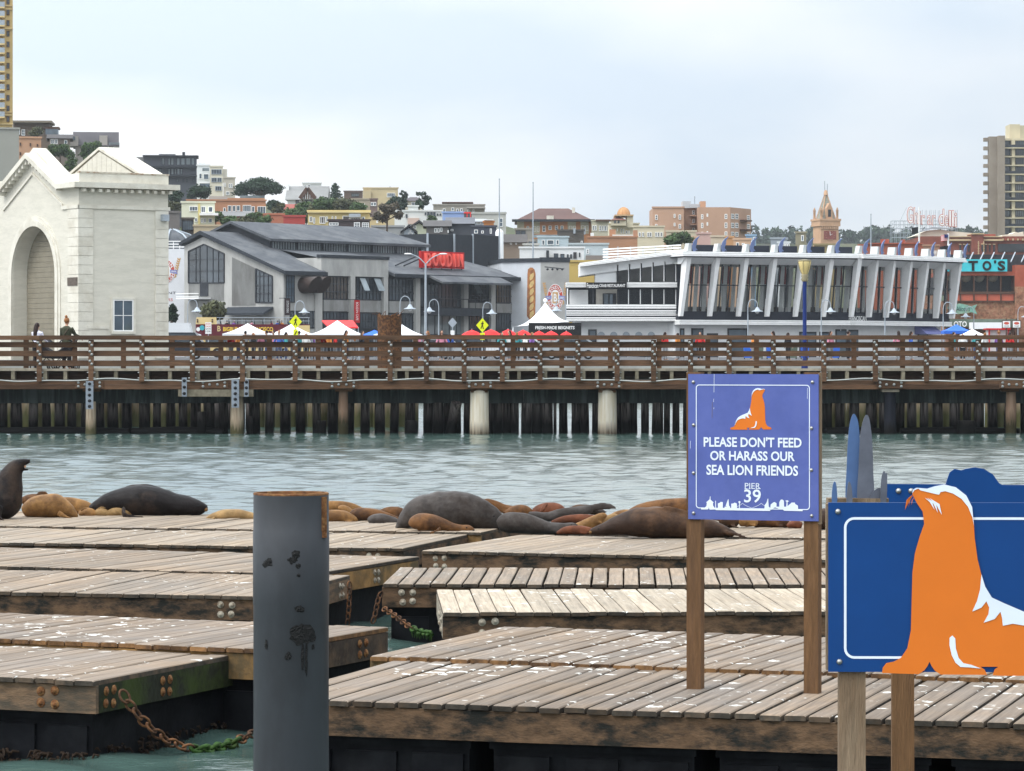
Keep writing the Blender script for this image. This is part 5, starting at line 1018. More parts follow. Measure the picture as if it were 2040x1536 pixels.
gl = [(797, 590, 1, 'beside the rusty pile stub'), (874, 597, -1, 'facing the bakery balcony'), (962, 603, 1, 'by the red umbrellas'), (588, 600, 1, 'above the pedestrian sign next to the bus'), (1127, 595, -1, 'next to the beignet stall'), (1490, 597, 1, 'before the leaning white fins'), (1636, 598, 1, 'just right of the blue lamp post'), (1763, 600, 1, 'before the restaurant lettering'), (1879, 603, 1, 'before the fish sign'), (1940, 612, -1, 'before the green shop front'), (2028, 612, 1, 'beside the red kiosk'), (374, 597, 1, 'over the leafy tree by the bus')]
proto = None
for px, top, s, wh in gl:
    Y = 6.2 * F / (HZ - top + (HC - LZ) * F / 330)
    if proto is None: proto = gooseneck(); o = proto; o.location = at_ground(px, Y)
    else: o = dup(proto, at_ground(px, Y))
    o.rotation_euler = (0, 0, R(0 if s > 0 else 180)); o['label'] = 'pale goose-neck street lamp ' + wh
t = thing('tall_lamp', 'tall grey street light with two raised arms before the bakery hall', 'street lamp', at_ground(848, 330)); h = (HZ - 525) / F * 330 + HC - LZ
b = MB(); b.tube([(0, 0, 0), (0, 0, h)], [.17, .10], 8); b.build('pole', 'lamp_grey', t)
for s in (-1, 1):
    b = MB(); b.tube(catmull([(0, 0, h - .1), (s * .7, 0, h + .6), (s * 1.5, 0, h + .95)], 4, False), .06, 6); a_ = b.build('arm', 'lamp_grey', t); b = MB(); b.sphere((s * 1.8, 0, h + .98), (.42, .16, .09), 10, 5); b.build('lamp_head', 'trim_white', a_)
mat('blue_pole', (0.008, 0.024, 0.13), 0.45, 0.1, 3); mat('lantern_glass', (0.62, 0.50, 0.23), 0.4, 0.12, 5); mat('brass', (0.25, 0.22, 0.14), 0.5, 0.2, 5)
def lantern(label, px, Y, top, base_z):
    s = F / Y; t = thing('lantern_lamp', label, 'street lamp', ((px - CX) / F * Y, Y, base_z), 0, 'blue lantern lamp posts'); H = HC + (HZ - top) / s - base_z
    b = MB(); b.lathe([(.12, 0), (.11, .25), (.07, .35), (.07, H - .75)], n=12); b.build('pole', 'blue_pole', t)
    b = MB(); b.lathe([(.09, H - .75), (.13, H - .68), (.10, H - .62), (.13, H - .56), (.10, H - .5)], n=12); b.build('collar', 'brass', t)
    b = MB(); b.lathe([(.10, H - .5), (.18, H - .3), (.225, H - .1), (.215, H - .02), (.05, H)], n=14); g_ = b.build('lantern', 'lantern_glass', t)
    for i in range(6): a_ = i * math.pi / 3 + .2; b = MB(); b.tube([(.105 * math.cos(a_), .105 * math.sin(a_), H - .5), (.19 * math.cos(a_), .19 * math.sin(a_), H - .3), (.235 * math.cos(a_), .235 * math.sin(a_), H - .1), (.22 * math.cos(a_), .22 * math.sin(a_), H - .01)], .009, 4); b.build('lantern_rib', 'brass', g_)
    b = MB(); b.lathe([(.235, H - .035), (.235, H), (.05, H + .02)], n=14); b.build('lantern_cap', 'brass', t)
lantern('amber lantern on a tall blue post on the pier before the glass restaurant', 1603, 113.2, 518, pz(738))
lantern('small amber lantern on a blue post beside the cream headhouse', 322.5, 200, 612, LZ)
mat('sign_yellow', (0.70, 0.74, 0.02), 0.5, 0.05, 2)
def walker(par, cx_, cz, s, y):
    for P in ([(0, .33), (.09, .33), (.09, .43), (0, .43)], [(-.05, .3), (.1, .3), (.16, .1), (.09, .12), (.05, .2), (.06, -.05), (.16, -.38), (.07, -.4), (-.01, -.1), (-.12, -.38), (-.2, -.34), (-.07, .0), (-.04, .18), (-.13, .08), (-.17, .12)]):
        b = MB(); b.add([(cx_ + a_ * s, y, cz + c_ * s) for a_, c_ in P], [tuple(range(len(P)))]); b.build('walking_figure', 'black_metal', par)
for px, row, wh in ((589, 641, 'before the tour bus'), (961, 648, 'before the red umbrellas')):
    Y = 185; t = thing('crossing_sign', 'fluorescent yellow diamond pedestrian sign with arrow plate ' + wh, 'traffic sign', at_ground(px, Y) + Vector((0, 0, -.0)), 0, 'yellow pedestrian crossing signs')
    z = HC + (HZ - row) / F * Y - LZ; r_ = 12.5 / F * Y
    b = MB(); b.prism([(-r_, -.06, z), (0, -.06, z - r_ * 1.15), (r_, -.06, z), (0, -.06, z + r_ * 1.15)], (0, .02, 0)); b.build('plate', 'sign_yellow', t); walker(t, 0, z, r_ * 1.5, -.07)
    b = MB(); b.box(-.13, .13, -.06, -.04, z - r_ * 1.15 - .42, z - r_ * 1.15 - .02); b.build('arrow_plate', 'sign_yellow', t); b = MB(); zz_ = z - r_ * 1.15 - .22; b.add([(-.08, -.065, zz_ - .1), (-.02, -.065, zz_ - .12), (.09, -.065, zz_ + .08), (.03, -.065, zz_ + .1)], [(0, 1, 2, 3)]); b.build('arrow', 'black_metal', t)
    b = MB(); b.bar((0, 0, 0), (0, 0, z + .2), .035); b.build('post', 'lamp_grey', t)
Y = 210; t = thing('sign_back', 'bare grey back of a diamond road sign on a post before the bakery', 'traffic sign', at_ground(901.5, Y)); z = HC + (HZ - 643) / F * Y - LZ; r_ = 9 / F * Y
b = MB(); b.prism([(-r_, -.06, z), (0, -.06, z - r_ * 1.15), (r_, -.06, z), (0, -.06, z + r_ * 1.15)], (0, .02, 0)); b.build('plate', 'lamp_grey', t); b = MB(); b.bar((0, 0, 0), (0, 0, z + .1), .04); b.build('post', 'lamp_grey', t); b = MB(); b.box(-.13, .13, -.06, -.045, z - .85, z - .5); b.build('small_plate', 'trim_white', t)
t = thing('roadside_board', 'white board with SAVE 10% lettering standing before the tour bus', 'sign', at_ground(415, 300)); s = 300 / F; z = HC + (HZ - 642) * s - LZ
b = MB(); b.box(-6 * s, 6 * s, -.05, .05, z - 23 * s, z); b.build('board', 'white_paint', t); b = MB(); b.bar((0, .08, 0), (0, .08, z), .05); b.build('post', 'lamp_grey', t)
for i, (s_, m_) in enumerate((('BOOK', 'emblem_red'), ('ONLINE', 'emblem_red'), ('SAVE', 'trim_dark'), ('10%', 'trim_dark'))): lettering(s_, t, m_, -5 * s, 5 * s, z - (5 + i * 5) * s, z - (1.5 + i * 5) * s, -.056, .01)

# ------------------------------------------------------------------ tents, umbrellas, stall
def canopy(label, px0, px1, peak, eave, Y, m_='tent_white', legs=True, group='market canopies behind the railing'):
    c = at_ground((px0 + px1) / 2, Y); s = Y / F; t = thing('market_canopy', label, 'canopy', c, 0, group); r_ = (px1 - px0) / 2 * s; ze = HC + (HZ - eave) * s - LZ; zp_ = HC + (HZ - peak) * s - LZ
    b = MB(); n_ = 7; vs = []
    for i in range(n_):
        f = i / (n_ - 1); k = (1 - f); z_ = ze + (zp_ - ze) * (f ** 1.35 if i < n_ - 1 else 1); rr_ = r_ * k
        vs += [(-rr_, -rr_, z_), (rr_, -rr_, z_), (rr_, rr_, z_), (-rr_, rr_, z_)]
    fs = [(i * 4 + j, i * 4 + (j + 1) % 4, i * 4 + 4 + (j + 1) % 4, i * 4 + 4 + j) for i in range(n_ - 1) for j in range(4)]; b.add(vs, fs); b.build('top', m_, t)
    b = MB(); b.add([(-r_, -r_, ze - .28), (r_, -r_, ze - .28), (r_, r_, ze - .28), (-r_, r_, ze - .28), (-r_, -r_, ze), (r_, -r_, ze), (r_, r_, ze), (-r_, r_, ze)], [(0, 1, 5, 4), (1, 2, 6, 5), (2, 3, 7, 6), (3, 0, 4, 7)]); b.build('valance', m_, t)
    for x_, y_ in ((-1, -1), (1, -1), (1, 1), (-1, 1)): b = MB(); b.bar((x_ * r_ * .97, y_ * r_ * .97, 0), (x_ * r_ * .97, y_ * r_ * .97, ze), .03, 5); b.build('leg', 'lamp_grey', t)
    return t
canopy('white pop-up canopy under the bus lettering', 447, 540, 644, 665, 203)
canopy('white pop-up canopy below the yellow pedestrian sign', 538, 624, 645, 666, 205)
canopy('white pop-up canopy in front of the red awning', 624, 720, 638, 665, 202)
canopy('white pop-up canopy half hidden behind the rusty pile stub', 746, 842, 642, 667, 204)
canopy('small blue canopy beside the rusty pile stub', 716, 776, 657, 668, 212, 'blue_cloth')
canopy('blue canopy with lettering right of the glass restaurant', 1878, 1932, 646, 659, 300, 'blue_cloth')
canopy('white canopy leaning beside the red kiosk', 1912, 1962, 655, 668, 250)
def umbrella(label, px, top, wpx, Y):
    t = thing('red_umbrella', label, 'umbrella', at_ground(px, Y), 0, 'red cafe umbrellas'); s = Y / F; zt_ = HC + (HZ - top) * s - LZ; r_ = wpx / 2 * s
    b = MB(); b.lathe([(r_, zt_ - .75), (r_ * .98, zt_ - .55), (r_ * .5, zt_ - .2), (.02, zt_)], n=8, smooth=False); b.f = b.f[:-2]; b.sm = b.sm[:-2]; b.build('cloth', 'red_cloth', t)
    b = MB(); b.bar((0, 0, 0), (0, 0, zt_ + .1), .035); b.build('pole', 'lamp_grey', t); return t
for px, top, w_ in ((940, 657, 52), (978, 656, 50), (1012, 656, 46), (1042, 657, 44), (1074, 659, 40), (1098, 659, 42), (1128, 660, 38)): umbrella('red cafe umbrella in the row between the bakery and the beignet stall', px, top, w_, 260 + (px % 7))
t = thing('red_awning', 'large red awning sloping out behind the white canopies', 'awning', at_ground(680, 345)); s = 345 / F
b = MB(); P = [W(641, 638, 350), W(703, 638, 350), W(714, 652, 342), W(655, 652, 342)]; b.prism([p - at_ground(680, 345) for p in P], (0, 0, -.12)); b.build('cloth', 'red_cloth', t)
for p in (P[2], P[3]): q = p - at_ground(680, 345); b = MB(); b.bar((q.x, q.y, 0), (q.x, q.y, q.z), .05); b.build('pole', 'lamp_grey', t)
SF = Frame(1053, 290, 0.0, LZ); t = SF.thing('beignet_stall', 'black stall with white FRESH-MADE BEIGNETS lettering under a peaked tent', 'stall')
for nm_, r_, d0, d1 in (('signboard', (1053, 643, 1158, 668), -.1, .2), ('post', (1053, 668.2, 1071, 716), 0, .4), ('post', (1107, 668.2, 1111, 716), 0, .4), ('post', (1144, 668.2, 1158, 716), 0, .4), ('counter', (1071.2, 690, 1143.8, 716), .1, 1.0)):
    u0, u1, z0, z1 = SF.rect(r_); b = MB(); b.box(u0, u1, d0, d1, max(z0, 0), z1); b.build(nm_, 'black_metal', t)
u0, u1, z0, z1 = SF.rect((1066.5, 649.5, 1144.5, 656), -.1); lettering('FRESH-MADE BEIGNETS', t, 'trim_white', u0, u1, z0, z1, -.13, .025)
TF = Frame(1075, 296, 0.0, LZ); t = TF.thing('peaked_tent', 'white high-peaked tent with flared edges over the beignet stall', 'tent'); a_ = TF.at_w(1020, 651, 0); e_ = TF.at_w(1135, 640, 0); pk = TF.at_w(1087, 601, 0); b = MB(); vs = []; n_ = 8; D_ = 5.5
for i in range(n_ + 1):
    f = i / n_; k = (1 - f) ** 1.0; lift = f ** 2.0
    cx_, cy_ = pk.x, D_ / 2
    for (x_, y_, z_) in ((a_.x, 0, a_.z), (e_.x, 0, e_.z), (e_.x, D_, e_.z), (a_.x, D_, a_.z)): vs.append((cx_ + (x_ - cx_) * k, cy_ + (y_ - cy_) * k, z_ + (pk.z - z_) * lift))
b.add(vs, [(i * 4 + j, i * 4 + (j + 1) % 4, i * 4 + 4 + (j + 1) % 4, i * 4 + 4 + j) for i in range(n_) for j in range(4)], False); b.build('top', 'tent_white', t)
b = MB(); b.sphere((pk.x, D_ / 2, pk.z + .15), .2, 8, 5); b.build('finial', 'tent_white', t)
for x_ in (a_.x + .1, e_.x - .1):
    for y_ in (.1, D_ - .1): b = MB(); b.bar((x_, y_, 0), (x_, y_, a_.z), .06); b.build('leg', 'tent_white', t)

# ------------------------------------------------------------------ open-top tour bus, vans and cars
mat('bus_maroon', (0.105, 0.014, 0.022), 0.35, 0.06, 1); mat('bus_cream', (0.60, 0.46, 0.22), 0.4, 0.06, 1); mat('gold', (0.75, 0.50, 0.06), 0.5, 0.05, 2); mat('tyre', (0.015, 0.015, 0.016), 0.8); mat('car_white', (0.62, 0.64, 0.66), 0.3, 0.03, 1); mat('car_dark', (0.03, 0.035, 0.045), 0.3); mat('car_silver', (0.33, 0.36, 0.38), 0.3); mat('teal', (0.05, 0.36, 0.42), 0.5)
UF = Frame(390, 335, R(6), LZ); t = UF.thing('tour_bus', 'maroon and cream open-top double-decker tour bus with yellow lettering', 'bus')
zt_ = UF.at_w(395, 646, 0).z; L_ = UF.at_w(617, 650, 0).x; b = MB(); b.box(0, L_, 0, 2.5, zt_ - 1.55, zt_); b.build('upper_body', 'bus_maroon', t); b = MB(); b.box(.02, L_ - .02, .02, 2.48, .35, zt_ - 1.553); b.build('lower_body', 'bus_cream', t)
a_ = UF.at_w(432, 632, 0); b = MB(); b.hexa([(0, .05, zt_ + .003), (a_.x, .05, zt_ + .003), (a_.x, 2.45, zt_ + .003), (0, 2.45, zt_ + .003), (.1, .1, a_.z), (a_.x - .05, .1, a_.z), (a_.x - .05, 2.4, a_.z), (.1, 2.4, a_.z)]); b.build('rear_hood', 'bus_cream', t)
b = MB(); b.box(L_ - 1.6, L_ + .01, -.01, 2.51, .36, zt_ - .1); b.build('front_body', 'bus_cream', t)
for i, z_ in enumerate((.35, .7)): b = MB(); b.bar((a_.x, .05, zt_ + z_), (L_, .05, zt_ + z_), .03, 5); b.build('top_rail', 'lamp_grey', t)
for i in range(9): x_ = a_.x + .3 + i * (L_ - a_.x - .4) / 8; b = MB(); b.bar((x_, .05, zt_), (x_, .05, zt_ + .7), .025, 5); b.build('rail_post', 'lamp_grey', t)
for i in range(11): x_ = a_.x + .4 + i * (L_ - a_.x - .9) / 10; b = MB(); b.hexa([(x_, .4, zt_ - .1), (x_ + .12, .4, zt_ - .1), (x_ + .12, 2.1, zt_ - .1), (x_, 2.1, zt_ - .1), (x_ - .1, .4, zt_ + .5), (x_ + .0, .4, zt_ + .5), (x_, 2.1, zt_ + .5), (x_ - .1, 2.1, zt_ + .5)]); b.build('seat', 'car_dark', t)
u0, u1, z0, z1 = UF.rect((444.5, 651.5, 544, 660)); lettering('BIGBUS SAN FRANCISCO', t, 'gold', u0, u1, z0, z1, -.02, .03); u0, u1, z0, z1 = UF.rect((433, 649, 439.5, 660)); lettering('B', t, 'bus_cream', u0, u1, z0, z1, -.02, .02)
for cx_, r_, m_ in ((394.8, 4, 'white_paint'), (402.6, 5, 'teal')): q = UF.at_w(cx_, 656 if m_ != 'teal' else 653, 0); disc(t, 'sticker', m_, q.x, q.z, r_ / F * 335, r_ / F * 335, -.02, 18)
for px in (393.5, 423): 
    for rw in (637, 641): q = UF.at_w(px, rw, 0); b = MB(); b.sphere((q.x, .03, q.z), .09, 8, 5); b.build('tail_light', 'brown_trim', t)
for x_ in (2.2, L_ - 2.6):
    b = MB(); b.tube([(x_, -.02, .5), (x_, .3, .5)], [.5, .5], 16); wh_ = b.build('wheel', 'tyre', t); b = MB(); b.tube([(x_, -.05, .5), (x_, .0, .5)], [.26, .26], 12); b.build('rim', 'lamp_grey', wh_)
for i in range(6): x_ = 1.0 + i * 1.5; b = MB(); b.box(x_, x_ + 1.35, -.012, .05, 1.35, 2.15); b.build('side_window', 'glass', t)
def car(label, px, Y, L_, m_, H=1.45, van=False, rot=0.0, name='parked_car', cat='car'):
    t = thing(name, label, cat, at_ground(px, Y), rot, 'vehicles parked behind the railing'); w_ = 1.8; x0, x1 = -L_ / 2, L_ / 2
    prof = [(x0, .35), (x0 + .05, .85), (x0 + .75, .98), (x0 + 1.35, H), (x1 - .95, H), (x1 - .25, .98), (x1, .85), (x1, .35)] if not van else [(x0, .4), (x0, H), (x1 - 1.5, H), (x1 - 1.3, H * .72), (x1 - .6, H * .68), (x1 - .25, 1.1), (x1, 1.0), (x1, .4)]
    b = MB(); b.prism([(x_, -w_ / 2, z_) for x_, z_ in prof], (0, w_, 0)); b.build('body', m_, t)
    if not van: b = MB(); b.prism([(x0 + .92, -w_ / 2 - .01, 1.0), (x0 + 1.42, -w_ / 2 - .01, H - .09), (x1 - 1.02, -w_ / 2 - .01, H - .09), (x1 - .5, -w_ / 2 - .01, 1.0)], (0, .02, 0)); b.build('side_window', 'glass', t)
    else: b = MB(); b.prism([(x1 - 1.25, -w_ / 2 - .01, 1.15), (x1 - 1.25, -w_ / 2 - .01, H * .68), (x1 - .7, -w_ / 2 - .01, H * .64), (x1 - .35, -w_ / 2 - .01, 1.15)], (0, .02, 0)); b.build('side_window', 'glass', t)
    for x_ in (x0 + .85, x1 - .85): b = MB(); b.tube([(x_, -w_ / 2 - .02, .33), (x_, -w_ / 2 + .2, .33)], [.33, .33], 14); q = b.build('wheel', 'tyre', t); b = MB(); b.tube([(x_, -w_ / 2 - .04, .33), (x_, -w_ / 2, .33)], [.2, .2], 10); b.build('rim', 'lamp_grey', q)
car('white box truck parked between the headhouse and the bus', 360, 285, 4.6, 'car_white', 3.1, True, name='box_truck', cat='truck')
car('dark pickup parked right beside the cream headhouse', 352, 230, 4.6, 'car_dark', 1.9)
car('silver car behind the pier rail below the tall two-armed light', 862, 225, 4.3, 'car_silver'); car('dark car behind the pier rail left of the red umbrellas', 925, 228, 4.4, 'car_dark'); car('white car behind the pier rail under the red umbrellas', 1030, 226, 4.4, 'car_white'); car('silver car behind the pier rail in front of the beignet stall', 1135, 222, 4.2, 'car_silver')
# waste bins below the glass restaurant
for px, m_, nm_ in ((1490, 'blue_cloth', 'blue'), (1512, 'shop_green', 'green'), (1535, 'blue_cloth', 'blue'), (1580, 'shop_green', 'green'), (1603, 'blue_cloth', 'blue'), (1664, 'blue_cloth', 'blue')):
    t = thing('waste_bin', nm_ + ' wheeled waste bin standing below the glass restaurant', 'bin', at_ground(px, 228), 0, nm_ + ' waste bins'); b = MB(); b.hexa([(-.25, -.25, .1), (.25, -.25, .1), (.25, .25, .1), (-.25, .25, .1), (-.31, -.32, 1.0), (.31, -.32, 1.0), (.31, .32, 1.0), (-.31, .32, 1.0)]); b.build('body', m_, t); b = MB(); b.box(-.33, .33, -.35, .35, 1.003, 1.07); b.build('lid', m_, t)
    for s in (-1, 1): b = MB(); b.tube([(s * .2, .2, .1), (s * .26, .2, .1)], [.1, .1], 8); b.build('wheel', 'tyre', t)
# crowd-control barriers along the quay
def barrier(px0, px1, Y):
    s = Y / F; L_ = (px1 - px0) * s; t = thing('barrier', 'low grey steel barrier of thin bars along the quay', 'barrier', at_ground(px0, Y), 0, 'steel barriers along the quay')
    for z_ in (.25, 1.05): b = MB(); b.bar((.03, 0, z_), (L_ - .03, 0, z_), .022, 5); b.build('rail', 'lamp_grey', t)
    n_ = int(L_ / .2)
    b = MB()
    for i in range(n_ + 1): b.bar((.03 + (L_ - .06) * i / n_, 0, .25 if 0 < i < n_ else 0), (.03 + (L_ - .06) * i / n_, 0, 1.05), .012, 4)
    o = b.build('bars', 'lamp_grey', t); o['kind'] = 'stuff'
for i in range(13): barrier(500 + i * 72, 568 + i * 72, 196 + (i % 2) * .15)
# flags
def flag(label, px, base, top, Y, x0, x1, r0, r1, kind):
    z0_, z1_ = HC + (HZ - base) / F * Y, HC + (HZ - top) / F * Y; t = thing('flag', label, 'flag', ((px - CX) / F * Y, Y, z0_)); b = MB(); b.bar((0, 0, -3), (0, 0, z1_ - z0_), .12, 6); b.build('pole', 'trim_white', t)
    s = Y / F; a_, e_ = (x0 - px) * s, (x1 - px) * s; za, ze = (base - r0) * s, (base - r1) * s; n_ = 13 if kind == 'us' else 1
    def wv(x_): return .3 * math.sin(x_ * 1.7) * 1.0
    for i in range(n_):
        b = MB(); k_ = 8; zt2, zb2 = za + (ze - za) * i / n_, za + (ze - za) * (i + 1) / n_
        vs = []
        for j in range(k_ + 1): x_ = a_ + (e_ - a_) * j / k_; dr_ = -.12 * (x_ - e_) * (1 if e_ > a_ else 1) * 0; vs += [(x_, wv(x_), zt2 - .15 * abs(x_ - (e_ if abs(e_) < abs(a_) else a_))), (x_, wv(x_), zb2 - .15 * abs(x_ - (e_ if abs(e_) < abs(a_) else a_)))]
        b.add(vs, [(2 * j, 2 * j + 1, 2 * j + 3, 2 * j + 2) for j in range(k_)], True); b.build('stripe' if n_ > 1 else 'cloth', ('red_cloth' if i % 2 == 0 else 'trim_white') if n_ > 1 else 'black_metal', t)
    if n_ > 1: b = MB(); m_ = (a_ + e_) / 2; c_ = e_ if abs(e_) < abs(a_) else a_; b.box(min(c_, m_), max(c_, m_), -.42, .42, za + (ze - za) * .54, za); b.build('canton', mat('navy', (.02, .03, .12), .7), t)
flag('American flag on a white pole above the brick complex', 1889, 520, 465, 440, 1874, 1888, 467, 479, 'us')
flag('black pennant on the tall white pole below the scaffold letters', 1831, 500, 412, 520, 1816, 1829, 452, 465, 'b')
flag('dark flag on a short pole right of the restaurant roof', 1892, 520, 486, 430, 1872, 1889, 489, 502, 'b')
# ------------------------------------------------------------------ houses on the hill
HM = {}
def paint(c, var=.06):
    k = 'wall_%02x%02x%02x' % tuple(int(q * 255) for q in c)
    return mat(k, c, .75, var, .25, stain=tuple(q * .8 for q in c), stain_amt=.4, stain_scale=.12)
def house(name, label, x0, x1, yt, yb, col, wins=(), roof=None, yaw=0.0, depth=9.0, Y=None, frame='trim_white', pane='glass_blue', cat='house', rcol=(.09, .085, .085), ridge=None, base=None, extra=(), grid=(1, 1), cap=True, fw=None):
    """walls from a pixel box at the distance where its foot meets the hillside; wins = pixel rects; roof: None flat, 'gable' front gable, 'side' ridge parallel to the front, 'hip'"""
    if Y is None: Y = hill_Y((x0 + x1) / 2, base or yb)
    if yaw == 0.0: yaw = math.degrees(math.atan((CX - (x1 if x1 < CX else x0 if x0 > CX else CX)) / F))
    fr = Frame(x0, Y, R(yaw)); t = fr.thing(name, label, cat); pm_ = paint(col)
    a_ = fr.at_w(x0, yb, 0); e_ = fr.at_w(x1, yt, 0); U = e_.x; zt = e_.z; zb = min(a_.z, hill_z((x0 + x1) / 2, Y)) - 2.0
    t.location.z = 0.0
    b = MB(); b.box(0, U, 0, depth, zb, zt); b.build('wall', pm_, t)
    rm = mat('roof_%02x%02x%02x' % tuple(int(q * 255) for q in rcol), rcol, .85, .15, .3)
    if roof is None:
        if cap: b = MB(); b.box(-.15, U + .15, -.15, .25, zt + .003, zt + .28); b.build('parapet', pm_, t)
    else:
        zr = fr.at_w((x0 + x1) / 2, ridge, 0 if roof == 'gable' else depth / 2).z; o_ = .5
        if roof == 'gable':
            b = MB(); b.prism([(0, 0, zt), (U / 2, 0, zr - .2), (U, 0, zt)], (0, depth, 0)); b.build('gable', pm_, t)
            for s in (0, 1):
                xa = -o_ if s == 0 else U + o_; b = MB(); b.prism([(xa, -o_, zt - .35), (U / 2, -o_, zr), (U / 2, -o_, zr + .3), (xa, -o_, zt - .05)], (0, depth + 2 * o_, 0)); b.build('roof', rm, t)
        elif roof == 'side':
            b = MB(); b.prism([(-o_, -o_, zt - .1), (-o_, depth / 2, zr), (-o_, depth + o_, zt - .1)], (U + 2 * o_, 0, 0)); b.build('roof', rm, t)
        elif roof == 'hip':
            q = min(U * .3, depth * .6); b = MB(); b.add([(-o_, -o_, zt), (U + o_, -o_, zt), (U + o_, depth + o_, zt), (-o_, depth + o_, zt), (q, depth / 2, zr), (U - q, depth / 2, zr)], [(0, 1, 5, 4), (1, 2, 5), (2, 3, 4, 5), (3, 0, 4), (3, 2, 1, 0)]); b.build('roof', rm, t)
    sc = Y / F
    for r_ in wins:
        u0, u1, z0, z1 = fr.rect(r_[:4], 0); g_ = r_[4] if len(r_) > 4 else grid
        fw_ = fw or max(.09, .9 * sc); window(t, u0, u1, z0, z1, 0, g_[0], g_[1], fw_, fw_ * .6, frame, r_[5] if len(r_) > 5 else pane, .16)
    for nm_, m_, r_, d0, d1 in extra:
        u0, u1, z0, z1 = fr.rect(r_, 0); b = MB(); b.box(u0, u1, d0, d1, z0, z1); b.build(nm_, m_ if isinstance(m_, str) else paint(m_), t)
    return t
def c7(*r): return tuple(230 + r[i] / 4.976 if i % 2 == 0 else 280 + r[i] / 4.976 for i in range(4))
def c8(*r): return tuple(600 + r[i] / 4.976 if i % 2 == 0 else 340 + r[i] / 4.976 for i in range(4))
def c9(*r): return tuple(980 + r[i] / 6 if i % 2 == 0 else 340 + r[i] / 6 for i in range(4))
def cH(*r): return tuple(1280 + r[i] / 4.857 if i % 2 == 0 else 360 + r[i] / 4.857 for i in range(4))
def cR(*r): return tuple(1680 + r[i] / 5.297 if i % 2 == 0 else 230 + r[i] / 5.297 for i in range(4))
def rows(xs, y0, y1, f): return [f(a_, y0, e_, y1) for a_, e_ in xs]
# left tower and its neighbours
tw = house('apartment_tower', 'tall yellow apartment tower with balconies at the edge of the hill', -40, 25.5, -60, 262, (.52, .38, .16), [(13, 19 + i * 21.3, 19, 30 + i * 21.3) for i in range(-3, 12)], depth=16, Y=520, frame='brown_trim', pane='glass', cat='tower', yaw=10)
for i in range(-3, 12):
    f_ = Frame(-40, 520, R(10)); u0, u1, z0, z1 = f_.rect((-12, 33 + i * 18.2, 9, 36 + i * 18.2)); b = MB(); b.box(u0, u1, -1.3, -.003, z0, z1); q = b.build('balcony', 'bus_cream', tw); b = MB(); b.box(u0, u1, -1.3, -1.25, z1, z1 + .8); b.build('balcony_rail', 'lamp_grey', q)
    u0, u1, z0, z1 = f_.rect((-10, 22 + i * 18.2, 5, 33 + i * 18.2)); b = MB(); b.box(u0, u1, -.1, -.003, z0, z1); b.build('balcony_door', 'glass_blue', tw)
for row in (10, 17, 56, 222, 228, 246): u0, u1, z0, z1 = Frame(-40, 520, R(10)).rect((-40, row, 26.3, row + 2)); b = MB(); b.box(u0, u1, -.3, -.003, z0, z1); b.build('cornice', 'bus_cream', tw)
house('grey_block', 'windowless grey block below the yellow tower', -60, 38, 258, 360, (.30, .30, .26), depth=14, Y=455)
house('peach_house', 'peach walled house with small dark windows left of the headhouse roof', 38, 82, 276, 330, (.44, .26, .16), [(39, 284, 42, 290), (59, 285, 62, 291), (73, 287, 76, 292), (39, 303, 42, 309)], Y=480, frame='brown_trim', pane='glass')
house('brown_house', 'dark brown shingled house with a flat overhanging roof', 26, 98, 244, 300, (.13, .095, .07), [(43, 258, 50, 270, (2, 2)), (30, 257, 40, 268)], Y=640, extra=(('roof', (.2, .17, .13), (26, 241, 104, 245), -1.5, 8), ('sunroom', 'glass_blue', (91, 257, 116, 268), -.5, 3), ('sunroom_roof', 'brown_trim', (88, 253, 118, 257), -.6, 3.2)), yaw=4)
house('porch_house', 'low house with a white windowed porch and dark roof', 98, 140, 275, 300, (.16, .13, .11), [(101, 277, 108, 287, (2, 1)), (109, 277, 115, 287, (2, 1)), (128, 279, 134, 287)], 'side', Y=610, ridge=268, rcol=(.06, .055, .055))
house('gabled_house', 'grey gabled house with a steep dark roof and wide dormer', 150, 232, 290, 330, (.34, .31, .28), [(203, 274, 209, 283), (212, 291, 217, 299), (226, 292, 236, 300)], 'side', Y=650, ridge=263, rcol=(.065, .06, .065), depth=10, extra=(('dormer', (.26, .24, .22), (140, 272, 156, 292), -2, 4), ('dormer_window', 'glass', (145, 273, 150, 281), -2.1, -2.003), ('end_wall', (.36, .33, .30), (198, 270, 214, 330), -.2, 9), ('terrace_glass', 'glass_pale', (217, 284, 238, 289), -.3, .0), ('end_block', (.33, .30, .27), (214, 289, 238, 330), -.15, 6)))
# dark modern block and the row beside it
fd = lambda *r: c7(*r)
dk = house('modern_block', 'dark modern apartment block with long balconies on the hilltop', 286, 392, 312, 374, (.085, .09, .105), rows([(460, 487), (520, 545), (548, 580), (605, 640), (648, 690), (698, 745), (752, 785)], 172, 245, c7) + rows([(368, 395), (400, 425), (430, 455), (520, 545), (550, 580), (587, 605), (610, 640), (642, 666)], 276, 340, c7) + rows([(600, 625), (665, 682), (700, 717), (765, 780)], 380, 413, c7), Y=700, frame='trim_dark', pane='glass_pale', cat='apartment block', extra=(('balcony', 'trim_dark', c7(300, 255, 815, 270), -1.4, -.003), ('balcony', 'trim_dark', c7(500, 342, 820, 358), -1.4, -.003), ('roof_slab', 'trim_dark', c7(270, 150, 825, 158), -1.2, 9), ('penthouse', (.12, .125, .14), c7(430, 128, 595, 150), 2, 6), ('chimney', 'trim_dark', c7(662, 108, 690, 150), 2, 3.5), ('side_wing', (.2, .2, .2), c7(90, 160, 280, 300), 1, 8)))
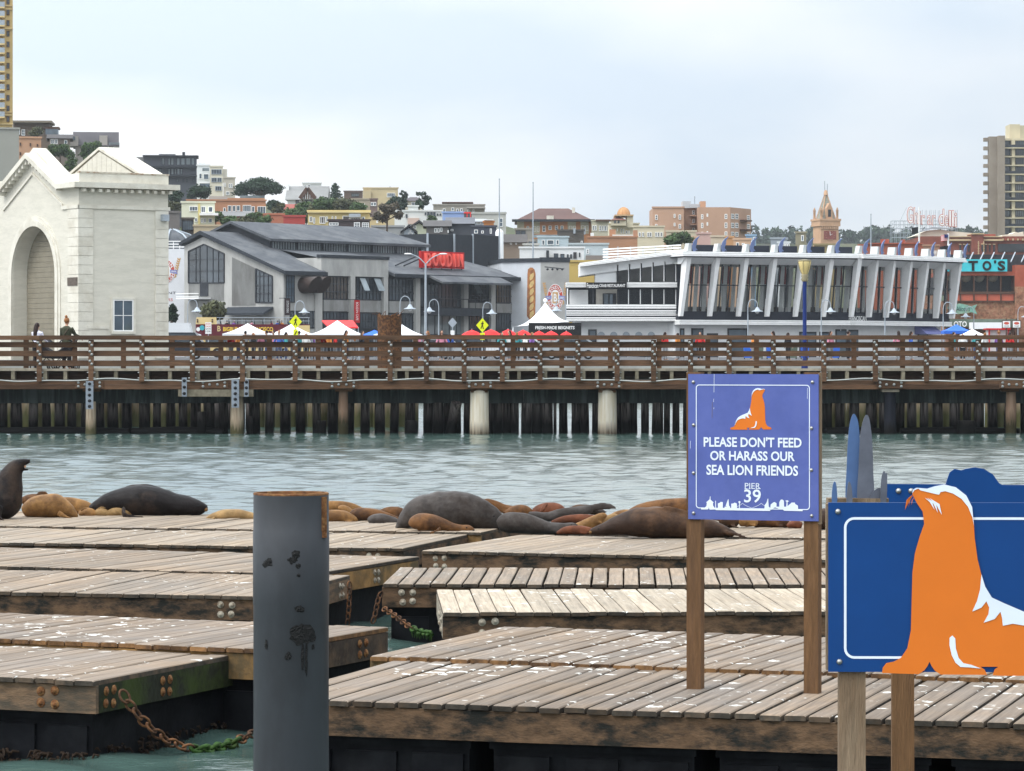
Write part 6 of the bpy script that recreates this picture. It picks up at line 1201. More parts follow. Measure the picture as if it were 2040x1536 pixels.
house('white_townhouse', 'narrow white townhouse with a glass balcony beside the dark block', *[c7(808, 250, 935, 470)[i] for i in (0, 2, 1, 3)], (.66, .68, .68), [c7(828, 325, 858, 380), c7(873, 330, 925, 386), c7(830, 420, 945, 474, )], Y=690, frame='trim_white', extra=(('balcony_glass', 'glass_pale', c7(862, 275, 930, 305), -1, -.9), ('roof_room', (.6, .62, .62), c7(830, 215, 885, 250), 2, 5)))
house('cream_apartments', 'cream apartment house with three rows of wide windows', *[c7(936, 262, 1065, 535)[i] for i in (0, 2, 1, 3)], (.60, .56, .45), [c7(950, 285, 1053, 335) + ((4, 1),), c7(950, 368, 1005, 413) + ((2, 1),), c7(1010, 368, 1053, 413) + ((2, 1),), c7(988, 452, 1053, 498) + ((3, 1),)], Y=680, frame='lamp_grey', pane='glass', extra=(('annexe', (.56, .53, .45), c7(1065, 282, 1108, 400), .5, 6),))
house('beige_house', 'small beige house with bay windows beside the dark cypress', *[c7(1070, 375, 1186, 545)[i] for i in (0, 2, 1, 3)], (.47, .43, .36), [c7(1080, 420, 1092, 460), c7(1124, 425, 1140, 470), c7(1144, 425, 1160, 470), c7(1095, 505, 1130, 540) + ((3, 1),)], Y=665)
# terraces below
house('balcony_house', 'white and yellow house with balconies and pergola', *[c7(655, 620, 985, 850)[i] for i in (0, 2, 1, 3)], (.66, .66, .52), [c7(733, 652, 815, 700) + ((3, 1),), c7(848, 652, 893, 716) + ((2, 1),), c7(920, 655, 965, 712), c7(785, 765, 812, 806), c7(846, 768, 868, 815), c7(875, 768, 898, 815), c7(922, 770, 960, 815)], Y=500, extra=(('balcony', 'trim_white', c7(835, 722, 1020, 745), -1.6, -.003), ('pilaster', (.6, .5, .2), c7(820, 625, 840, 850), -.2, -.003)))
house('terracotta_house', 'long terracotta house with glass doors and a roof terrace', *[c7(706, 600, 1490, 760)[i] for i in (0, 2, 1, 3)], (.40, .20, .115), [c7(1068, 665, 1095, 705) + ((1, 1), 'glass'), c7(1113, 643, 1150, 705), c7(1160, 643, 1192, 705), c7(1200, 643, 1236, 700), c7(1262, 640, 1345, 706) + ((4, 1),), c7(1350, 652, 1380, 725), c7(1408, 652, 1490, 726) + ((3, 1),)], Y=560, extra=(('roof_room', (.42, .215, .12), c7(1110, 570, 1480, 600), .0, 6), ('terrace_glass', 'glass_pale', c7(1235, 545, 1480, 570), .0, .1), ('roof_block', (.36, .36, .34), c7(925, 543, 1112, 592), 3, 7)))
house('taupe_block', 'plain taupe block next to the headhouse cornice', *[c7(524, 718, 636, 900)[i] for i in (0, 2, 1, 3)], (.16, .145, .135), Y=470)
house('glass_box_house', 'dark framed glass box house below the white balcony house', *[c7(655, 780, 776, 900)[i] for i in (0, 2, 1, 3)], (.10, .085, .075), [c7(662, 792, 770, 890) + ((6, 1),)], Y=478, frame='trim_dark')
house('tan_wall_house', 'low tan wall house right behind the bakery gable', *[c7(776, 852, 1115, 960)[i] for i in (0, 2, 1, 3)], (.44, .36, .24), Y=470)
house('grey_roof_cottage', 'low cottage with grey roof and red gable ends', *[c7(1040, 745, 1350, 800)[i] for i in (0, 2, 1, 3)], (.35, .10, .08), (), 'side', Y=530, ridge=280 + 702 / 4.976, rcol=(.17, .17, .17))
house('orange_wall_house', 'orange rendered garden house above the bakery roof', *[c7(1405, 738, 1672, 800)[i] for i in (0, 2, 1, 3)], (.38, .15, .09), Y=510)
house('red_wall_house', 'bright red rendered house right above the bakery ridge', *[c7(1665, 757, 1880, 850)[i] for i in (0, 2, 1, 3)], (.36, .06, .055), Y=500)
house('red_roof_house', 'small cream house with a red tiled roof below the half-timbered house', *[c7(1655, 680, 1785, 730)[i] for i in (0, 2, 1, 3)], (.5, .44, .34), (), 'side', Y=600, ridge=280 + 630 / 4.976, rcol=(.24, .07, .055))
house('half_timbered_house', 'white half-timbered house with a broad grey roof', 573, 648, 397, 420, (.62, .62, .60), [c7(1785, 590, 1820, 630) + ((2, 1),), c7(1850, 590, 1862, 605), c7(1878, 588, 1948, 630) + ((4, 1),)], 'side', Y=660, yaw=.001, ridge=371, rcol=(.21, .21, .205), depth=12, frame='brown_trim', extra=(('chimney', 'white_paint', c7(1683, 425, 1705, 490), 4, 6),))
fr = Frame(573, 660, 0.0); t = [o for o in C.objects if o.name.startswith('half_timbered_house')][0]
P = [fr.at_w(*c7(1830, 580, 0, 0)[:2], -2.0), fr.at_w(*c7(1903, 478, 0, 0)[:2], -2.0), fr.at_w(*c7(1982, 580, 0, 0)[:2], -2.0)]
b = MB(); b.prism([tuple(p) for p in P], (0, 5, 0)); g_ = b.build('front_gable', 'white_paint', t)
for p, q in ((P[0], P[1]), (P[1], P[2])): b = MB(); b.beam(p + Vector((0, -.2, .1)), q + Vector((0, -.2, .1)), .3, .8); b.build('barge_board', 'brown_trim', g_)
for i in range(6): f_ = (i + 1) / 7; x_ = P[0].x + (P[2].x - P[0].x) * f_; zt_ = P[0].z + (P[1].z - P[0].z) * (1 - abs(f_ - .5) * 2); b = MB(); b.box(x_ - .12, x_ + .12, -2.12, -2.003, P[0].z, zt_); b.build('timber', 'brown_trim', g_)
house('villa_with_dormers', 'pale villa with dormer windows behind the half-timbered house', 603, 640, 366, 400, (.55, .56, .55), [c8(25, 143, 55, 160), c8(62, 140, 95, 160)], Y=760, frame='trim_white', extra=(('chimney', 'lamp_grey', c8(165, 125, 200, 180), 1, 3),))
house('brown_roof_house', 'brown house with a long window behind the green trees', *[c8(425, 210, 610, 330)[i] for i in (0, 2, 1, 3)], (.12, .085, .07), [c8(497, 226, 575, 256) + ((4, 1), 'glass_pale')], Y=735, frame='trim_dark')
house('tan_block', 'tall tan stucco block with one wide window on the crest', *[c8(615, 178, 960, 330)[i] for i in (0, 2, 1, 3)], (.50, .41, .25), [c8(850, 220, 932, 263) + ((4, 1),)], Y=720, extra=(('low_wing', (.50, .41, .25), c8(612, 200, 690, 330), -1, 4), ('vent', 'lamp_grey', c8(872, 150, 888, 178), 3, 4)), cat='apartment block')
house('balustrade_house', 'weathered beige house with a row of windows above the yellow house', *[c8(500, 288, 690, 400)[i] for i in (0, 2, 1, 3)], (.33, .29, .22), [c8(585, 325, 605, 350), c8(610, 325, 630, 350)], Y=650)
house('maroon_house', 'narrow maroon house with a white window group', *[c8(683, 288, 757, 400)[i] for i in (0, 2, 1, 3)], (.17, .12, .11), [c8(690, 313, 716, 350), c8(718, 313, 744, 350)], Y=640)
house('cream_gable_house', 'cream house with dark hip roof and a long window row', *[c8(1030, 300, 1196, 380)[i] for i in (0, 2, 1, 3)], (.52, .48, .38), [c8(1092, 311, 1172, 350) + ((5, 1),)], 'hip', Y=690, ridge=340 + 262 / 4.976, rcol=(.08, .07, .075))
house('white_stack_house', 'small white stacked house beside the dark tree', *[c8(1060, 357, 1160, 420)[i] for i in (0, 2, 1, 3)], (.66, .68, .66), [c8(1072, 390, 1082, 406), c8(1098, 388, 1112, 405)], Y=620)
house('white_terrace_row', 'long white terrace with dark framed windows', *[c8(925, 405, 1400, 530)[i] for i in (0, 2, 1, 3)], (.64, .65, .62), [c8(950, 440, 970, 468), c8(1036, 432, 1054, 468), c8(1225, 415, 1240, 440), c8(1250, 412, 1272, 455), c8(1280, 412, 1303, 455), c8(1310, 412, 1332, 455), c8(1345, 425, 1360, 445), c8(1372, 425, 1390, 445)], Y=590, frame='trim_dark', extra=(('pink_patch', (.56, .42, .35), c8(1058, 470, 1172, 530), -.3, -.003),))
house('olive_mansion', 'olive grey mansion with arched window and roof balustrade', *[c8(1310, 345, 1820, 440)[i] for i in (0, 2, 1, 3)], (.27, .25, .215), [c8(1405, 376, 1430, 412), c8(1490, 366, 1516, 400), c8(1537, 378, 1560, 408), c8(1578, 375, 1600, 405), c8(1648, 385, 1665, 415), c8(1700, 385, 1716, 415)], Y=640, extra=(('roof_storey', (.24, .2, .18), c8(1400, 318, 1700, 345), 1, 7), ('roof_cap', 'brown_trim', c8(1395, 308, 1705, 320), .6, 7.4), ('eave', (.33, .31, .28), c8(1640, 360, 1825, 375), -1, 4)))
house('blue_wall_house', 'house with a light blue side wall and red framed bay', *[c8(1400, 420, 1612, 490)[i] for i in (0, 2, 1, 3)], (.26, .36, .62), Y=570, extra=(('red_bay', 'red_cloth', c8(1612, 412, 1690, 425), -.6, 1), ('bay_bar', 'red_cloth', c8(1640, 425, 1648, 475), -.6, -.4), ('bay_bar', 'red_cloth', c8(1675, 425, 1683, 475), -.6, -.4), ('bay_glass', 'glass', c8(1615, 425, 1690, 475), -.3, .5)))
house('grey_cube_house', 'plain grey cube house with one tall blue window beside the flagpole', *[c8(1692, 428, 2030, 590)[i] for i in (0, 2, 1, 3)], (.40, .40, .37), [c8(1955, 470, 2000, 556) + ((1, 2),)], Y=560, extra=(('terrace_glass', 'glass_pale', c8(1810, 408, 2030, 426), .2, .3),))
house('yellow_house', 'long yellow house with white framed windows above the clerestory', *[c8(66, 410, 682, 560)[i] for i in (0, 2, 1, 3)], (.58, .47, .22), [c8(80, 455, 112, 510) + ((2, 1), 'glass_warm'), c8(118, 465, 138, 525), c8(183, 455, 240, 525) + ((3, 1), 'glass_warm'), c8(245, 455, 264, 510), c8(302, 452, 317, 495), c8(335, 452, 350, 495), c8(410, 448, 480, 492) + ((1, 1), 'glass_warm'), c8(485, 465, 590, 492) + ((6, 1),), c8(600, 457, 632, 491)], Y=490, extra=(('cornice', (.6, .5, .26), c8(60, 405, 690, 418), -.5, .3), ('porch_roof', 'lamp_grey', c8(475, 430, 590, 465), -1.2, -.003)))
house('dark_studio', 'flat dark brown studio with white gridded windows on the bakery ridge', *[c8(270, 500, 680, 640)[i] for i in (0, 2, 1, 3)], (.055, .04, .04), [c8(276, 515, 370, 543) + ((3, 1), 'glass_pale'), c8(523, 512, 583, 563) + ((2, 3),), c8(602, 515, 672, 569) + ((3, 3), 'glass_pale')], Y=462, frame='trim_white')
house('low_grey_shed', 'low grey roofed shed beside the brown tree', *[c8(700, 560, 1020, 640)[i] for i in (0, 2, 1, 3)], (.36, .37, .37), (), Y=470)
house('tan_annexe', 'tan annexe half hidden behind the brown tree', *[c8(680, 480, 830, 600)[i] for i in (0, 2, 1, 3)], (.52, .41, .22), [c8(745, 490, 762, 520)], Y=480)
house('pale_green_cottage', 'pale green cottage with a steep dark gable roof', *[c8(1095, 560, 1240, 660)[i] for i in (0, 2, 1, 3)], (.50, .53, .40), [c8(1112, 545, 1142, 580) + ((2, 1),)], 'gable', Y=500, ridge=340 + 508 / 4.976, rcol=(.055, .055, .06))
house('dormer_cottage', 'tiny cottage with a black pointed gable behind the clerestory end', *[c8(1018, 600, 1120, 680)[i] for i in (0, 2, 1, 3)], (.42, .47, .52), [c8(1075, 585, 1090, 608), c8(1060, 615, 1105, 650) + ((3, 1),)], 'gable', Y=470, ridge=340 + 555 / 4.976, rcol=(.03, .03, .035))
house('charcoal_house', 'charcoal house with two white windows', *[c8(1240, 545, 1460, 660)[i] for i in (0, 2, 1, 3)], (.13, .12, .115), [c8(1320, 570, 1345, 613), c8(1350, 570, 1372, 613), c8(1378, 565, 1400, 605), c8(1450, 590, 1463, 615)], 'side', Y=480, ridge=340 + 492 / 4.976, rcol=(.085, .08, .08), frame='trim_white', pane='glass_pale')
house('slate_house', 'slate blue house with a round-headed white window', *[c8(1460, 520, 1690, 660)[i] for i in (0, 2, 1, 3)], (.085, .09, .105), [c8(1480, 580, 1510, 600)], 'side', Y=485, ridge=340 + 462 / 4.976, rcol=(.12, .125, .14))
house('blue_gable_house', 'blue grey house with pale windows under a low roof', *[c8(1620, 500, 1806, 560)[i] for i in (0, 2, 1, 3)], (.40, .45, .52), [c8(1650, 505, 1675, 530), c8(1690, 505, 1715, 530), c8(1740, 508, 1780, 530)], 'side', Y=520, ridge=340 + 478 / 4.976, rcol=(.32, .34, .36))
house('navy_house', 'navy house with an arched pale window', *[c8(1682, 560, 1935, 680)[i] for i in (0, 2, 1, 3)], (.055, .06, .08), [c8(1715, 585, 1752, 622), c8(1870, 575, 1890, 625), c8(1785, 595, 1810, 622) + ((1, 1), 'glass_warm')], Y=480)
house('orange_terrace_house', 'house with an orange terrace wall', *[c8(1808, 515, 1910, 590)[i] for i in (0, 2, 1, 3)], (.52, .21, .07), Y=505, extra=(('pergola', 'trim_white', c8(1810, 485, 1910, 492), -.5, 3),))
t = thing('white_silo', 'slim white silo with a conical cap on the bakery roof', 'silo', ((995 - CX) / F * 440, 440, LZ)); s = 440 / F; b = MB(); b.lathe([(8 * s, 0), (8 * s, HC + (HZ - 462) * s - LZ), (7 * s, HC + (HZ - 460) * s - LZ), (.05, HC + (HZ - 455) * s - LZ)], n=14); b.build('tank', 'rest_white', t); b = MB(); b.bar((0, 0, HC + (HZ - 455) * s - LZ), (0, 0, HC + (HZ - 450) * s - LZ), .1); b.build('vent', 'lamp_grey', t)
for px, top, bt, nm_ in ((994.8, 358, 470, 'thin bare flagpole rising behind the white silo'), (1062, 365, 520, 'thin bare flagpole rising in front of the hip-roofed building'), (1735, 428, 490, 'thin dark mast between the clock tower and the scaffold letters')):
    t = thing('flagpole', nm_, 'flagpole', ((px - CX) / F * 435, 435, LZ)); zt_ = HC + (HZ - top) / F * 435 - LZ; b = MB(); b.tube([(0, 0, 0), (0, 0, zt_ * .6), (0, 0, zt_)], [.14, .12, .06], 6); b.build('pole', 'lamp_grey', t); b = MB(); b.sphere((0, 0, zt_ + .08), .1, 6, 4); b.build('finial', 'lamp_grey', t)
# the middle of the hill, right of the flagpoles
house('hip_roof_block', 'orange and beige block under a broad brown hip roof', *[c9(300, 600, 1190, 760)[i] for i in (0, 2, 1, 3)], (.48, .22, .10), [c9(415, 662, 445, 690), c9(488, 666, 528, 728), c9(538, 666, 567, 728), c9(603, 658, 640, 732), c9(676, 658, 713, 708), c9(753, 656, 790, 708), c9(820, 658, 856, 712), c9(920, 660, 960, 716), c9(970, 660, 1002, 716), c9(1066, 656, 1106, 716), c9(1116, 656, 1152, 716)], 'hip', Y=660, ridge=340 + 452 / 6, rcol=(.105, .06, .052), depth=20, grid=(1, 2), frame='trim_white', pane='glass_blue', cat='apartment block', extra=tuple(('beige_panel', (.46, .42, .31), c9(a_, 610, e_, 755), -.06, -.003) for a_, e_ in ((300, 385), (475, 572), (905, 1005), (1058, 1158))) + (('eave', 'trim_dark', c9(240, 585, 1230, 610), -2.0, 1.0), ('roof_vent', 'cream_trim', c9(655, 540, 738, 588), -1, 2), ('chimney', 'cream_trim', c9(965, 425, 1000, 490), 6, 8)))
house('bay_window_block', 'pale green block with white bay windows next to the hip roof', *[c9(1190, 605, 1402, 760)[i] for i in (0, 2, 1, 3)], (.42, .40, .31), [c9(1200, 655, 1225, 716), c9(1230, 655, 1252, 716), c9(1282, 658, 1306, 722), c9(1314, 658, 1334, 722), c9(1342, 658, 1368, 722), c9(1374, 658, 1392, 722)], Y=655, extra=(('eave', 'brown_trim', c9(1240, 585, 1420, 606), -.8, 1),))
dm = house('domed_house', 'cream Spanish style house with a copper dome', *[c9(1402, 640, 1762, 780)[i] for i in (0, 2, 1, 3)], (.58, .52, .38), [c9(1410, 690, 1430, 715), c9(1495, 690, 1506, 725), c9(1538, 690, 1555, 750), c9(1568, 695, 1582, 750), c9(1598, 715, 1618, 755), c9(1632, 715, 1645, 755)], Y=640, yaw=.001, extra=(('tower', (.60, .54, .40), c9(1610, 545, 1686, 680), -1, 7), ('tower_cornice', (.46, .32, .18), c9(1466, 528, 1690, 545), -1.5, 8), ('arched_room', (.60, .54, .40), c9(1420, 590, 1602, 660), -2, 4), ('arched_window', 'glass', c9(1456, 602, 1480, 632), -2.1, -2.003), ('arched_window', 'glass', c9(1498, 602, 1522, 632), -2.1, -2.003)))
fr = Frame(c9(1402, 0, 0, 0)[0], 640, 0.0); p = fr.at_w(*c9(1575, 530, 0, 0)[:2], 3); r_ = 76 / 6 / F * 640; b = MB(); b.lathe([(r_ * math.cos(a_), r_ * 1.2 * math.sin(a_)) for a_ in [R(i * 10) for i in range(10)]], (p.x, 3, p.z), 20); q = b.build('dome', mat('copper', (.50, .27, .12), .55, .1, .3), dm)
for i in range(10): a_ = 2 * math.pi * i / 10; b = MB(); b.tube([(p.x + 1.01 * r_ * math.cos(e_) * math.cos(a_), 3 + 1.01 * r_ * math.cos(e_) * math.sin(a_), p.z + 1.21 * r_ * math.sin(e_)) for e_ in [R(k_ * 11) for k_ in range(9)]], .07, 4); b.build('dome_rib', 'copper', q)
P = [fr.at_w(*c9(1415, 590, 0, 0)[:2], -2.4), fr.at_w(*c9(1608, 590, 0, 0)[:2], -2.4), fr.at_w(*c9(1515, 540, 0, 0)[:2], 1)]; b = MB(); b.add([P[0], P[1], (P[1].x, 4.4, P[1].z), (P[0].x, 4.4, P[0].z), P[2]], [(0, 1, 4), (1, 2, 4), (2, 3, 4), (3, 0, 4), (3, 2, 1, 0)]); b.build('tile_roof', mat('tile_brown', (.17, .075, .055), .8), dm)
house('cream_row', 'long cream row of flats with many small windows', *[c9(1690, 675, 2060, 870)[i] for i in (0, 2, 1, 3)], (.55, .49, .36), [c9(a_, 735, a_ + 24, 792) for a_ in (1755, 1795, 1855, 1885, 1950, 1978, 2015)], Y=588, frame='trim_white', pane='glass', cat='apartment block')
house('rust_terrace', 'rust coloured stucco house with a white roof terrace', *[c9(1140, 800, 1740, 900)[i] for i in (0, 2, 1, 3)], (.36, .19, .11), (), Y=560, extra=(('terrace_wall', (.62, .62, .58), c9(1440, 762, 1720, 800), .5, 3), ('stair_tower', (.38, .2, .12), c9(1690, 710, 1742, 800), .2, 3), ('chimney_block', (.40, .20, .11), c9(1405, 700, 1480, 800), 1, 4)))
house('black_house', 'black shingled house with roof vents among the terraces', *[c9(780, 720, 1100, 900)[i] for i in (0, 2, 1, 3)], (.09, .08, .07), [c9(830, 840, 852, 870), c9(1062, 840, 1085, 880)], Y=580, extra=(('vent', 'lamp_grey', c9(972, 690, 998, 752), -.5, .5), ('tank', 'white_paint', c9(1178, 745, 1218, 796), -.5, .5), ('chimney', 'lamp_grey', c9(1098, 690, 1120, 760), 0, 1)))
house('glass_corner_house', 'brown grey house with large corner windows', *[c9(275, 705, 490, 850)[i] for i in (0, 2, 1, 3)], (.26, .235, .20), [c9(286, 716, 342, 812), c9(348, 716, 402, 812)], Y=560, frame='trim_dark', pane='glass')
house('light_blue_house', 'light blue house with three white framed windows and a glass terrace', *[c9(545, 800, 915, 910)[i] for i in (0, 2, 1, 3)], (.42, .50, .54), [c9(597, 828, 631, 892), c9(660, 828, 740, 888), c9(768, 828, 801, 886)], Y=545, extra=(('terrace_glass', 'glass_pale', c9(490, 765, 790, 800), .2, .3), ('side_room', (.33, .29, .25), c9(410, 818, 545, 910), .5, 5), ('side_window', 'glass', c9(435, 845, 530, 888), .4, .497)))
house('shingle_roof_house', 'low dark shingle roofed house with dormers right of the silo', *[c9(140, 850, 390, 920)[i] for i in (0, 2, 1, 3)], (.24, .19, .15), [c9(215, 862, 240, 884), c9(280, 862, 300, 884)], 'side', Y=520, ridge=340 + 760 / 6, rcol=(.075, .068, .065))
house('pale_blue_wall', 'pale blue plain walled building with one small window', *[c9(920, 885, 1392, 1020)[i] for i in (0, 2, 1, 3)], (.44, .50, .52), [c9(1130, 938, 1160, 992) + ((1, 2),)], Y=500, extra=(('brown_base', (.22, .19, .17), c9(1120, 1018, 1330, 1090), -2.5, -.01),))
house('white_flat_house', 'white flat-roofed house with dark windows and roof furniture', *[c9(330, 930, 1102, 1100)[i] for i in (0, 2, 1, 3)], (.68, .69, .70), [c9(740, 990, 792, 1040) + ((2, 1),), c9(818, 995, 866, 1070), c9(895, 1000, 917, 1052), c9(935, 1000, 958, 1052), c9(973, 975, 1012, 1052) + ((2, 1), 'glass_warm'), c9(1040, 980, 1056, 1032)], Y=475, frame='trim_dark', extra=(('upper_wall', (.66, .67, .68), c9(530, 935, 900, 955), 1, 5), ('dark_post', 'trim_dark', c9(648, 955, 682, 1070), -.8, -.3), ('roof_bench', 'red_cloth', c9(838, 905, 885, 930), 2, 3), ('roof_box', 'trim_dark', c9(550, 905, 580, 935), 2, 3)))
house('beige_roof_block', 'low beige roof block with parapet behind the mural building', *[c9(375, 890, 560, 1000)[i] for i in (0, 2, 1, 3)], (.46, .45, .41), Y=490)
house('yellow_shed', 'low yellow shed between the mural building and the restaurant', 1134, 1200, 522, 600, (.46, .33, .10), Y=455)
# pink hotel
ht = house('pink_hotel', 'large flat-roofed pinkish tan hotel on the skyline', *[cH(97, 264, 400, 620)[i] for i in (0, 2, 1, 3)], (.42, .265, .185), [cH(*q) for q in ((122, 330, 145, 380), (302, 322, 318, 358), (350, 328, 372, 376), (302, 408, 318, 440), (350, 420, 372, 462), (122, 420, 143, 450))], Y=600, depth=14, yaw=.001, grid=(1, 2), cat='hotel')
HFr = Frame(cH(97, 0, 0, 0)[0], 600, 0.0)
def hb2(nm_, m_, r_, d0, d1): u0, u1, z0, z1 = HFr.rect(cH(*r_), d0); b = MB(); b.box(u0, u1, d0, d1, z0, z1); return b.build(nm_, m_, ht)
hb2('recess_wall', paint((.40, .25, .175)), (400, 264, 542, 620), 6, 14); hb2('wing', paint((.42, .265, .185)), (540, 256, 850, 620), -.5, 14)
for y_ in (333, 418): hb2('ledge', paint((.42, .265, .185)), (460, y_, 545, y_ + 10), 4, 5.9)
for r_ in ((480, 285, 506, 328), (480, 370, 506, 410), (480, 455, 506, 500)): u0, u1, z0, z1 = HFr.rect(cH(*r_), 6); window(ht, u0, u1, z0, z1, 6, 1, 2, .12, .08)
for r_ in ((567, 325, 588, 372), (620, 318, 635, 348), (567, 408, 588, 458), (620, 402, 635, 435), (620, 488, 635, 522), (567, 495, 588, 540), (795, 322, 820, 370), (795, 405, 820, 458), (795, 492, 820, 540)): u0, u1, z0, z1 = HFr.rect(cH(*r_), -.5); window(ht, u0, u1, z0, z1, -.5, 1, 2, .12, .08)
P0 = HFr.at_w(*cH(850, 256, 0, 0)[:2], -.5); P1 = HFr.at_w(*cH(1050, 268, 0, 0)[:2], 8.0)
zb_ = LZ; b = MB(); b.prism([(P0.x + .003, -.5, zb_), (P1.x, 8, zb_), (P1.x, 16, zb_), (P0.x + .003, 16, zb_)], (0, 0, P0.z - zb_)); b.build('angled_wing', paint((.40, .255, .18)), ht)
dv = Vector((P1.x - P0.x, 8.5, 0)); dl = dv.length; dv.normalize(); th_ = math.atan2(dv.y, dv.x); AFr = Frame(0, 1, 0); AFr.o = HFr.o + Vector((P0.x, -.5, 0)); AFr.t = th_; AFr.u = dv; AFr.w = Vector((-dv.y, dv.x, 0))
Mx = Matrix.Translation((P0.x, -.5, 0)) @ Matrix.Rotation(th_, 4, 'Z')
for r_ in ((857, 320, 885, 370), (896, 320, 925, 372), (1010, 335, 1036, 382), (857, 408, 885, 458), (896, 408, 925, 458), (1010, 420, 1036, 465), (857, 495, 885, 540), (896, 497, 925, 540), (1010, 500, 1036, 540)):
    u0, u1, z0, z1 = AFr.rect(cH(*r_), 0); o = window(ht, u0, u1, z0, z1, 0, 2, 2, .12, .08); o.data.transform(Mx); o.children[0].data.transform(Mx)
for y_ in (380, 470):
    u0, u1, z0, z1 = AFr.rect(cH(940, y_, 1008, y_ + 14), 0); b = MB(); b.box(u0, u1, -1.1, -.003, z0, z1); o = b.build('fire_escape', 'brown_trim', ht); o.data.transform(Mx)
hb2('roof_box', paint((.42, .44, .46)), (387, 198, 470, 264), 5, 10); hb2('roof_box', paint((.42, .44, .46)), (465, 225, 555, 262), 4, 9); hb2('stack', 'lamp_grey', (500, 150, 510, 225), 5, 5.6); hb2('stair_head', paint((.42, .25, .16)), (560, 198, 612, 256), 3, 7)
for nm_, r_, c_, Y_, lab in (('pink_house', (520, 515, 660, 620), (.50, .33, .29), 540, 'low pink house below the hotel'), ('cream_small_house', (660, 545, 820, 650), (.50, .44, .34), 520, 'low cream house under the hotel wing'), ('ochre_house', (805, 552, 880, 650), (.44, .25, .12), 510, 'narrow ochre house under the hotel'), ('peach_small_house', (880, 572, 1050, 650), (.50, .33, .22), 500, 'peach house with white windows above the restaurant roof'), ('sky_blue_house', (1000, 535, 1098, 620), (.24, .36, .50), 530, 'sky blue house with white trim beyond the restaurant roof'), ('salmon_house', (425, 552, 540, 650), (.52, .34, .24), 505, 'salmon house right of the green street trees'), ('green_cream_house', (230, 495, 520, 620), (.46, .42, .31), 550, 'cream house with a red tile edge below the hotel'), ('white_conservatory', (1310, 605, 1425, 660), (.60, .64, .66), 490, 'white glazed roof conservatory above the restaurant'), ('grey_roof_hall', (1240, 565, 1400, 640), (.26, .29, .32), 500, 'grey vaulted roof hall left of the olive lift tower'), ('olive_lift_tower', (1480, 508, 1585, 660), (.24, .22, .15), 500, 'olive lift tower with one window before the far trees'), ('khaki_roof_block', (1660, 625, 1900, 700), (.26, .21, .11), 480, 'khaki flat block below the clock tower')):
    q = cH(*r_); ws = []
    if nm_ == 'olive_lift_tower': ws = [cH(1535, 528, 1560, 585)]
    if nm_ == 'peach_small_house': ws = [cH(905, 598, 935, 640), cH(960, 605, 990, 632)]
    if nm_ == 'sky_blue_house': ws = [cH(1040, 560, 1060, 590), cH(1070, 545, 1090, 595)]
    if nm_ == 'white_conservatory': ws = [cH(1315 + i * 22, 610, 1333 + i * 22, 645) for i in range(5)]
    house(nm_, lab, q[0], q[2], q[1], q[3], c_, ws, Y=Y_)
# clock tower
CF = Frame(cH(1725, 0, 0, 0)[0], 800, R(18)); t = CF.thing('clock_tower', 'tan brick clock tower with a pointed gothic roof', 'clock tower'); u1 = CF.at_w(cH(1897, 0, 0, 0)[0], 500, 0).x; zA_, zB_ = CF.at_w(cH(1800, 0, 0, 0)[0], cH(0, 440, 0, 0)[1], 0).z, CF.at_w(cH(1800, 0, 0, 0)[0], cH(0, 388, 0, 0)[1], 0).z; DT = u1
mat('tower_tan', (.47, .29, .18), .75, .1, .5); mat('tower_brick', (.24, .075, .06), .8, .2, 1)
zL = CF.at_w(cH(1800, 0, 0, 0)[0], cH(0, 600, 0, 0)[1], 0).z
b = MB(); b.box(0, u1, 0, DT, LZ, zA_); b.build('shaft', 'tower_tan', t); b = MB(); b.box(-.35, u1 + .35, -.35, DT + .35, zA_, zB_); b.build('cornice', 'tower_tan', t); b = MB(); b.box(-.5, u1 + .5, -.5, DT + .5, zB_, zB_ + .5); b.build('cornice', 'tower_tan', t)
for i in range(9): b = MB(); x_ = .2 + i * (u1 - .6) / 8; b.box(x_, x_ + .3, -.3, -.003, zA_ - .7, zA_ - .003); b.build('corbel', 'tower_tan', t)
b = MB(); b.box(u1 * .17, u1 * .86, -.1, -.003, zL + .8, zA_ - 1.2); b.build('brick_panel', 'tower_brick', t)
b = MB(); b.box(u1 + .003, u1 + .1, DT * .2, DT * .85, zL + .8, zA_ - 1.2); b.build('brick_panel', 'tower_brick', t)
cz_ = (zL + .8 + zA_ - 1.2) / 2; cx_ = u1 * .515; rc = u1 * .27; disc(t, 'clock_face', 'tower_brick', cx_, cz_, rc * 1.1, rc * 1.1, -.13, 28, .96)
for i in range(12): a_ = i * math.pi / 6; b = MB(); b.beam((cx_ + rc * .85 * math.sin(a_), -.16, cz_ + rc * .85 * math.cos(a_)), (cx_ + rc * 1.0 * math.sin(a_), -.16, cz_ + rc * 1.0 * math.cos(a_)), .16, .05); b.build('hour_mark', 'tower_tan', t)
for a_, l_ in ((R(-5), .75), (R(62), .55)): b = MB(); b.beam((cx_, -.18, cz_), (cx_ + rc * l_ * math.sin(a_), -.18, cz_ + rc * l_ * math.cos(a_)), .16, .05); b.build('clock_hand', 'trim_white', t)
ap = CF.at_w(cH(1855, 0, 0, 0)[0], cH(0, 110, 0, 0)[1], DT / 2); m_ = .55; z0_ = zB_ + .5; b = MB(); b.add([(m_, m_, z0_), (u1 - m_, m_, z0_), (u1 - m_, DT - m_, z0_), (m_, DT - m_, z0_), (u1 / 2, DT / 2, ap.z)], [(0, 1, 4), (1, 2, 4), (2, 3, 4), (3, 0, 4)]); b.build('spire', mat('spire_grey', (.24, .24, .20), .7, .3, .8, stretch=(1, 1, 3)), t)
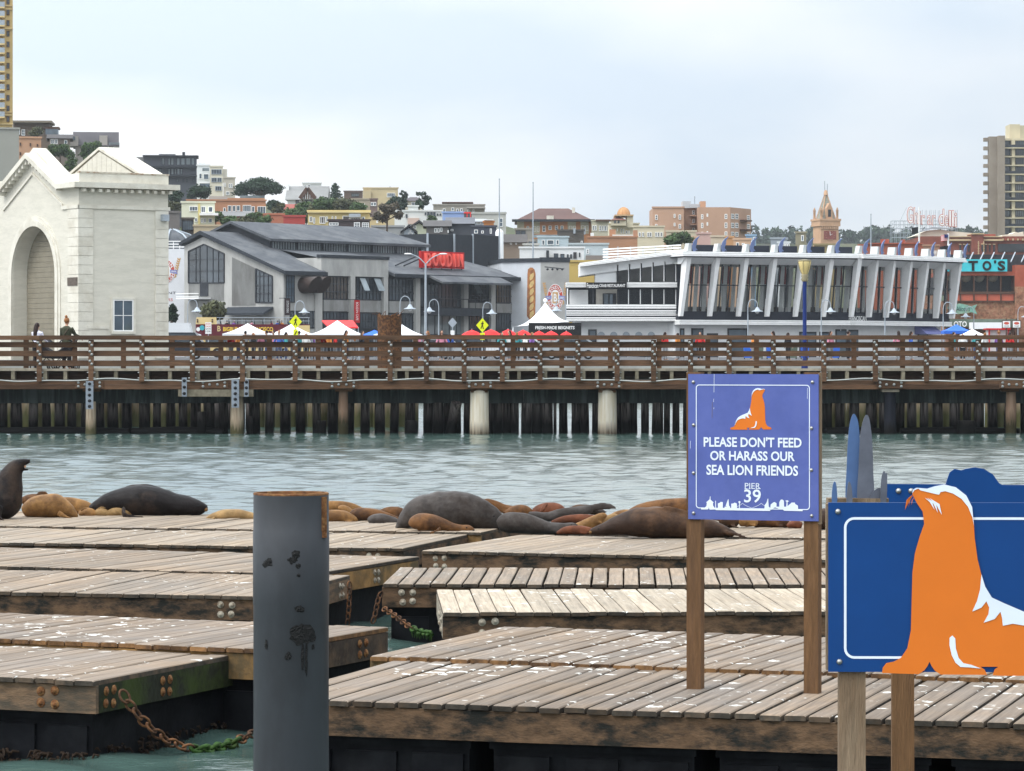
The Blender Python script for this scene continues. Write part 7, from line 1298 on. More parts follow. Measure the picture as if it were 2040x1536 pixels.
for x_, y_ in ((0, 0), (1, 0), (1, 1), (0, 1)): b = MB(); b.beam((m_ + x_ * (u1 - 2 * m_), m_ + y_ * (DT - 2 * m_), z0_), (u1 / 2, DT / 2, ap.z + .2), .2, .2); b.build('spire_rib', 'tower_tan', t); b = MB(); q = (.25 + x_ * (u1 - .5), .25 + y_ * (DT - .5)); b.lathe([(.34, z0_), (.32, z0_ + 1.9), (.42, z0_ + 2.0), (.08, z0_ + 2.9)], (q[0], q[1], 0), 6); b.build('pinnacle', 'tower_tan', t)
b = MB(); b.prism([(u1 * .33, .1, z0_), (u1 * .67, .1, z0_), (u1 * .67, .1, z0_ + 2.6), (u1 * .5, .1, z0_ + 3.9), (u1 * .33, .1, z0_ + 2.6)], (0, 1.5, 0)); d_ = b.build('dormer', 'tower_tan', t); b = MB(); b.box(u1 * .42, u1 * .58, .02, .097, z0_ + .5, z0_ + 2.3); b.build('dormer_window', 'dark_wall', d_)
for q in (-.3, .4): b = MB(); b.bar((u1 / 2 + q, DT / 2, ap.z - .5), (u1 / 2 + q, DT / 2, ap.z + 2.4 - q), .1); b.build('finial', 'lamp_grey', t)
b = MB(); b.lathe([(.6, ap.z - .8), (.45, ap.z + .2), (.1, ap.z + .5)], (u1 / 2, DT / 2, 0), 8); b.build('spire_cap', 'tower_tan', t)
# scaffold letters
GF = Frame(cR(515, 0, 0, 0)[0], 780, 0.0); t = GF.thing('scaffold_sign', 'big red script letters reading Ghirardelli on an open scaffold', 'sign')
mat('letter_red', (.52, .17, .13), .6, .1, 1)
word = 'Ghirardelli'; xs = [(670, 735), (742, 790), (795, 815), (822, 862), (885, 930), (935, 975), (1005, 1065), (1068, 1108), (1112, 1138), (1142, 1168), (1172, 1198)]
for i, (ch, (a_, e_)) in enumerate(zip(word, xs)):
    lo = 1140 + (a_ - 670) * .08; hi = {'G': 962, 'h': 968, 'i': 1010, 'd': 985, 'l': 1000}.get(ch, 1052) + (a_ - 670) * (.03 if ch in 'Gh' else .0) + (18 if ch == 'i' and i > 5 else 0)
    u0, u1, z0, z1 = GF.rect(cR(a_, hi, e_, lo), 0); lettering(ch, t, 'letter_red', u0, u1, z0, z1, -.3, .02, .3, 'letter'); lettering(ch, t, 'trim_white', u0 + .12, u1 - .12, z0 + .15, z1 - .15, -.36, -.012, 0, 'letter_face')
zs_ = [GF.at_w(0 * 1 + cR(515, 0, 0, 0)[0], cR(0, y_, 0, 0)[1], 0).z for y_ in (1110, 1150, 1190, 1235, 1285, 1345)]; xs_ = [GF.at_w(cR(x_, 0, 0, 0)[0], 450, 0).x for x_ in range(515, 1210, 46)]
for y_ in (.5, 3.5):
    for i, x_ in enumerate(xs_): b = MB(); b.bar((x_, y_, zs_[-1] - 6), (x_, y_, zs_[0] + (2.6 if i > 3 else 0)), .07, 4); b.build('scaffold_pole', 'lamp_grey', t)
    for z_ in zs_: b = MB(); b.bar((xs_[0], y_, z_), (xs_[-1], y_, z_), .06, 4); b.build('scaffold_tube', 'lamp_grey', t)
for i in range(len(xs_) - 1):
    b = MB(); k_ = i % 5; b.bar((xs_[i], .5, zs_[min(5, k_ + 1)]), (xs_[i + 1], .5, zs_[k_]), .05, 4); b.build('scaffold_brace', 'lamp_grey', t)
b = MB(); b.bar((xs_[0] + 2, .5, zs_[0]), (xs_[3] + .4, .5, zs_[0] + 3.2), .06, 4); b.build('scaffold_brace', 'lamp_grey', t)
# brick complex
mat('brick_dark', (.20, .062, .042), .85, .2, .6); mat('stone_trim', (.48, .35, .21), .75, .1, .6); mat('roof_cream', (.60, .57, .46), .8, .08, .4)
BK = Frame(cR(880, 0, 0, 0)[0], 640, 0.0); t = BK.thing('brick_complex', 'long red brick factory with stone trim and battlements', 'factory')
def kb(nm_, m_, r_, d0, d1, par=None): u0, u1, z0, z1 = BK.rect(cR(*r_), 0); b = MB(); b.box(u0, u1, d0, d1, z0, z1); return b.build(nm_, m_, par or t)
kb('wall', 'brick_dark', (820, 1275, 2300, 1700), 0, 30); kb('cornice', 'stone_trim', (1050, 1305, 1680, 1325), -.6, -.003); kb('cornice', 'stone_trim', (1050, 1275, 1680, 1285), -.5, -.003); kb('corner_tower', 'brick_dark', (1345, 1255, 1470, 1700), -1.5, 5); kb('tower_cap', 'stone_trim', (1340, 1246, 1476, 1258), -1.8, 5.2)
kb('red_penthouse', 'brick_red', (1505, 1240, 1655, 1300), 6, 14); kb('end_wall', 'dark_wall', (1630, 1355, 2300, 1440), -.4, -.003)
for a_, e_ in ((1225, 1240), (1268, 1282), (1312, 1330), (1446, 1462), (1495, 1510), (1538, 1552), (1582, 1598)):
    o = kb('window', 'dark_wall', (a_, 1365, e_, 1438), -1.7 if 1345 < a_ < 1470 else -.2, -1.502 if 1345 < a_ < 1470 else -.003); kb('lintel', 'stone_trim', (a_ - 6, 1355, e_ + 6, 1365), -1.75 if 1345 < a_ < 1470 else -.25, -1.51 if 1345 < a_ < 1470 else -.01, o)
for i in range(16): x_ = 1650 + i * 26; kb('merlon', 'stone_trim' if i % 2 else 'brick_red', (x_, 1300, x_ + 16, 1320), -.5, .3)
for i in range(11):
    for x_ in (1415, 1470): kb('quoin', 'stone_trim', (x_ - (8 if i % 2 else 5), 1330 + i * 14, x_ + (8 if i % 2 else 5), 1341 + i * 14), -1.6, -1.503)
b = MB(); P = [BK.at_w(*cR(x_, y_, 0, 0)[:2], 10) for x_, y_ in ((735, 1275), (880, 1215), (1010, 1205), (1180, 1225), (1350, 1240), (1480, 1275))]; b.prism([tuple(p) for p in P], (0, 12, 0)); b.build('canvas_roof', 'roof_cream', t)
b = MB(); P = [BK.at_w(*cR(x_, y_, 0, 0)[:2], 9) for x_, y_ in ((810, 1222), (935, 1176), (1165, 1190), (1165, 1200), (945, 1190), (815, 1232))]; b.prism([tuple(p) for p in P], (0, 1.5, 0)); b.build('roof_truss', 'lamp_grey', t)
b = MB(); P = [BK.at_w(*cR(x_, y_, 0, 0)[:2], 14) for x_, y_ in ((1660, 1300), (1680, 1262), (1780, 1250), (1820, 1228), (1850, 1240), (1900, 1225), (1907, 1300))]; b.prism([tuple(p) for p in P], (0, 8, 0)); b.build('canvas_roof', 'roof_cream', t)
house('rust_hall', 'low rust red metal hall behind the restaurant roof', *[cR(150, 1355, 842, 1600)[i] for i in (0, 2, 1, 3)], (.30, .095, .055), Y=480, cap=False, rcol=(.3, .1, .06), cat='hall', extra=(('round_vent', 'brick_red', cR(395, 1300, 485, 1355), 2, 5), ('step_vent', 'brick_red', cR(612, 1305, 655, 1345), 2, 3), ('ridge', 'brick_red', cR(240, 1345, 842, 1356), -.3, 3)))
house('lattice_block', 'brick back building with white slatted screens right of the rust hall', *[cR(842, 1380, 1010, 1600)[i] for i in (0, 2, 1, 3)], (.30, .17, .11), Y=470, extra=tuple(('slat', 'trim_white', cR(845, 1430 + i * 14, 985, 1437 + i * 14), -.6, -.4) for i in range(5)))
# concrete tower right
TF2 = Frame(cR(1540, 0, 0, 0)[0], 900, 0.0); t = TF2.thing('concrete_tower', 'brown concrete apartment tower with stacked balconies on the right skyline', 'tower')
def tb(nm_, m_, r_, d0, d1, par=None): u0, u1, z0, z1 = TF2.rect(cR(*r_), 0); b = MB(); b.box(u0, u1, d0, d1, z0, z1); return b.build(nm_, m_, par or t)
mat('tower_brown', (.215, .175, .135), .85, .12, .12, stain=(.30, .26, .21), stain_amt=.5, stain_scale=.06); mat('tower_cream', (.50, .44, .30), .8, .08, .3)
tb('end_slab', 'tower_brown', (1540, 222, 1625, 2200), 0, 3); tb('end_slab', 'tower_brown', (1625, 218, 1695, 2200), -2, 4); tb('core', 'tower_cream', (1695, 262, 2400, 2200), 2.2, 8); tb('roof_house', 'tower_cream', (1780, 82, 1890, 240), 4, 12); tb('roof_house', paint((.40, .36, .25)), (1890, 95, 2300, 240), 3.9, 12)
tb('roof_slab', 'tower_cream', (1695, 240, 2400, 262), .5, 20)
for i in range(13):
    y_ = 232 + i * 92.5; tb('balcony', 'tower_brown', (1490, y_, 1539, y_ + 38), 1, 2.8); y2 = 340 + i * 92.5; s_ = tb('floor_slab', 'tower_cream', (1685, y2, 2300, y2 + 10), -1.2, 2.19); tb('balcony_rail', 'glass_pale' if i % 3 else 'trim_dark', (1697, y2 - 30, 2300, y2 - 1), -1.15, -1.1, s_) if i % 3 == 0 else None
    for k_, (a_, e_) in enumerate(((1700, 1772), (1815, 1905), (1935, 2000))): u0, u1, z0, z1 = TF2.rect(cR(a_, y2 - 78, e_, y2 - 12), 2.2); window(t, u0, u1, z0, z1, 2.2, 4, 1, .14, .12, 'trim_dark', random.choice(('glass', 'glass_blue', 'glass_pale')), .15)
    tb('pillar', 'tower_cream', (1776, y2 - 82, 1810, y2 - .5), -.4, 2.19)

# ------------------------------------------------------------------ trees: trunk, limbs, and a crown of leaf clumps with gaps
def crown_mesh(name, blobs, m_, leaf, dens, seed, flat=1.0):
    r = np.random.RandomState(seed); V = []; Fq = []
    for (c, rad) in blobs:
        n_ = max(60, int(4.5 * dens * rad[0] * rad[2] / leaf ** 2))
        d = r.normal(size=(n_, 3)); d /= np.linalg.norm(d, axis=1)[:, None]; rr_ = r.uniform(.35, 1.06, n_) ** .6
        lump = np.array([1 + .34 * pnoise((q[0] * 2.1 + c[0], q[1] * 2.1 + seed, q[2] * 2.1)) for q in d])
        p = d * (rr_ * lump)[:, None] * np.array(rad) + np.array(c)
        for q, nn_ in zip(p, d):
            a_ = r.normal(size=3) * .8 + nn_; a_ /= np.linalg.norm(a_); x_ = np.cross(a_, r.normal(size=3)); x_ /= np.linalg.norm(x_) + 1e-9; y_ = np.cross(a_, x_); s_ = leaf * r.uniform(.6, 1.3); o_ = len(V)
            V += [q - x_ * s_, q + y_ * s_ * .55, q + x_ * s_, q - y_ * s_ * .55]; Fq.append((o_, o_ + 1, o_ + 2, o_ + 3))
    b = MB(); b.v = [tuple(q) for q in V]; b.f = Fq; b.sm = [False] * len(Fq); return b.mesh(name, m_)
def tree(label, px, top, base, wpx, m_, seed, Y=None, shape='round', group=None, name='tree', leaf=None, dens=2.6):
    if Y is None: Y = hill_Y(px, base)
    s = Y / F; H = (base - top) * s; Wd = wpx * s / 2; z0 = hill_z(px, Y); zb_ = HC + (HZ - base) * s; r = random.Random(seed); t = thing(name, label, 'tree', ((px - CX) * s, Y, zb_), 0, group)
    th = H * (.30 if shape != 'tall' else .15); b = MB(); b.tube([(0, 0, -3), (0, 0, 0), (r.uniform(-.2, .2), 0, th), (r.uniform(-.4, .4), 0, H * .7)], [H * .045, H * .04, H * .03, H * .012], 7); tr = b.build('trunk', 'bark', t)
    blobs = []; n_ = {'round': 15, 'flat': 26, 'tall': 10, 'loose': 15}[shape]
    for i in range(n_):
        a_ = r.uniform(0, 6.28); q = math.sqrt(r.uniform(0, 1))
        if shape == 'round': c = (Wd * .62 * q * math.cos(a_), Wd * .62 * q * math.sin(a_), H * r.uniform(.38, .78)); k = Wd * r.uniform(.32, .5); rad = (k, k, k * .8)
        elif shape == 'flat': c = (Wd * .72 * q * math.cos(a_), Wd * .5 * q * math.sin(a_), H * (.86 - .42 * q * r.uniform(.6, 1.2))); k = Wd * r.uniform(.26, .42); rad = (k, k, k * .34)
        elif shape == 'tall': f = (i + .5) / n_; k = Wd * (1.15 - f * .95) * r.uniform(.75, 1.0); c = (Wd * .25 * r.uniform(-1, 1), Wd * .2 * r.uniform(-1, 1), H * (.16 + .78 * f)); rad = (k, k, H * .085)
        else: c = (Wd * .75 * q * math.cos(a_), Wd * .5 * q * math.sin(a_), H * r.uniform(.35, .9)); k = Wd * r.uniform(.2, .36); rad = (k, k, k * .8)
        blobs.append((c, rad)); b = MB(); b.tube([(0, 0, th * .9), (c[0] * .5, c[1] * .5, (th + c[2]) / 2), c], [H * .02, H * .013, H * .005], 5); b.build('limb', 'bark', t)
    obj('crown', crown_mesh('crown', blobs, m_, leaf or max(.26, 1.5 * s), dens, seed), t); return t
gr = 'trees on the hillside'
tree('broad flat-topped dark cypress between the beige and half-timbered houses', 520, 351, 408, 112, 'foliage_dark', 1, 640, 'flat', gr, dens=4)
tree('small dark pine beside the half-timbered roof', 668, 364, 400, 27, 'foliage_dark', 2, 690, 'tall', gr)
tree('round green tree below the half-timbered house', 652, 398, 428, 70, 'foliage', 3, 560, 'round', gr); tree('olive green tree beside the yellow house roof', 685, 398, 426, 60, 'foliage_olive', 4, 555, 'round', gr)
tree('wispy brown eucalyptus in front of the yellow house', 771, 404, 452, 66, 'foliage_brown', 5, 466, 'loose', gr, dens=3); tree('dark dense cypress beside the tan block', 793, 391, 424, 50, 'foliage_dark', 6, 640, 'round', gr, dens=4)
tree('tall thin pine with gaps behind the cream hip-roof house', 806, 378, 410, 22, 'foliage_dark', 7, 740, 'loose', gr); tree('open crowned pine right of the cream hip-roof house', 843, 380, 420, 34, 'foliage_dark', 8, 735, 'loose', gr)
tree('round clipped green tree left of the gabled house', 120, 281, 320, 48, 'foliage', 9, 560, 'round', gr, dens=4); tree('large round green tree before the gabled house', 180, 278, 330, 50, 'foliage', 10, 570, 'round', gr, dens=4); tree('pointed green tree below the two round trees', 144, 297, 348, 34, 'foliage', 11, 520, 'tall', gr); tree('low green bush tree beside the headhouse gable', 180, 312, 342, 40, 'foliage', 12, 515, 'round', gr)
tree('brownish tree in front of the brown shingled house', 70, 252, 278, 34, 'foliage_olive', 13, 600, 'round', gr); tree('small dark tree at the end of the dark block', 268, 314, 345, 26, 'foliage_dark', 14, 640, 'round', gr)
tree('dark hedge-like tree on the slope below the white townhouse', 398, 373, 400, 56, 'foliage_dark', 15, 600, 'round', gr, dens=4); tree('shaggy tree on the slope behind the headhouse cornice', 350, 378, 412, 36, 'foliage_dark', 16, 540, 'round', gr)
tree('green tree between the balcony house and the bakery', 457, 428, 462, 40, 'foliage', 17, 485, 'round', gr); tree('yellow-green tree above the bakery gable', 490, 430, 455, 44, 'foliage_olive', 18, 480, 'round', gr); tree('small green tree beside the orange garden house', 525, 430, 452, 36, 'foliage', 19, 478, 'round', gr); tree('bushy tree below the red roofed house', 585, 412, 440, 50, 'foliage', 20, 545, 'round', gr); tree('palm-like tree left of the red roof', 553, 404, 432, 30, 'foliage_olive', 21, 570, 'loose', gr)
tree('low street tree beneath the pink hotel', 1355, 463, 492, 52, 'foliage', 22, 500, 'round', gr); tree('thin green shrub tree above the pale green cottage', 862, 430, 445, 26, 'foliage', 23, 520, 'round', gr)
tree('round leafy street tree in front of the bakery gable', 420, 594, 650, 68, 'foliage_olive', 24, 340, 'round', 'street trees', 'street_tree', dens=5); tree('slim street tree beside the cream headhouse wall', 342, 592, 665, 24, 'foliage_dark', 25, 320, 'round', 'street trees', 'street_tree', dens=5)
for i, ((px, tp, bs, wd_, m_, Y_), wh) in enumerate(zip(((330, 372, 400, 40, 'foliage', 560), (610, 402, 428, 44, 'foliage', 575), (630, 404, 430, 40, 'foliage_olive', 565), (712, 404, 428, 40, 'foliage', 550), (430, 418, 446, 36, 'foliage', 515), (545, 398, 424, 34, 'foliage_dark', 600), (505, 424, 446, 40, 'foliage', 500), (600, 424, 446, 40, 'foliage', 520), (835, 396, 424, 26, 'foliage_dark', 640), (345, 400, 424, 34, 'foliage_olive', 520), (1340, 470, 496, 36, 'foliage', 498)), ('behind the headhouse cornice', 'left of the half-timbered gable', 'under the half-timbered gable', 'behind the yellow house roof end', 'right of the white balcony house', 'at the foot of the flat-topped cypress', 'on the bakery clerestory ridge line', 'behind the bright red house', 'below the open crowned pine', 'above the plain taupe block', 'left of the low street tree by the hotel'))):
    tree('small %s leafy tree ' % {'foliage': 'green', 'foliage_olive': 'olive', 'foliage_dark': 'dark'}[m_] + wh, px, tp, bs, wd_, m_, 40 + i, Y_, 'round', gr, dens=4)
# far wooded ridge, one mass
rn = random.Random(77); blobs = []; Yf = 1700
for i in range(150):
    px = rn.uniform(1420, 2140); s = Yf / F; top = 463 + 12 * pnoise((px * .02, 1, 0)) - 16 * max(0, pnoise((px * .06, 5, 0))) + rn.uniform(-4, 12); k = rn.uniform(7, 15) * s; blobs.append((((px - CX) * s, Yf + rn.uniform(-30, 30), HC + (HZ - top) * s - k), (k, k, k * rn.uniform(1.0, 1.6))))
for i in range(60):
    px = 1420 + i * 12; s = Yf / F; blobs.append((((px - CX) * s, Yf + 40, HC + (HZ - 486) * s), (14 * s, 10, 16 * s)))
o = obj('far_woods', crown_mesh('far_woods', blobs, 'foliage_dark', 1.5, 1.1, 5)); o['kind'] = 'stuff'
g = MB(); s = Yf / F; g.add([((x_ - CX) * s, Yf + d_, z_) for d_, z_ in ((-160, LZ), (-20, HC + (HZ - 488) * s), (140, HC + (HZ - 482) * s), (500, LZ)) for x_ in (1250, 1500, 1800, 2100, 2600)], [(i * 5 + j, i * 5 + j + 1, i * 5 + j + 6, i * 5 + j + 5) for i in range(3) for j in range(4)], True); struct(g.build('far_ridge', 'hill_green'))
# ------------------------------------------------------------------ sea lions hauled out on the far docks
def fur(name, c, st, amt=.8, sc=2.2, rough=.5):
    return mat(name, c, rough, .45, 5, spec=.1, stain=st, stain_amt=amt, stain_scale=sc, bump=.5, fine=16)
fur('fur_black', (.011, .009, .009), (.050, .033, .023), .8, 1.5); fur('fur_grey', (.062, .054, .050), (.024, .017, .013), .9, 1.3); fur('fur_darkbrown', (.030, .018, .013), (.095, .050, .026), .9, 1.6)
fur('fur_brown', (.125, .058, .022), (.040, .021, .013), .9, 2.6); fur('fur_tan', (.215, .112, .040), (.085, .042, .018), .85, 2.8); fur('fur_sand', (.26, .165, .072), (.15, .085, .036), .7, 3.0); fur('fur_red', (.115, .040, .020), (.06, .025, .015))
mat('flipper_dark', (.022, .019, .019), .45, .25, 12); mat('mouth_pink', (.42, .26, .17), .5, .1, 8); mat('eye_black', (.004, .004, .004), .15)
def sea_lion(label, base, spine, m_, flips=(), depth=1.0, head=None, lean=0.0, eye=None, mouth=None):
    """spine: photo points (column, row, half height) along the animal, at the distance where its belly row meets the deck;
    swept as one tapering body with flippers, then fused into one continuous skin"""
    pb = ground(spine[0][0], base, DZ); Y = pb.y; s = Y / F; n0 = len(spine)
    cx_ = sum(q[0] for q in spine) / n0; t0 = Vector(((cx_ - CX) * s, Y, DZ))
    pts = catmull([(q[0], q[1], q[2], (q[3] if len(q) > 3 else 0.0)) for q in spine], 5, False)
    P = [Vector(((q[0] - cx_) * s, q[3], HC + (HZ - q[1]) * s - DZ)) for q in pts]; rad = [max(q[2] * s * 1.07 * (1 + .09 * pnoise((q[0] * .06, base * .37, q[1] * .04))), .008) for q in pts]
    b = MB(); b.tube(P, [(r_ * 1.0, r_ * depth * 1.08) for r_ in rad], 18, True, flat=(0, 0, 1))
    # the sweep frame starts on z so the first radius is vertical and the second lies across the body
    if not flips:                              # a fore flipper folded along the near side
        j = int(len(pts) * .6); q = pts[j]; r_ = q[2]; y_ = q[3] - r_ * s * depth
        flips = ([(q[0], q[1], r_ * .34, y_ * .75), (q[0] - r_ * .25, q[1] + r_ * .55, r_ * .3, y_ * 1.02), (q[0] + r_ * .9, q[1] + r_ * .85, r_ * .13, y_ * 1.15)],)
    for fl in flips:
        Q = catmull([((q[0] - cx_) * s, q[3] if len(q) > 3 else -.25, HC + (HZ - q[1]) * s - DZ, q[2] * s) for q in fl], 4, False)
        b.tube([q[:3] for q in Q], [(max(q[3], .006), max(q[3] * .38, .012)) for q in Q], 10, True, flat=(0, 0, 1))
    o = b.build('sea_lion', m_); o.location = t0; tag(o, label, 'sea lion', 'sea lions hauled out on the docks')
    md = o.modifiers.new('skin', 'REMESH'); md.mode = 'VOXEL'; md.voxel_size = .014 if max(rad) < .12 else .02; md.use_smooth_shade = True
    m2 = o.modifiers.new('smooth', 'SMOOTH'); m2.factor = .5; m2.iterations = 3
    for q in (eye or ()):                      # eyes and noses sit on the near side of the skin
        j = min(range(len(pts)), key=lambda i: (pts[i][0] - q[0]) ** 2 + (pts[i][1] - q[1]) ** 2); dz = (pts[j][1] - q[1]) * s; r_ = rad[j]
        e = MB(); e.sphere((0, 0, 0), q[2] * s, 8, 6); k = e.build('eye' if len(q) < 4 else q[3], 'eye_black' if len(q) < 5 else q[4], o); k.location = ((q[0] - cx_) * s, pts[j][3] - math.sqrt(max(r_ * r_ - dz * dz, r_ * r_ * .04)) * depth * 1.0, HC + (HZ - q[1]) * s - DZ)
    return o
sea_lion('large dark sea lion sitting upright with its head raised and mouth open', 1038, [(-52, 1026, 10, .1), (-30, 1016, 20, .1), (-4, 1010, 27, .05), (8, 1000, 33), (15, 978, 29), (20, 955, 23.5), (27, 938, 18), (35, 928, 13.5), (45, 922, 8.5), (54, 919.5, 5.2), (61, 919, 3.6)], 'fur_black', flips=([(38, 931, 7, 0), (46, 936.5, 4, 0), (54, 936, 2.8, 0), (58, 933.5, 1.6, 0)], [(8, 1005, 13, -.3), (6, 1022, 10, -.36), (14, 1032, 6.5, -.42), (28, 1037, 3.5, -.45)]), eye=((41, 920.5, 1.5), (50, 929, 2.8, 'mouth', 'mouth_pink')), depth=.9)
sea_lion('golden brown sea lion curled beside the upright one', 1034, [(46, 1020, 10), (62, 1013, 18), (85, 1009, 23), (110, 1009, 23), (132, 1016, 16), (146, 1025, 9), (155, 1030, 4)], 'fur_tan', flips=([(120, 1020, 8), (138, 1028, 5), (154, 1031, 2.5)],))
sea_lion('red brown sea lion with a raised flipper behind the golden one', 1025, [(44, 1000, 8), (60, 996, 11), (85, 1000, 14), (110, 1006, 12), (130, 1012, 8)], 'fur_brown', flips=([(76, 992, 4), (84, 983, 5.5), (94, 981, 5), (101, 986, 3)],), depth=.8)
sea_lion('tan sea lion stretched in front of the dark bull tail', 1027, [(108, 1006, 10), (130, 1005, 14), (155, 1009, 15), (176, 1014, 12), (192, 1020, 6)], 'fur_tan', depth=.8)
sea_lion('small tan pup with a dark fin-like flipper beside the dark bull', 1031, [(158, 1027, 5), (168, 1022, 9), (182, 1023, 9), (193, 1028, 5)], 'fur_tan', flips=([(166, 1016, 3), (173, 1011, 2.4), (182, 1013, 1.2)],))
sea_lion('small golden pup in the middle of the three pups', 1031, [(190, 1026, 5), (199, 1021, 9), (211, 1023, 8), (220, 1028, 4)], 'fur_sand', flips=([(200, 1013, 2.6), (207, 1008.5, 2), (216, 1011, 1)],))
sea_lion('sandy pup sleeping against the belly of the dark bull', 1031, [(214, 1026, 5), (224, 1021, 9), (240, 1018, 11), (254, 1022, 9), (261, 1028, 4)], 'fur_sand')
sea_lion('long dark bull sea lion lying asleep with its snout to the pile', 1030, [(180, 1016, 8), (200, 1008, 15), (232, 1001, 24), (270, 999, 30), (310, 1001, 29.5), (345, 1007, 24), (375, 1010, 20), (396, 1012, 14.5), (408, 1013, 9), (413, 1015, 4)], 'fur_black', flips=([(255, 1012, 12, -.5), (262, 1024, 8, -.6), (300, 1027, 4, -.6)],), eye=((396, 1007, 1.6), (411, 1015, 4, 'muzzle', 'fur_tan')), depth=1.1)
sea_lion('dark sea lion whose back shows behind the long bull', 1024, [(225, 1000, 8), (250, 985, 14), (280, 979, 14), (310, 982, 13), (340, 992, 10), (350, 1000, 6)], 'fur_black', depth=.8)
sea_lion('sandy sea lion sleeping alone beside the steel pile', 1037, [(411, 1034, 3), (425, 1029, 7), (448, 1026, 10.5), (475, 1026, 11), (498, 1029, 9), (515, 1033, 5)], 'fur_sand', flips=([(430, 1031, 4, -.1), (422, 1034, 3, -.14), (415, 1036, 1.5, -.15)],))
sea_lion('olive tan sea lion lying farthest back right of the pile', 1030, [(640, 1012, 9), (660, 1008, 10), (690, 1011, 11), (715, 1018, 9), (735, 1024, 5)], 'fur_tan', depth=.7)
sea_lion('brown sea lion stretched out right of the pile', 1042, [(695, 1034, 8), (712, 1027, 14), (740, 1026, 13), (765, 1030, 10), (785, 1034, 7), (800, 1038, 4)], 'fur_brown', depth=.8)
sea_lion('golden pup with its head up right of the pile', 1041, [(712, 1036, 5), (700, 1026, 9), (690, 1016, 8), (680, 1012, 6), (673, 1013, 3)], 'fur_tan')
sea_lion('golden brown sea lion curled against the pile', 1043, [(640, 1030, 10), (660, 1029, 13), (685, 1030, 12), (703, 1035, 8), (713, 1040, 3)], 'fur_tan')
sea_lion('smooth grey pup in front of the brown sea lion', 1046, [(734, 1040, 6), (745, 1035, 10), (762, 1035, 11), (785, 1039, 8), (802, 1044, 3)], 'fur_grey')
sea_lion('huge grey bull sea lion lying on the farthest dock', 1057, [(791, 1052, 4, .1), (798, 1046, 9), (815, 1032, 21), (840, 1022, 31), (875, 1019, 35.5), (912, 1018, 36), (945, 1023, 32), (972, 1031, 25), (991, 1038, 18), (1002, 1041, 11), (1006, 1042, 6)], 'fur_grey', eye=((984, 1027, 1.7), (1004, 1039, 3, 'nose')), flips=([(800, 1046, 7, .0), (793, 1050, 5, -.05), (790, 1055, 2, -.1)],), depth=1.05)
sea_lion('brown pup sleeping against the huge grey bull', 1057.5, [(823, 1046, 7, -.5), (830, 1039, 15, -.5), (850, 1037, 18, -.5), (878, 1041, 14.5, -.5), (900, 1046.5, 10, -.5), (918, 1049, 8, -.5), (933, 1049.5, 8, -.5), (943, 1052, 4.5, -.5), (946, 1054, 2, -.5)], 'fur_brown', eye=((931, 1046.5, 1.6), (944, 1052.5, 2.2, 'nose')), flips=([(880, 1047, 6, -.62), (872, 1053, 5, -.68), (858, 1056, 2.5, -.7)],))
sea_lion('reddish sea lion with raised head behind the huge bull', 1036, [(955, 1006, 4), (966, 1001, 7), (985, 1005, 8), (1005, 1014, 9), (1035, 1020, 9), (1060, 1024, 6)], 'fur_brown', depth=.7)
sea_lion('long pale grey sea lion with its head laid to the right', 1063, [(992, 1048, 10), (1010, 1042, 19), (1040, 1042, 20), (1072, 1048, 15), (1100, 1052, 11), (1125, 1051, 9), (1142, 1048, 7), (1150, 1047, 3.5)], 'fur_grey', eye=((1138, 1045, 1.2), (1149, 1046, 2, 'nose')), depth=.9)
sea_lion('round red brown sea lion with a pale flipper lifted', 1040, [(1060, 1026, 7), (1075, 1019, 13), (1095, 1017, 16), (1115, 1021, 14), (1128, 1028, 7)], 'fur_red', flips=([(1074, 1022, 4, -.3), (1080, 1012, 6, -.36), (1087, 1003, 6, -.36), (1092, 1000.5, 3, -.36)],), depth=.8)
sea_lion('slate grey sea lion with its tail flippers spread in the air', 1048, [(1052, 1024, 4.5), (1064, 1026, 7), (1090, 1030, 9), (1120, 1025, 12), (1150, 1020, 11), (1178, 1014, 8)], 'fur_grey', flips=([(1170, 1014, 7, 0), (1195, 1009, 7.5, 0), (1215, 1009, 6, 0), (1228, 1013, 2, 0)], [(1170, 1018, 5, .1), (1190, 1019, 5, .1), (1210, 1021, 2, .1)]), depth=.7)
sea_lion('rust brown sea lion lying low between the grey ones', 1050, [(1098, 1042, 4), (1120, 1036, 7), (1150, 1034, 9), (1180, 1033, 8), (1198, 1036, 4)], 'fur_red', depth=.7)
sea_lion('golden sea lion resting its chin on a neighbour', 1062, [(1135, 1057, 6), (1155, 1050, 10), (1175, 1043, 11), (1192, 1034, 10), (1203, 1028, 7), (1209, 1030, 3)], 'fur_tan', depth=.8)
sea_lion('small red brown pup under the golden sea lion', 1066, [(1108, 1063, 3), (1125, 1057, 7), (1150, 1056, 9), (1175, 1058, 7), (1188, 1062, 3)], 'fur_red', depth=.8)
sea_lion('golden headed sea lion peeping over the big brown one', 1060, [(1195, 1046, 7), (1210, 1037, 9), (1224, 1031, 7.5), (1235, 1033, 4)], 'fur_sand', depth=.8)
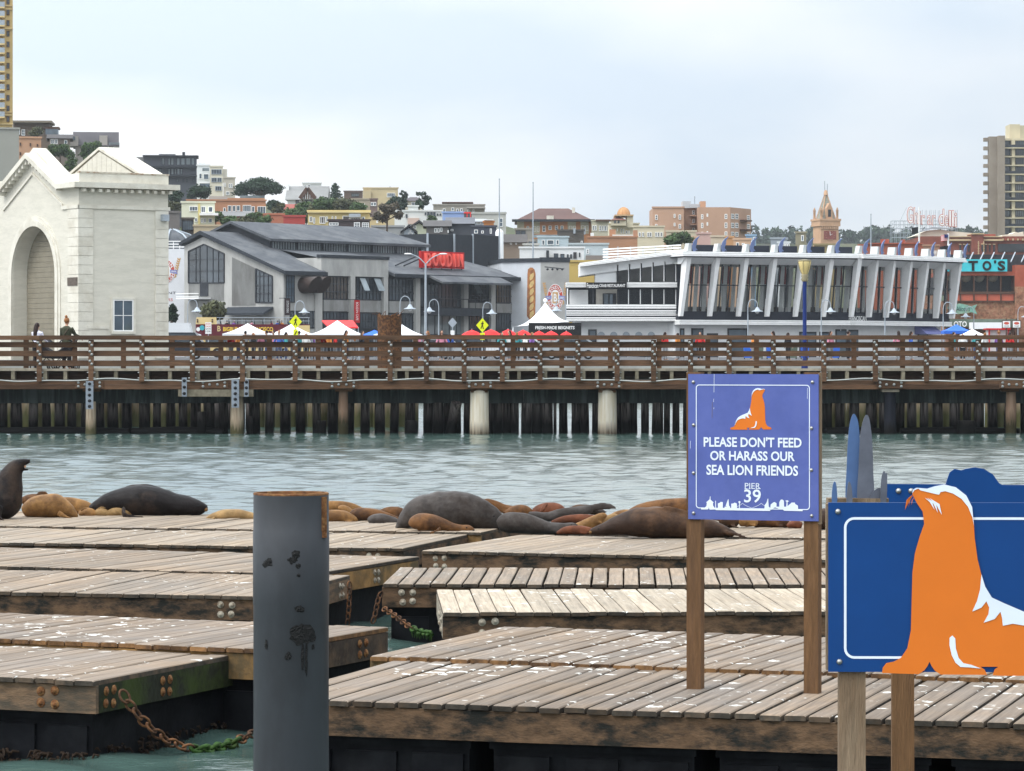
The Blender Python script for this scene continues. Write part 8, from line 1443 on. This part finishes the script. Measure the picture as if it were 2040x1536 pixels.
sea_lion('big dark brown sea lion stretched out under the purple sign', 1072, [(1174, 1061, 5), (1186, 1058, 8), (1205, 1054, 13), (1230, 1047, 19), (1262, 1041, 26), (1300, 1041, 29.5), (1345, 1044, 27), (1390, 1049, 22), (1425, 1055, 15.5), (1450, 1061, 9.5), (1462, 1064, 6)], 'fur_darkbrown', eye=((1192, 1053, 1.5), (1176, 1060, 3, 'muzzle', 'fur_tan')), flips=([(1445, 1060, 7, -.1), (1465, 1063, 5.5, -.16), (1480, 1068, 3.4, -.2), (1489, 1070.5, 1.2, -.2)], [(1440, 1052, 6, .05), (1460, 1060, 5, .0), (1475, 1067, 2.5, -.05)], [(1290, 1020, 5, -.1), (1330, 1013, 6, -.1), (1375, 1024, 5, -.1), (1400, 1032, 2, -.1)]), depth=1.05)
sea_lion('brown sea lion whose back rises behind the big dark brown one', 1055, [(1245, 1030, 8), (1275, 1019, 14), (1320, 1012, 17), (1365, 1011, 18), (1410, 1018, 16), (1440, 1030, 9)], 'fur_brown', depth=.8)
sea_lion('dark sea lion curled beyond the sign post', 1052, [(1432, 1040, 10), (1448, 1036, 15), (1462, 1040, 12), (1470, 1046, 5)], 'fur_darkbrown'); sea_lion('tan sea lion glimpsed under the purple sign', 1052, [(1472, 1044, 6), (1484, 1038, 11), (1500, 1040, 9), (1508, 1046, 4)], 'fur_tan'); sea_lion('brown sea lion lying behind the purple sign', 1051, [(1500, 1042, 8), (1525, 1037, 13), (1555, 1040, 11), (1575, 1046, 5)], 'fur_brown'); sea_lion('reddish pup between the sign posts', 1053, [(1568, 1049, 4), (1582, 1044, 8), (1598, 1047, 6)], 'fur_red')
sea_lion('dark brown sea lion between the sign post and the orange sign', 1056, [(1612, 1040, 12), (1640, 1034, 20), (1675, 1036, 19), (1700, 1044, 10)], 'fur_darkbrown')

sea_lion('brown sea lion wedged between the huge bull and the round red one', 1040, [(1008, 1026, 7), (1025, 1019, 11), (1045, 1018, 11), (1062, 1024, 6)], 'fur_brown', depth=.7)
sea_lion('dark sea lion lying low behind the slate grey one', 1038, [(1125, 1022, 6), (1150, 1014, 8), (1180, 1016, 9), (1205, 1024, 6)], 'fur_darkbrown', depth=.7)
sea_lion('tan sea lion squeezed in behind the big dark brown head', 1056, [(1205, 1040, 6), (1228, 1030, 10), (1250, 1026, 11), (1272, 1030, 7)], 'fur_tan', depth=.7)
sea_lion('rusty brown sea lion behind the grey pup and the huge bull', 1040, [(745, 1030, 6), (770, 1022, 11), (795, 1022, 11), (815, 1030, 6)], 'fur_brown', depth=.7)
# ------------------------------------------------------------------ notice sign on two posts
mat('sign_purple', (.080, .108, .32), .5, .08, 6, stain=(.11, .14, .37), stain_amt=.35, stain_scale=5); mat('sign_white', (.66, .72, .80), .5, .05, 5); mat('sign_orange', (.62, .155, .016), .5, .04, 4); mat('sign_blue', (.003, .044, .175), .4, .08, 3); mat('post_wood', (.135, .072, .033), .8, .3, 14, stretch=(3, 3, .35), bump=.4, stain=(.09, .05, .028), stain_amt=.6, stain_scale=3); mat('post_grey', (.20, .145, .095), .8, .3, 14, stretch=(3, 3, .35), bump=.4, stain=(.13, .08, .045), stain_amt=.7, stain_scale=2); mat('screw', (.35, .35, .34), .35, .1, 20, metal=.8)
# one sea lion emblem, drawn once in its own units (y down), facing left
BODY = [(525, 466), (545, 455), (600, 460), (640, 447), (690, 438), (750, 452), (805, 495), (835, 555), (845, 640), (850, 720), (865, 830), (885, 912), (905, 975), (940, 1032), (1000, 1060), (1112, 1108), (1175, 1150), (1222, 1225), (1248, 1305), (1272, 1368), (1330, 1388), (1365, 1405), (1362, 1438), (1340, 1444), (1000, 1445), (945, 1442), (955, 1412), (975, 1397), (880, 1397), (902, 1412), (915, 1440), (670, 1438), (640, 1418), (622, 1392), (612, 1370), (602, 1392), (585, 1415), (555, 1436), (362, 1430), (366, 1402), (385, 1378), (425, 1370), (462, 1350), (495, 1300), (514, 1205), (518, 1050), (522, 900), (535, 800), (560, 712), (584, 645), (576, 580), (545, 535), (522, 490)]
CREST = [(521, 482), (525, 464), (545, 454), (600, 459), (640, 446), (690, 437), (750, 451), (805, 494), (836, 555), (846, 655), (838, 612), (815, 555), (780, 512), (735, 484), (695, 472), (670, 476), (662, 490), (640, 486), (600, 476), (565, 468), (552, 458), (533, 466)]
BACK = [(885, 910), (905, 975), (940, 1032), (1000, 1060), (1112, 1108), (1175, 1150), (1222, 1225), (1248, 1305), (1262, 1350), (1235, 1290), (1195, 1225), (1150, 1195), (1112, 1180), (1050, 1170), (998, 1181), (994, 1140), (985, 1107), (955, 1145), (897, 1165), (922, 1120), (926, 1085), (911, 1052), (885, 1085), (837, 1106), (862, 1050), (878, 990)]
FLIP = [(717, 1245), (732, 1232), (747, 1248), (750, 1300), (765, 1350), (790, 1378), (830, 1386), (882, 1406), (820, 1400), (775, 1398), (748, 1375), (728, 1335), (717, 1285)]
def emblem_lion(par, mp, th, orange='sign_orange', white='sign_white', whisk=True):
    """mp maps emblem units to local (u, z); th = y of the front of the board"""
    for nm_, poly, m_, off in (('emblem_body', BODY, orange, .002), ('emblem_crest', CREST, white, .004), ('emblem_back', BACK, white, .004), ('emblem_flipper', FLIP, white, .004)):
        q = [mp(*p) for p in poly]; b = MB(); b.prism([(u_, th - off - (.0 if nm_ != 'emblem_body' else 0), z_) for u_, z_ in q], (0, .0015, 0)); b.build(nm_, m_, par)
    if whisk:
        for a_, c_, e_ in (((585, 505), (615, 520), (632, 565)), ((600, 506), (635, 530), (652, 582)), ((612, 508), (655, 535), (676, 595))):
            q = [mp(*a_), mp(c_[0] + 5, c_[1] - 4), mp(*e_), mp(c_[0] - 5, c_[1] + 6)]; b = MB(); b.add([(u_, th - .0048, z_) for u_, z_ in q], [(0, 1, 2, 3)]); b.build('whisker', white, par)
def round_rect(par, u0, u1, z0, z1, r_, wd, y, m_, skip=None):
    pts = []
    for cx_, cz, a0 in ((u1 - r_, z1 - r_, 0), (u0 + r_, z1 - r_, 90), (u0 + r_, z0 + r_, 180), (u1 - r_, z0 + r_, 270)):
        for i in range(7): a_ = R(a0 + i * 15); pts.append((cx_, cz, math.cos(a_), math.sin(a_)))
    o_ = [(c[0] + r_ * c[2], y, c[1] + r_ * c[3]) for c in pts]; i_ = [(c[0] + (r_ - wd) * c[2], y, c[1] + (r_ - wd) * c[3]) for c in pts]; n_ = len(pts)
    b = MB(); b.add(o_ + i_, [(i, (i + 1) % n_, n_ + (i + 1) % n_, n_ + i) for i in range(n_)]); return b.build('border', m_, par)
pa, pb_ = ground(1380, 1372, DZ), ground(1614, 1383, DZ); dv = pb_ - pa; th_ = math.atan2(dv.y, dv.x) * .75
SG = Frame(1371.5, pa.y - .02, th_, 0.0); t = SG.thing('notice_sign', 'purple notice sign with an orange sea lion and white lettering on two wooden posts', 'sign')
a_, e_ = SG.at_w(1371.5, 1034, 0), SG.at_w(1631, 743, 0); SU = e_.x; z0 = a_.z; z1 = SG.at_w(1371.5, 745, 0).z
def sp_(px, py): q = SG.at_w(px, py, 0); return q.x, q.z
b = MB(); b.box(0, SU, -.006, .008, z0, z1); b.build('board', 'sign_purple', t)
for px, wdx in ((1381, 28.5), (1615, 29)):
    q = SG.at_w(px, 1000, 0); w2 = .0475; b = MB(); b.box(q.x - w2, q.x + w2, .0085, .1, DZ - .02, z1 + .012); b.build('post', 'post_wood', t)
q = SG.at_w(1628, 900, 0); b = MB(); b.box(q.x - .03, q.x + .02, .0087, .05, z0 - .02, z1 + .008); b.build('batten', 'post_grey', t)
u0, zt_ = sp_(1387, 766); u1, zb_ = sp_(1614, 1016); round_rect(t, u0, u1, zb_, zt_, .022, .0055, -.0085, 'sign_white')
c0 = sp_(1540, 856.5); hgt = sp_(1496, 773)[1] - c0[1]; k_ = hgt / (1445 - 437); ux = sp_(1537.5, 856)[0]
emblem_lion(t, lambda x_, y_: (ux - (x_ - 362) * k_ * 1.02, c0[1] + (1445 - y_) * k_), -.006, whisk=False)
for s_, r_, bd in (("PLEASE DON'T FEED", (1402.5, 871.5, 1597.5, 890), .025), ('OR HARASS OUR', (1415.5, 899.5, 1584, 917), .025), ('SEA LION FRIENDS', (1408, 927.5, 1590.5, 946), .025), ('PIER', (1484.5, 962.5, 1515.5, 973.5), .0)):
    p, q = sp_(r_[0], r_[3]), sp_(r_[2], r_[1]); lettering(s_, t, 'sign_white', p[0], q[0], p[1], q[1], -.0088, bd)
p, q = sp_(1483, 1001), sp_(1516.5, 975); lettering('39', t, 'sign_white', p[0], q[0], p[1], q[1], -.0088, .012)
for r_ in ((1484, 972.8, 1490, 974), (1492, 972.8, 1496, 974), (1508, 972.8, 1516, 974)): p, q = sp_(r_[0], r_[3]), sp_(r_[2], r_[1]); b = MB(); b.add([(p[0], -.0088, p[1]), (q[0], -.0088, p[1]), (q[0], -.0088, q[1]), (p[0], -.0088, q[1])], [(0, 1, 2, 3)]); b.build('serif', 'sign_white', t)
def c5(x_, y_): return 1350 + x_ / 4.655, 730 + y_ / 4.655
sk_ = [[(220, 1326), (222, 1312), (255, 1308), (270, 1295), (275, 1262), (265, 1262), (300, 1232), (303, 1205), (308, 1205), (308, 1235), (338, 1262), (330, 1264), (332, 1290), (345, 1310), (352, 1318), (352, 1245), (358, 1245), (360, 1318), (378, 1318), (376, 1270), (398, 1262), (400, 1255), (422, 1258), (422, 1318), (438, 1312), (440, 1300), (462, 1298), (448, 1292), (470, 1232), (475, 1232), (480, 1290), (488, 1298), (492, 1312), (500, 1316), (500, 1272), (520, 1270), (530, 1262), (552, 1270), (554, 1316), (572, 1316), (574, 1272), (565, 1255), (575, 1246), (588, 1255), (580, 1272), (580, 1322), (860, 1322), (862, 1340), (360, 1332), (350, 1326), (300, 1328), (292, 1300), (285, 1326)],
       [(808, 1318), (810, 1285), (822, 1270), (830, 1255), (838, 1226), (843, 1226), (845, 1262), (848, 1300), (862, 1312), (866, 1280), (888, 1262), (900, 1256), (920, 1268), (920, 1300), (946, 1300), (946, 1260), (956, 1238), (972, 1232), (988, 1245), (990, 1300), (1010, 1300), (1014, 1255), (1000, 1246), (1018, 1240), (1038, 1250), (1022, 1256), (1022, 1295), (1040, 1280), (1060, 1262), (1090, 1262), (1092, 1275), (1118, 1290), (1122, 1328), (1162, 1330), (1162, 1342), (990, 1338), (975, 1322), (950, 1322), (905, 1306), (870, 1330)]]
for poly in sk_: q = [sp_(*c5(*p)) for p in poly]; b = MB(); b.add([(u_, -.0088, z_) for u_, z_ in q], [tuple(range(len(q)))]); b.build('skyline', 'sign_white', t)
for x_ in (605, 778):
    for s in (-1, 1):
        Q = [sp_(*c5(x_ + s * i * 14, 1268 + 44 * (i / 6) ** .7)) for i in range(7)]; b = MB()
        for i in range(6): b.beam((Q[i][0], -.0088, Q[i][1]), (Q[i + 1][0], -.0088, Q[i + 1][1]), .0005, .0022)
        b.build('bridge_cable', 'sign_white', t)
SCREW = MB().lathe([(.012, 0), (.012, .002), (.007, .008), (.0005, .0095)], n=10); SCREW.v = [(x_, -z_, y_) for x_, y_, z_ in SCREW.v]; SCREW = SCREW.mesh('screw', 'screw')
for x_, y_ in ((148, 145), (150, 543), (150, 988), (150, 1360), (1252, 146), (1243, 572), (1242, 960), (1245, 1385)): q = sp_(*c5(x_, y_)); obj('screw', SCREW, t, (q[0], -.0065, q[1]))

for i, (x_, a_, e_) in enumerate(((340, 70, 240), (336, 300, 330), (338, 380, 395), (322, 330, 480), (1205, 200, 300), (120, 690, 760))):    # scratches down the board
    P = [sp_(*c5(x_, a_)), sp_(*c5(x_ + 3, a_)), sp_(*c5(x_ + 1, e_)), sp_(*c5(x_ - 2, e_))]; b = MB(); b.add([(u_, -.0072, z_) for u_, z_ in P], [(0, 1, 2, 3)]); b.build('scratch', 'post_grey' if i == 3 else 'sign_white', t)
# ------------------------------------------------------------------ the near blue sign with the orange cut-out
NY = 11.0; NS = Frame(1647, NY, R(-1.5), 0.0); t = NS.thing('cutout_sign', 'big dark blue sign with a large orange sea lion cut-out on wooden posts', 'sign')
def np_(px, py): q = NS.at_w(px, py, 0); return q.x, q.z
(u0, z1), (u1, z0) = np_(1650, 1001), np_(2180, 1339); z0 = np_(1650, 1338)[1]
b = MB(); b.box(u0, u1, -.006, .008, z0, z1); b.build('board', 'sign_blue', t)
b = MB(); b.box(u0 - .006, u0 + .03, .009, .05, z0 + .005, z1 - .005); b.build('back_frame', 'post_grey', t); b = MB(); b.box(u0 + .031, u1, .009, .05, z1 - .045, z1 - .004); b.build('back_frame', 'post_grey', t)
ua, za = np_(1681, 1030); ub, zb_ = np_(2160, 1313); round_rect(t, ua, ub, zb_, za, .035, .0085, -.0075, 'sign_white')
def c6(x_, y_): return np_(1620 + x_ / 2.648, 800 + y_ / 2.648)
q = [c6(*p) for p in BODY]; b = MB(); b.prism([(u_, -.0125, z_) for u_, z_ in q], (0, .0035, 0)); b.build('cutout_body', 'sign_orange', t)
for nm_, poly in (('cutout_crest', CREST), ('cutout_back', BACK), ('cutout_flipper', FLIP)): q = [c6(*p) for p in poly]; b = MB(); b.prism([(u_, -.0145, z_) for u_, z_ in q], (0, .0012, 0)); b.build(nm_, 'sign_white', t)
head_q = [c6(*p) for p in [(521, 482), (525, 464), (545, 454), (600, 459), (640, 446), (690, 437), (750, 451), (805, 494), (830, 545), (560, 545)]]; b = MB(); b.prism([(u_, -.0088, z_) for u_, z_ in head_q], (0, .014, 0)); b.build('head_plate', 'sign_blue', t)
for P in ([(585, 505), (625, 528), (638, 570), (612, 528)], [(598, 506), (645, 535), (655, 585), (632, 538)], [(612, 508), (664, 540), (676, 597), (648, 545)], [(525, 488), (500, 508), (482, 570), (490, 520)], [(530, 490), (512, 512), (500, 555), (508, 515)], [(533, 500), (522, 520), (516, 545), (518, 520)]):
    q = [c6(*p) for p in P]; b = MB(); b.prism([(u_, -.0155, z_) for u_, z_ in q], (0, .001, 0)); b.build('whisker', 'sign_white' if P[0][0] > 560 else 'sign_orange', t)
for px, py in ((1669, 1019), (1672, 1318)): q = np_(px, py); o = obj('screw', SCREW, t, (q[0], -.0065, q[1])); o.scale = (.85, .85, .85)
ua = np_(1673, 1200)[0]; b = MB(); b.box(ua, ua + .0885, .0085, .1, -.6, z0 + .12); b.build('post', 'post_grey', t)
# the second blue sign behind it, seen from the back, and the blade cut-outs
BS = Frame(1765, 13.2, R(-4), 0.0); t2 = BS.thing('rear_sign', 'dark blue sign back with a humped cut-out top behind the orange one', 'sign')
def bp2(px, py): q = BS.at_w(px, py, 0); return q.x, q.z
P = [(1765, 964), (1884, 965), (1888, 952), (1892, 941), (1902, 934), (1915, 937), (1925, 934), (1942, 931), (1960, 934), (1978, 945), (1990, 962), (1996, 966), (2200, 968), (2200, 1300), (1765, 1300)]
b = MB(); b.prism([(u_, 0, z_) for u_, z_ in [bp2(*p) for p in P]], (0, .012, 0)); b.build('board', 'sign_blue', t2); ua = bp2(1775, 1200)[0]; b = MB(); b.box(ua, ua + .089, -.1, -.002, -.6, bp2(1775, 1010)[1]); b.build('post', 'post_wood', t2)
for px in (1790, 1815): q = bp2(px, 978); obj('screw', SCREW, t2, (q[0], -.001, q[1]))
mat('blade_blue', (.085, .15, .30), .35, .15, 6, metal=.3); mat('blade_grey', (.12, .13, .16), .38, .25, 9, metal=.3)
FS = Frame(1650, 12.4, 0.0, 0.0); t3 = FS.thing('blade_cutout', 'upright blue and grey metal blades on a wooden bar behind the orange sign', 'sculpture')
def fp(px, py): q = FS.at_w(px, py, 0); return q.x, q.z
for P, m_, y_ in (([(1686, 1000), (1687, 930), (1690, 870), (1694, 840), (1700, 825), (1706, 830), (1711, 850), (1713, 900), (1711, 1000)], 'blade_blue', .0), ([(1708, 1000), (1709, 930), (1712, 870), (1718, 838), (1725, 826), (1731, 838), (1736, 880), (1738, 940), (1738, 1000)], 'blade_grey', -.03), ([(1655, 1000), (1656, 970), (1660, 958), (1664, 968), (1665, 1000)], 'blade_blue', -.05), ([(1683, 1000), (1685, 968), (1688, 958), (1693, 970), (1694, 1000)], 'blade_grey', -.07), ([(1751, 1000), (1752, 955), (1757, 937), (1761, 942), (1763, 940), (1764, 950), (1762, 1000)], 'blade_grey', -.06), ([(1730, 1000), (1738, 978), (1752, 972), (1752, 1000)], 'blade_grey', -.04)):
    q = catmull([fp(*p) for p in P], 4); b = MB(); b.prism([(u_, y_, z_) for u_, z_ in q], (.0, .006, 0)); o = b.build('blade', m_, t3)
(ua, zb_), (ub, za) = fp(1648, 1012), fp(1768, 992); b = MB(); b.box(ua, ub, -.045, .045, zb_ - .05, za); b.build('bar', 'post_grey', t3); b = MB(); b.box(ua + .05, ua + .13, -.04, .04, -.6, zb_ - .052); b.build('post', 'post_wood', t3)

# ------------------------------------------------------------------ people
PM = {}
def cloth(c, nm_): return mat('cloth_' + nm_, c, .8, .12, 6)
def figure(label, px, Y, z, H, shirt, trousers, hair, hairstyle='short', turn=0.0, arms=((-.1, 0, .0), (.1, 0, .0)), group=None, bag=False):
    """standing figure: body (skin) as one fused mesh, garments and hair as its parts"""
    t = thing('person', label, 'person', ((px - CX) / F * Y, Y, z), turn, group); k = H / 1.7
    key = (hairstyle, arms)
    if key not in PM:
        b = MB()
        for s in (-1, 1): b.tube([(s * .09, 0, .86), (s * .1, -.01, .48), (s * .1, .02, .09), (s * .1, -.06, .03), (s * .1, -.15, .025)], [.085, .06, .042, .04, .03], 8)
        b.tube([(0, 0, .84), (0, 0, 1.0), (0, .01, 1.2), (0, .02, 1.38), (0, .01, 1.44)], [(.14, .1), (.125, .09), (.15, .1), (.17, .09), (.07, .06)], 12, flat=(1, 0, 0)); b.tube([(0, .01, 1.4), (0, -.01, 1.52)], [.05, .05], 8); b.sphere((0, -.02, 1.6), (.078, .095, .115), 10, 8); b.sphere((0, -.12, 1.585), (.012, .02, .02), 6, 4)
        for s, (dx, dy, dz) in zip((-1, 1), arms):
            sh = Vector((s * .18, .01, 1.37)); el = sh + Vector((s * .05 + dx * .5, dy * .5, -.28 + dz * .4)); ha = el + Vector((s * .01 + dx, -.06 + dy, -.25 + dz)); b.tube([sh, el, ha], [.047, .038, .026], 8); b.sphere(ha + Vector((0, 0, -.04)), (.025, .03, .05), 6, 5)
            for q in range(4): b.tube([ha + Vector((0, -.03 + q * .02, -.06)), ha + Vector((0, -.035 + q * .02, -.11))], [.009, .007], 5)
        c = MB(); c.tube([(0, 0, .82), (0, 0, .95), (0, 0, 1.08), (0, .01, 1.22), (0, .015, 1.37), (0, .01, 1.445)], [(.185, .135), (.175, .13), (.155, .115), (.175, .125), (.19, .11), (.075, .07)], 14, flat=(1, 0, 0))
        for s, (dx, dy, dz) in zip((-1, 1), arms):
            sh = Vector((s * .17, .01, 1.37)); el = sh + Vector((s * .05 + dx * .5, dy * .5, -.28 + dz * .4)); ha = el + Vector((s * .01 + dx, -.06 + dy, -.25 + dz)); c.tube([sh, el, el + (ha - el) * .85], [.075, .058, .042], 8)
        d = MB()
        for s in (-1, 1): d.tube([(s * .085, 0, .9), (s * .095, 0, .7), (s * .1, -.005, .46), (s * .1, .015, .08)], [.115, .1, .078, .06], 10)
        h = MB(); h.sphere((0, .005, 1.63), (.09, .1, .105), 12, 8)
        if hairstyle == 'long': h.tube([(0, .05, 1.62), (0, .09, 1.45), (0, .12, 1.28), (0, .12, 1.18)], [(.09, .06), (.1, .06), (.085, .045), (.03, .02)], 10, flat=(1, 0, 0))
        if hairstyle == 'bun': h.sphere((0, .04, 1.755), (.05, .05, .05), 8, 6)
        sh_ = MB(); 
        for s in (-1, 1): sh_.tube([(s * .1, .04, .035), (s * .1, -.06, .04), (s * .1, -.16, .03)], [.045, .05, .035], 8)
        PM[key] = [m_ for m_ in (b, c, d, h)]
    b, c, d, h = PM[key]
    for nm_, mb, m_, vx in (('body', b, 'skin', .016), ('top', c, shirt, .018), ('trousers', d, trousers, .018), ('hair', h, hair, 0)):
        o = obj(nm_, PMesh(key, nm_, mb, m_), t); o.scale = (k, k, k)
        if vx and H > 0 and Y < 130: md = o.modifiers.new('skin', 'REMESH'); md.mode = 'VOXEL'; md.voxel_size = vx; md.use_smooth_shade = True
    if bag: b2 = MB(); b2.tube([(-.12, .12, 1.42), (.0, .15, 1.25), (.17, .13, 1.0), (.2, .08, .9)], [.014, .014, .014, .014], 5); b2.build('bag_strap', 'bark', t)
    return t
PC = {}
def PMesh(key, nm_, mb, m_):
    k = (key, nm_, m_)
    if k not in PC: PC[k] = mb.mesh(nm_, m_)
    return PC[k]
cloth((.62, .62, .72), 'lavender'); cloth((.045, .048, .030), 'olive'); cloth((.02, .02, .024), 'black'); cloth((.05, .07, .14), 'denim'); mat('hair_dark', (.022, .011, .009), .5, .2, 20); mat('hair_ginger', (.26, .11, .04), .5, .2, 20)
DKZ = pz(737.2)
figure('woman with long dark hair and a lavender top standing on the pier', 74, 111.6, DKZ, 1.60, 'cloth_lavender', 'cloth_black', 'hair_dark', 'long', R(150), ((-.02, -.2, .1), (.02, -.2, .1)))
figure('person with ginger hair in a bun and an olive jacket pushing a stroller', 133, 111.8, DKZ, 1.78, 'cloth_olive', 'cloth_black', 'hair_ginger', 'bun', R(160), ((-.06, -.28, .15), (.04, -.18, .1)), bag=True)
def stroller(label, px, Y, turn):
    t = thing('stroller', label, 'stroller', ((px - CX) / F * Y, Y, DKZ), turn, 'baby strollers on the pier')
    for s in (-1, 1):
        for x_, r_ in ((-.42, .13), (.38, .1)):
            b = MB(); b.torus(r_, .025, 14, 6); b.v = [(x, z, y) for x, y, z in b.v]; w_ = b.build('wheel', 'tyre', t, (x_, s * .26, r_)); b = MB(); b.bar((0, -.02, 0), (0, .02, 0), .03, 8); b.build('hub', 'lamp_grey', w_)
        b = MB(); b.tube([(-.42, s * .24, .14), (0, s * .24, .5), (.42, s * .24, 1.02)], .015, 6); b.build('frame', 'black_metal', t); b = MB(); b.tube([(.38, s * .24, .11), (0, s * .24, .5)], .015, 6); b.build('frame', 'black_metal', t)
    b = MB(); b.bar((.42, -.25, 1.02), (.42, .25, 1.02), .018, 6); b.build('handle', 'black_metal', t)
    b = MB(); b.hexa([(-.38, -.2, .38), (.2, -.2, .42), (.2, .2, .42), (-.38, .2, .38), (-.48, -.2, .5), (.3, -.2, .95), (.3, .2, .95), (-.48, .2, .5)]); b.build('seat', 'cloth_black', t)
    b = MB(); b.tube([(.28, -.21, .85), (.22, -.21, 1.02), (.02, -.21, 1.08), (-.2, -.21, .95)], .012, 6); b.build('hood_frame', 'black_metal', t)
    b = MB(); n_ = 7; vs = []
    for i in range(n_):
        a_ = R(-5 + i * 27); vs += [(.05 + .26 * math.cos(a_), -.21, .78 + .28 * math.sin(a_)), (.05 + .26 * math.cos(a_), .21, .78 + .28 * math.sin(a_))]
    b.add(vs, [(2 * i, 2 * i + 1, 2 * i + 3, 2 * i + 2) for i in range(n_ - 1)], True); b.build('hood', 'cloth_black', t)
    b = MB(); b.box(-.3, .2, -.18, .18, .2, .32); b.build('basket', 'cloth_black', t)
stroller('black baby stroller in front of the woman with long hair', 92, 111.0, R(170)); stroller('black baby stroller held by the person in the olive jacket', 128, 110.9, R(15))
# the crowd on the quay, seen between the rails
cols_ = {'red': (.50, .03, .03), 'white': (.66, .66, .65), 'blue': (.05, .12, .42), 'black': (.02, .02, .024), 'orange': (.60, .22, .05), 'purple': (.25, .12, .40), 'teal': (.06, .30, .32), 'pink': (.55, .22, .30), 'grey': (.22, .23, .24)}
for k_, v_ in cols_.items(): cloth(v_, k_)
rc_ = random.Random(5); names = list(cols_); spots = [460, 476, 489, 505, 520, 531, 545, 556, 570, 583, 596, 610, 622, 640, 655, 668, 690, 706, 722, 838, 852, 880, 896, 1000, 1015, 1030, 1046, 1060, 1325, 1350, 1395, 1500, 1540, 1570, 1655, 1690, 1790, 1815, 1900, 1918, 1945, 1962, 1990, 2012]
for i, px in enumerate(spots):
    c_ = names[(i * 4 + i // 5) % len(names)]; h_ = rc_.choice(('hair_dark', 'hair_dark', 'hair_ginger')); st_ = rc_.choice(('short', 'long'))
    wh = 'among the white canopies' if px < 740 else 'near the parked cars' if px < 1100 else 'below the glass restaurant' if px < 1860 else 'near the red kiosk'
    figure('pedestrian in %s %s top %s' % ('an' if c_[0] == 'o' else 'a', c_, wh), px, 198 + rc_.uniform(0, 9), LZ, rc_.uniform(1.6, 1.82), 'cloth_' + c_, rc_.choice(('cloth_denim', 'cloth_black', 'cloth_grey')), h_, st_, rc_.uniform(0, 6.28), group='%s tops %s' % (c_, wh))
# bus passengers
for i, px in enumerate((438, 452, 466, 502, 541, 553, 561, 575)):
    c_ = names[(i * 2 + 1) % len(names)]; figure('bus passenger in %s %s top on the open upper deck' % ('an' if c_[0] == 'o' else 'a', c_), px, 337.0 + (i % 2) * .5, 2.35 + 1.55 + .62, 1.7, 'cloth_' + c_, 'cloth_denim', 'hair_dark', 'short', rc_.uniform(0, 6), group='passengers on the tour bus')

# ------------------------------------------------------------------ sea air
hz = MB(); hz.box(-1900, 1900, -40, 2300, -3.0, 170); hz = hz.build('haze', None); hz['kind'] = 'stuff'
hm = bpy.data.materials.new('sea_air'); hm.use_nodes = True; hn = hm.node_tree; hn.nodes.clear(); ho = hn.nodes.new('ShaderNodeOutputMaterial'); hv = hn.nodes.new('ShaderNodeVolumePrincipled')
hv.inputs['Color'].default_value = (.88, .94, 1.0, 1); hv.inputs['Density'].default_value = .00009; hv.inputs['Anisotropy'].default_value = .2; hn.links.new(hv.outputs[0], ho.inputs['Volume']); hz.data.materials.append(hm)
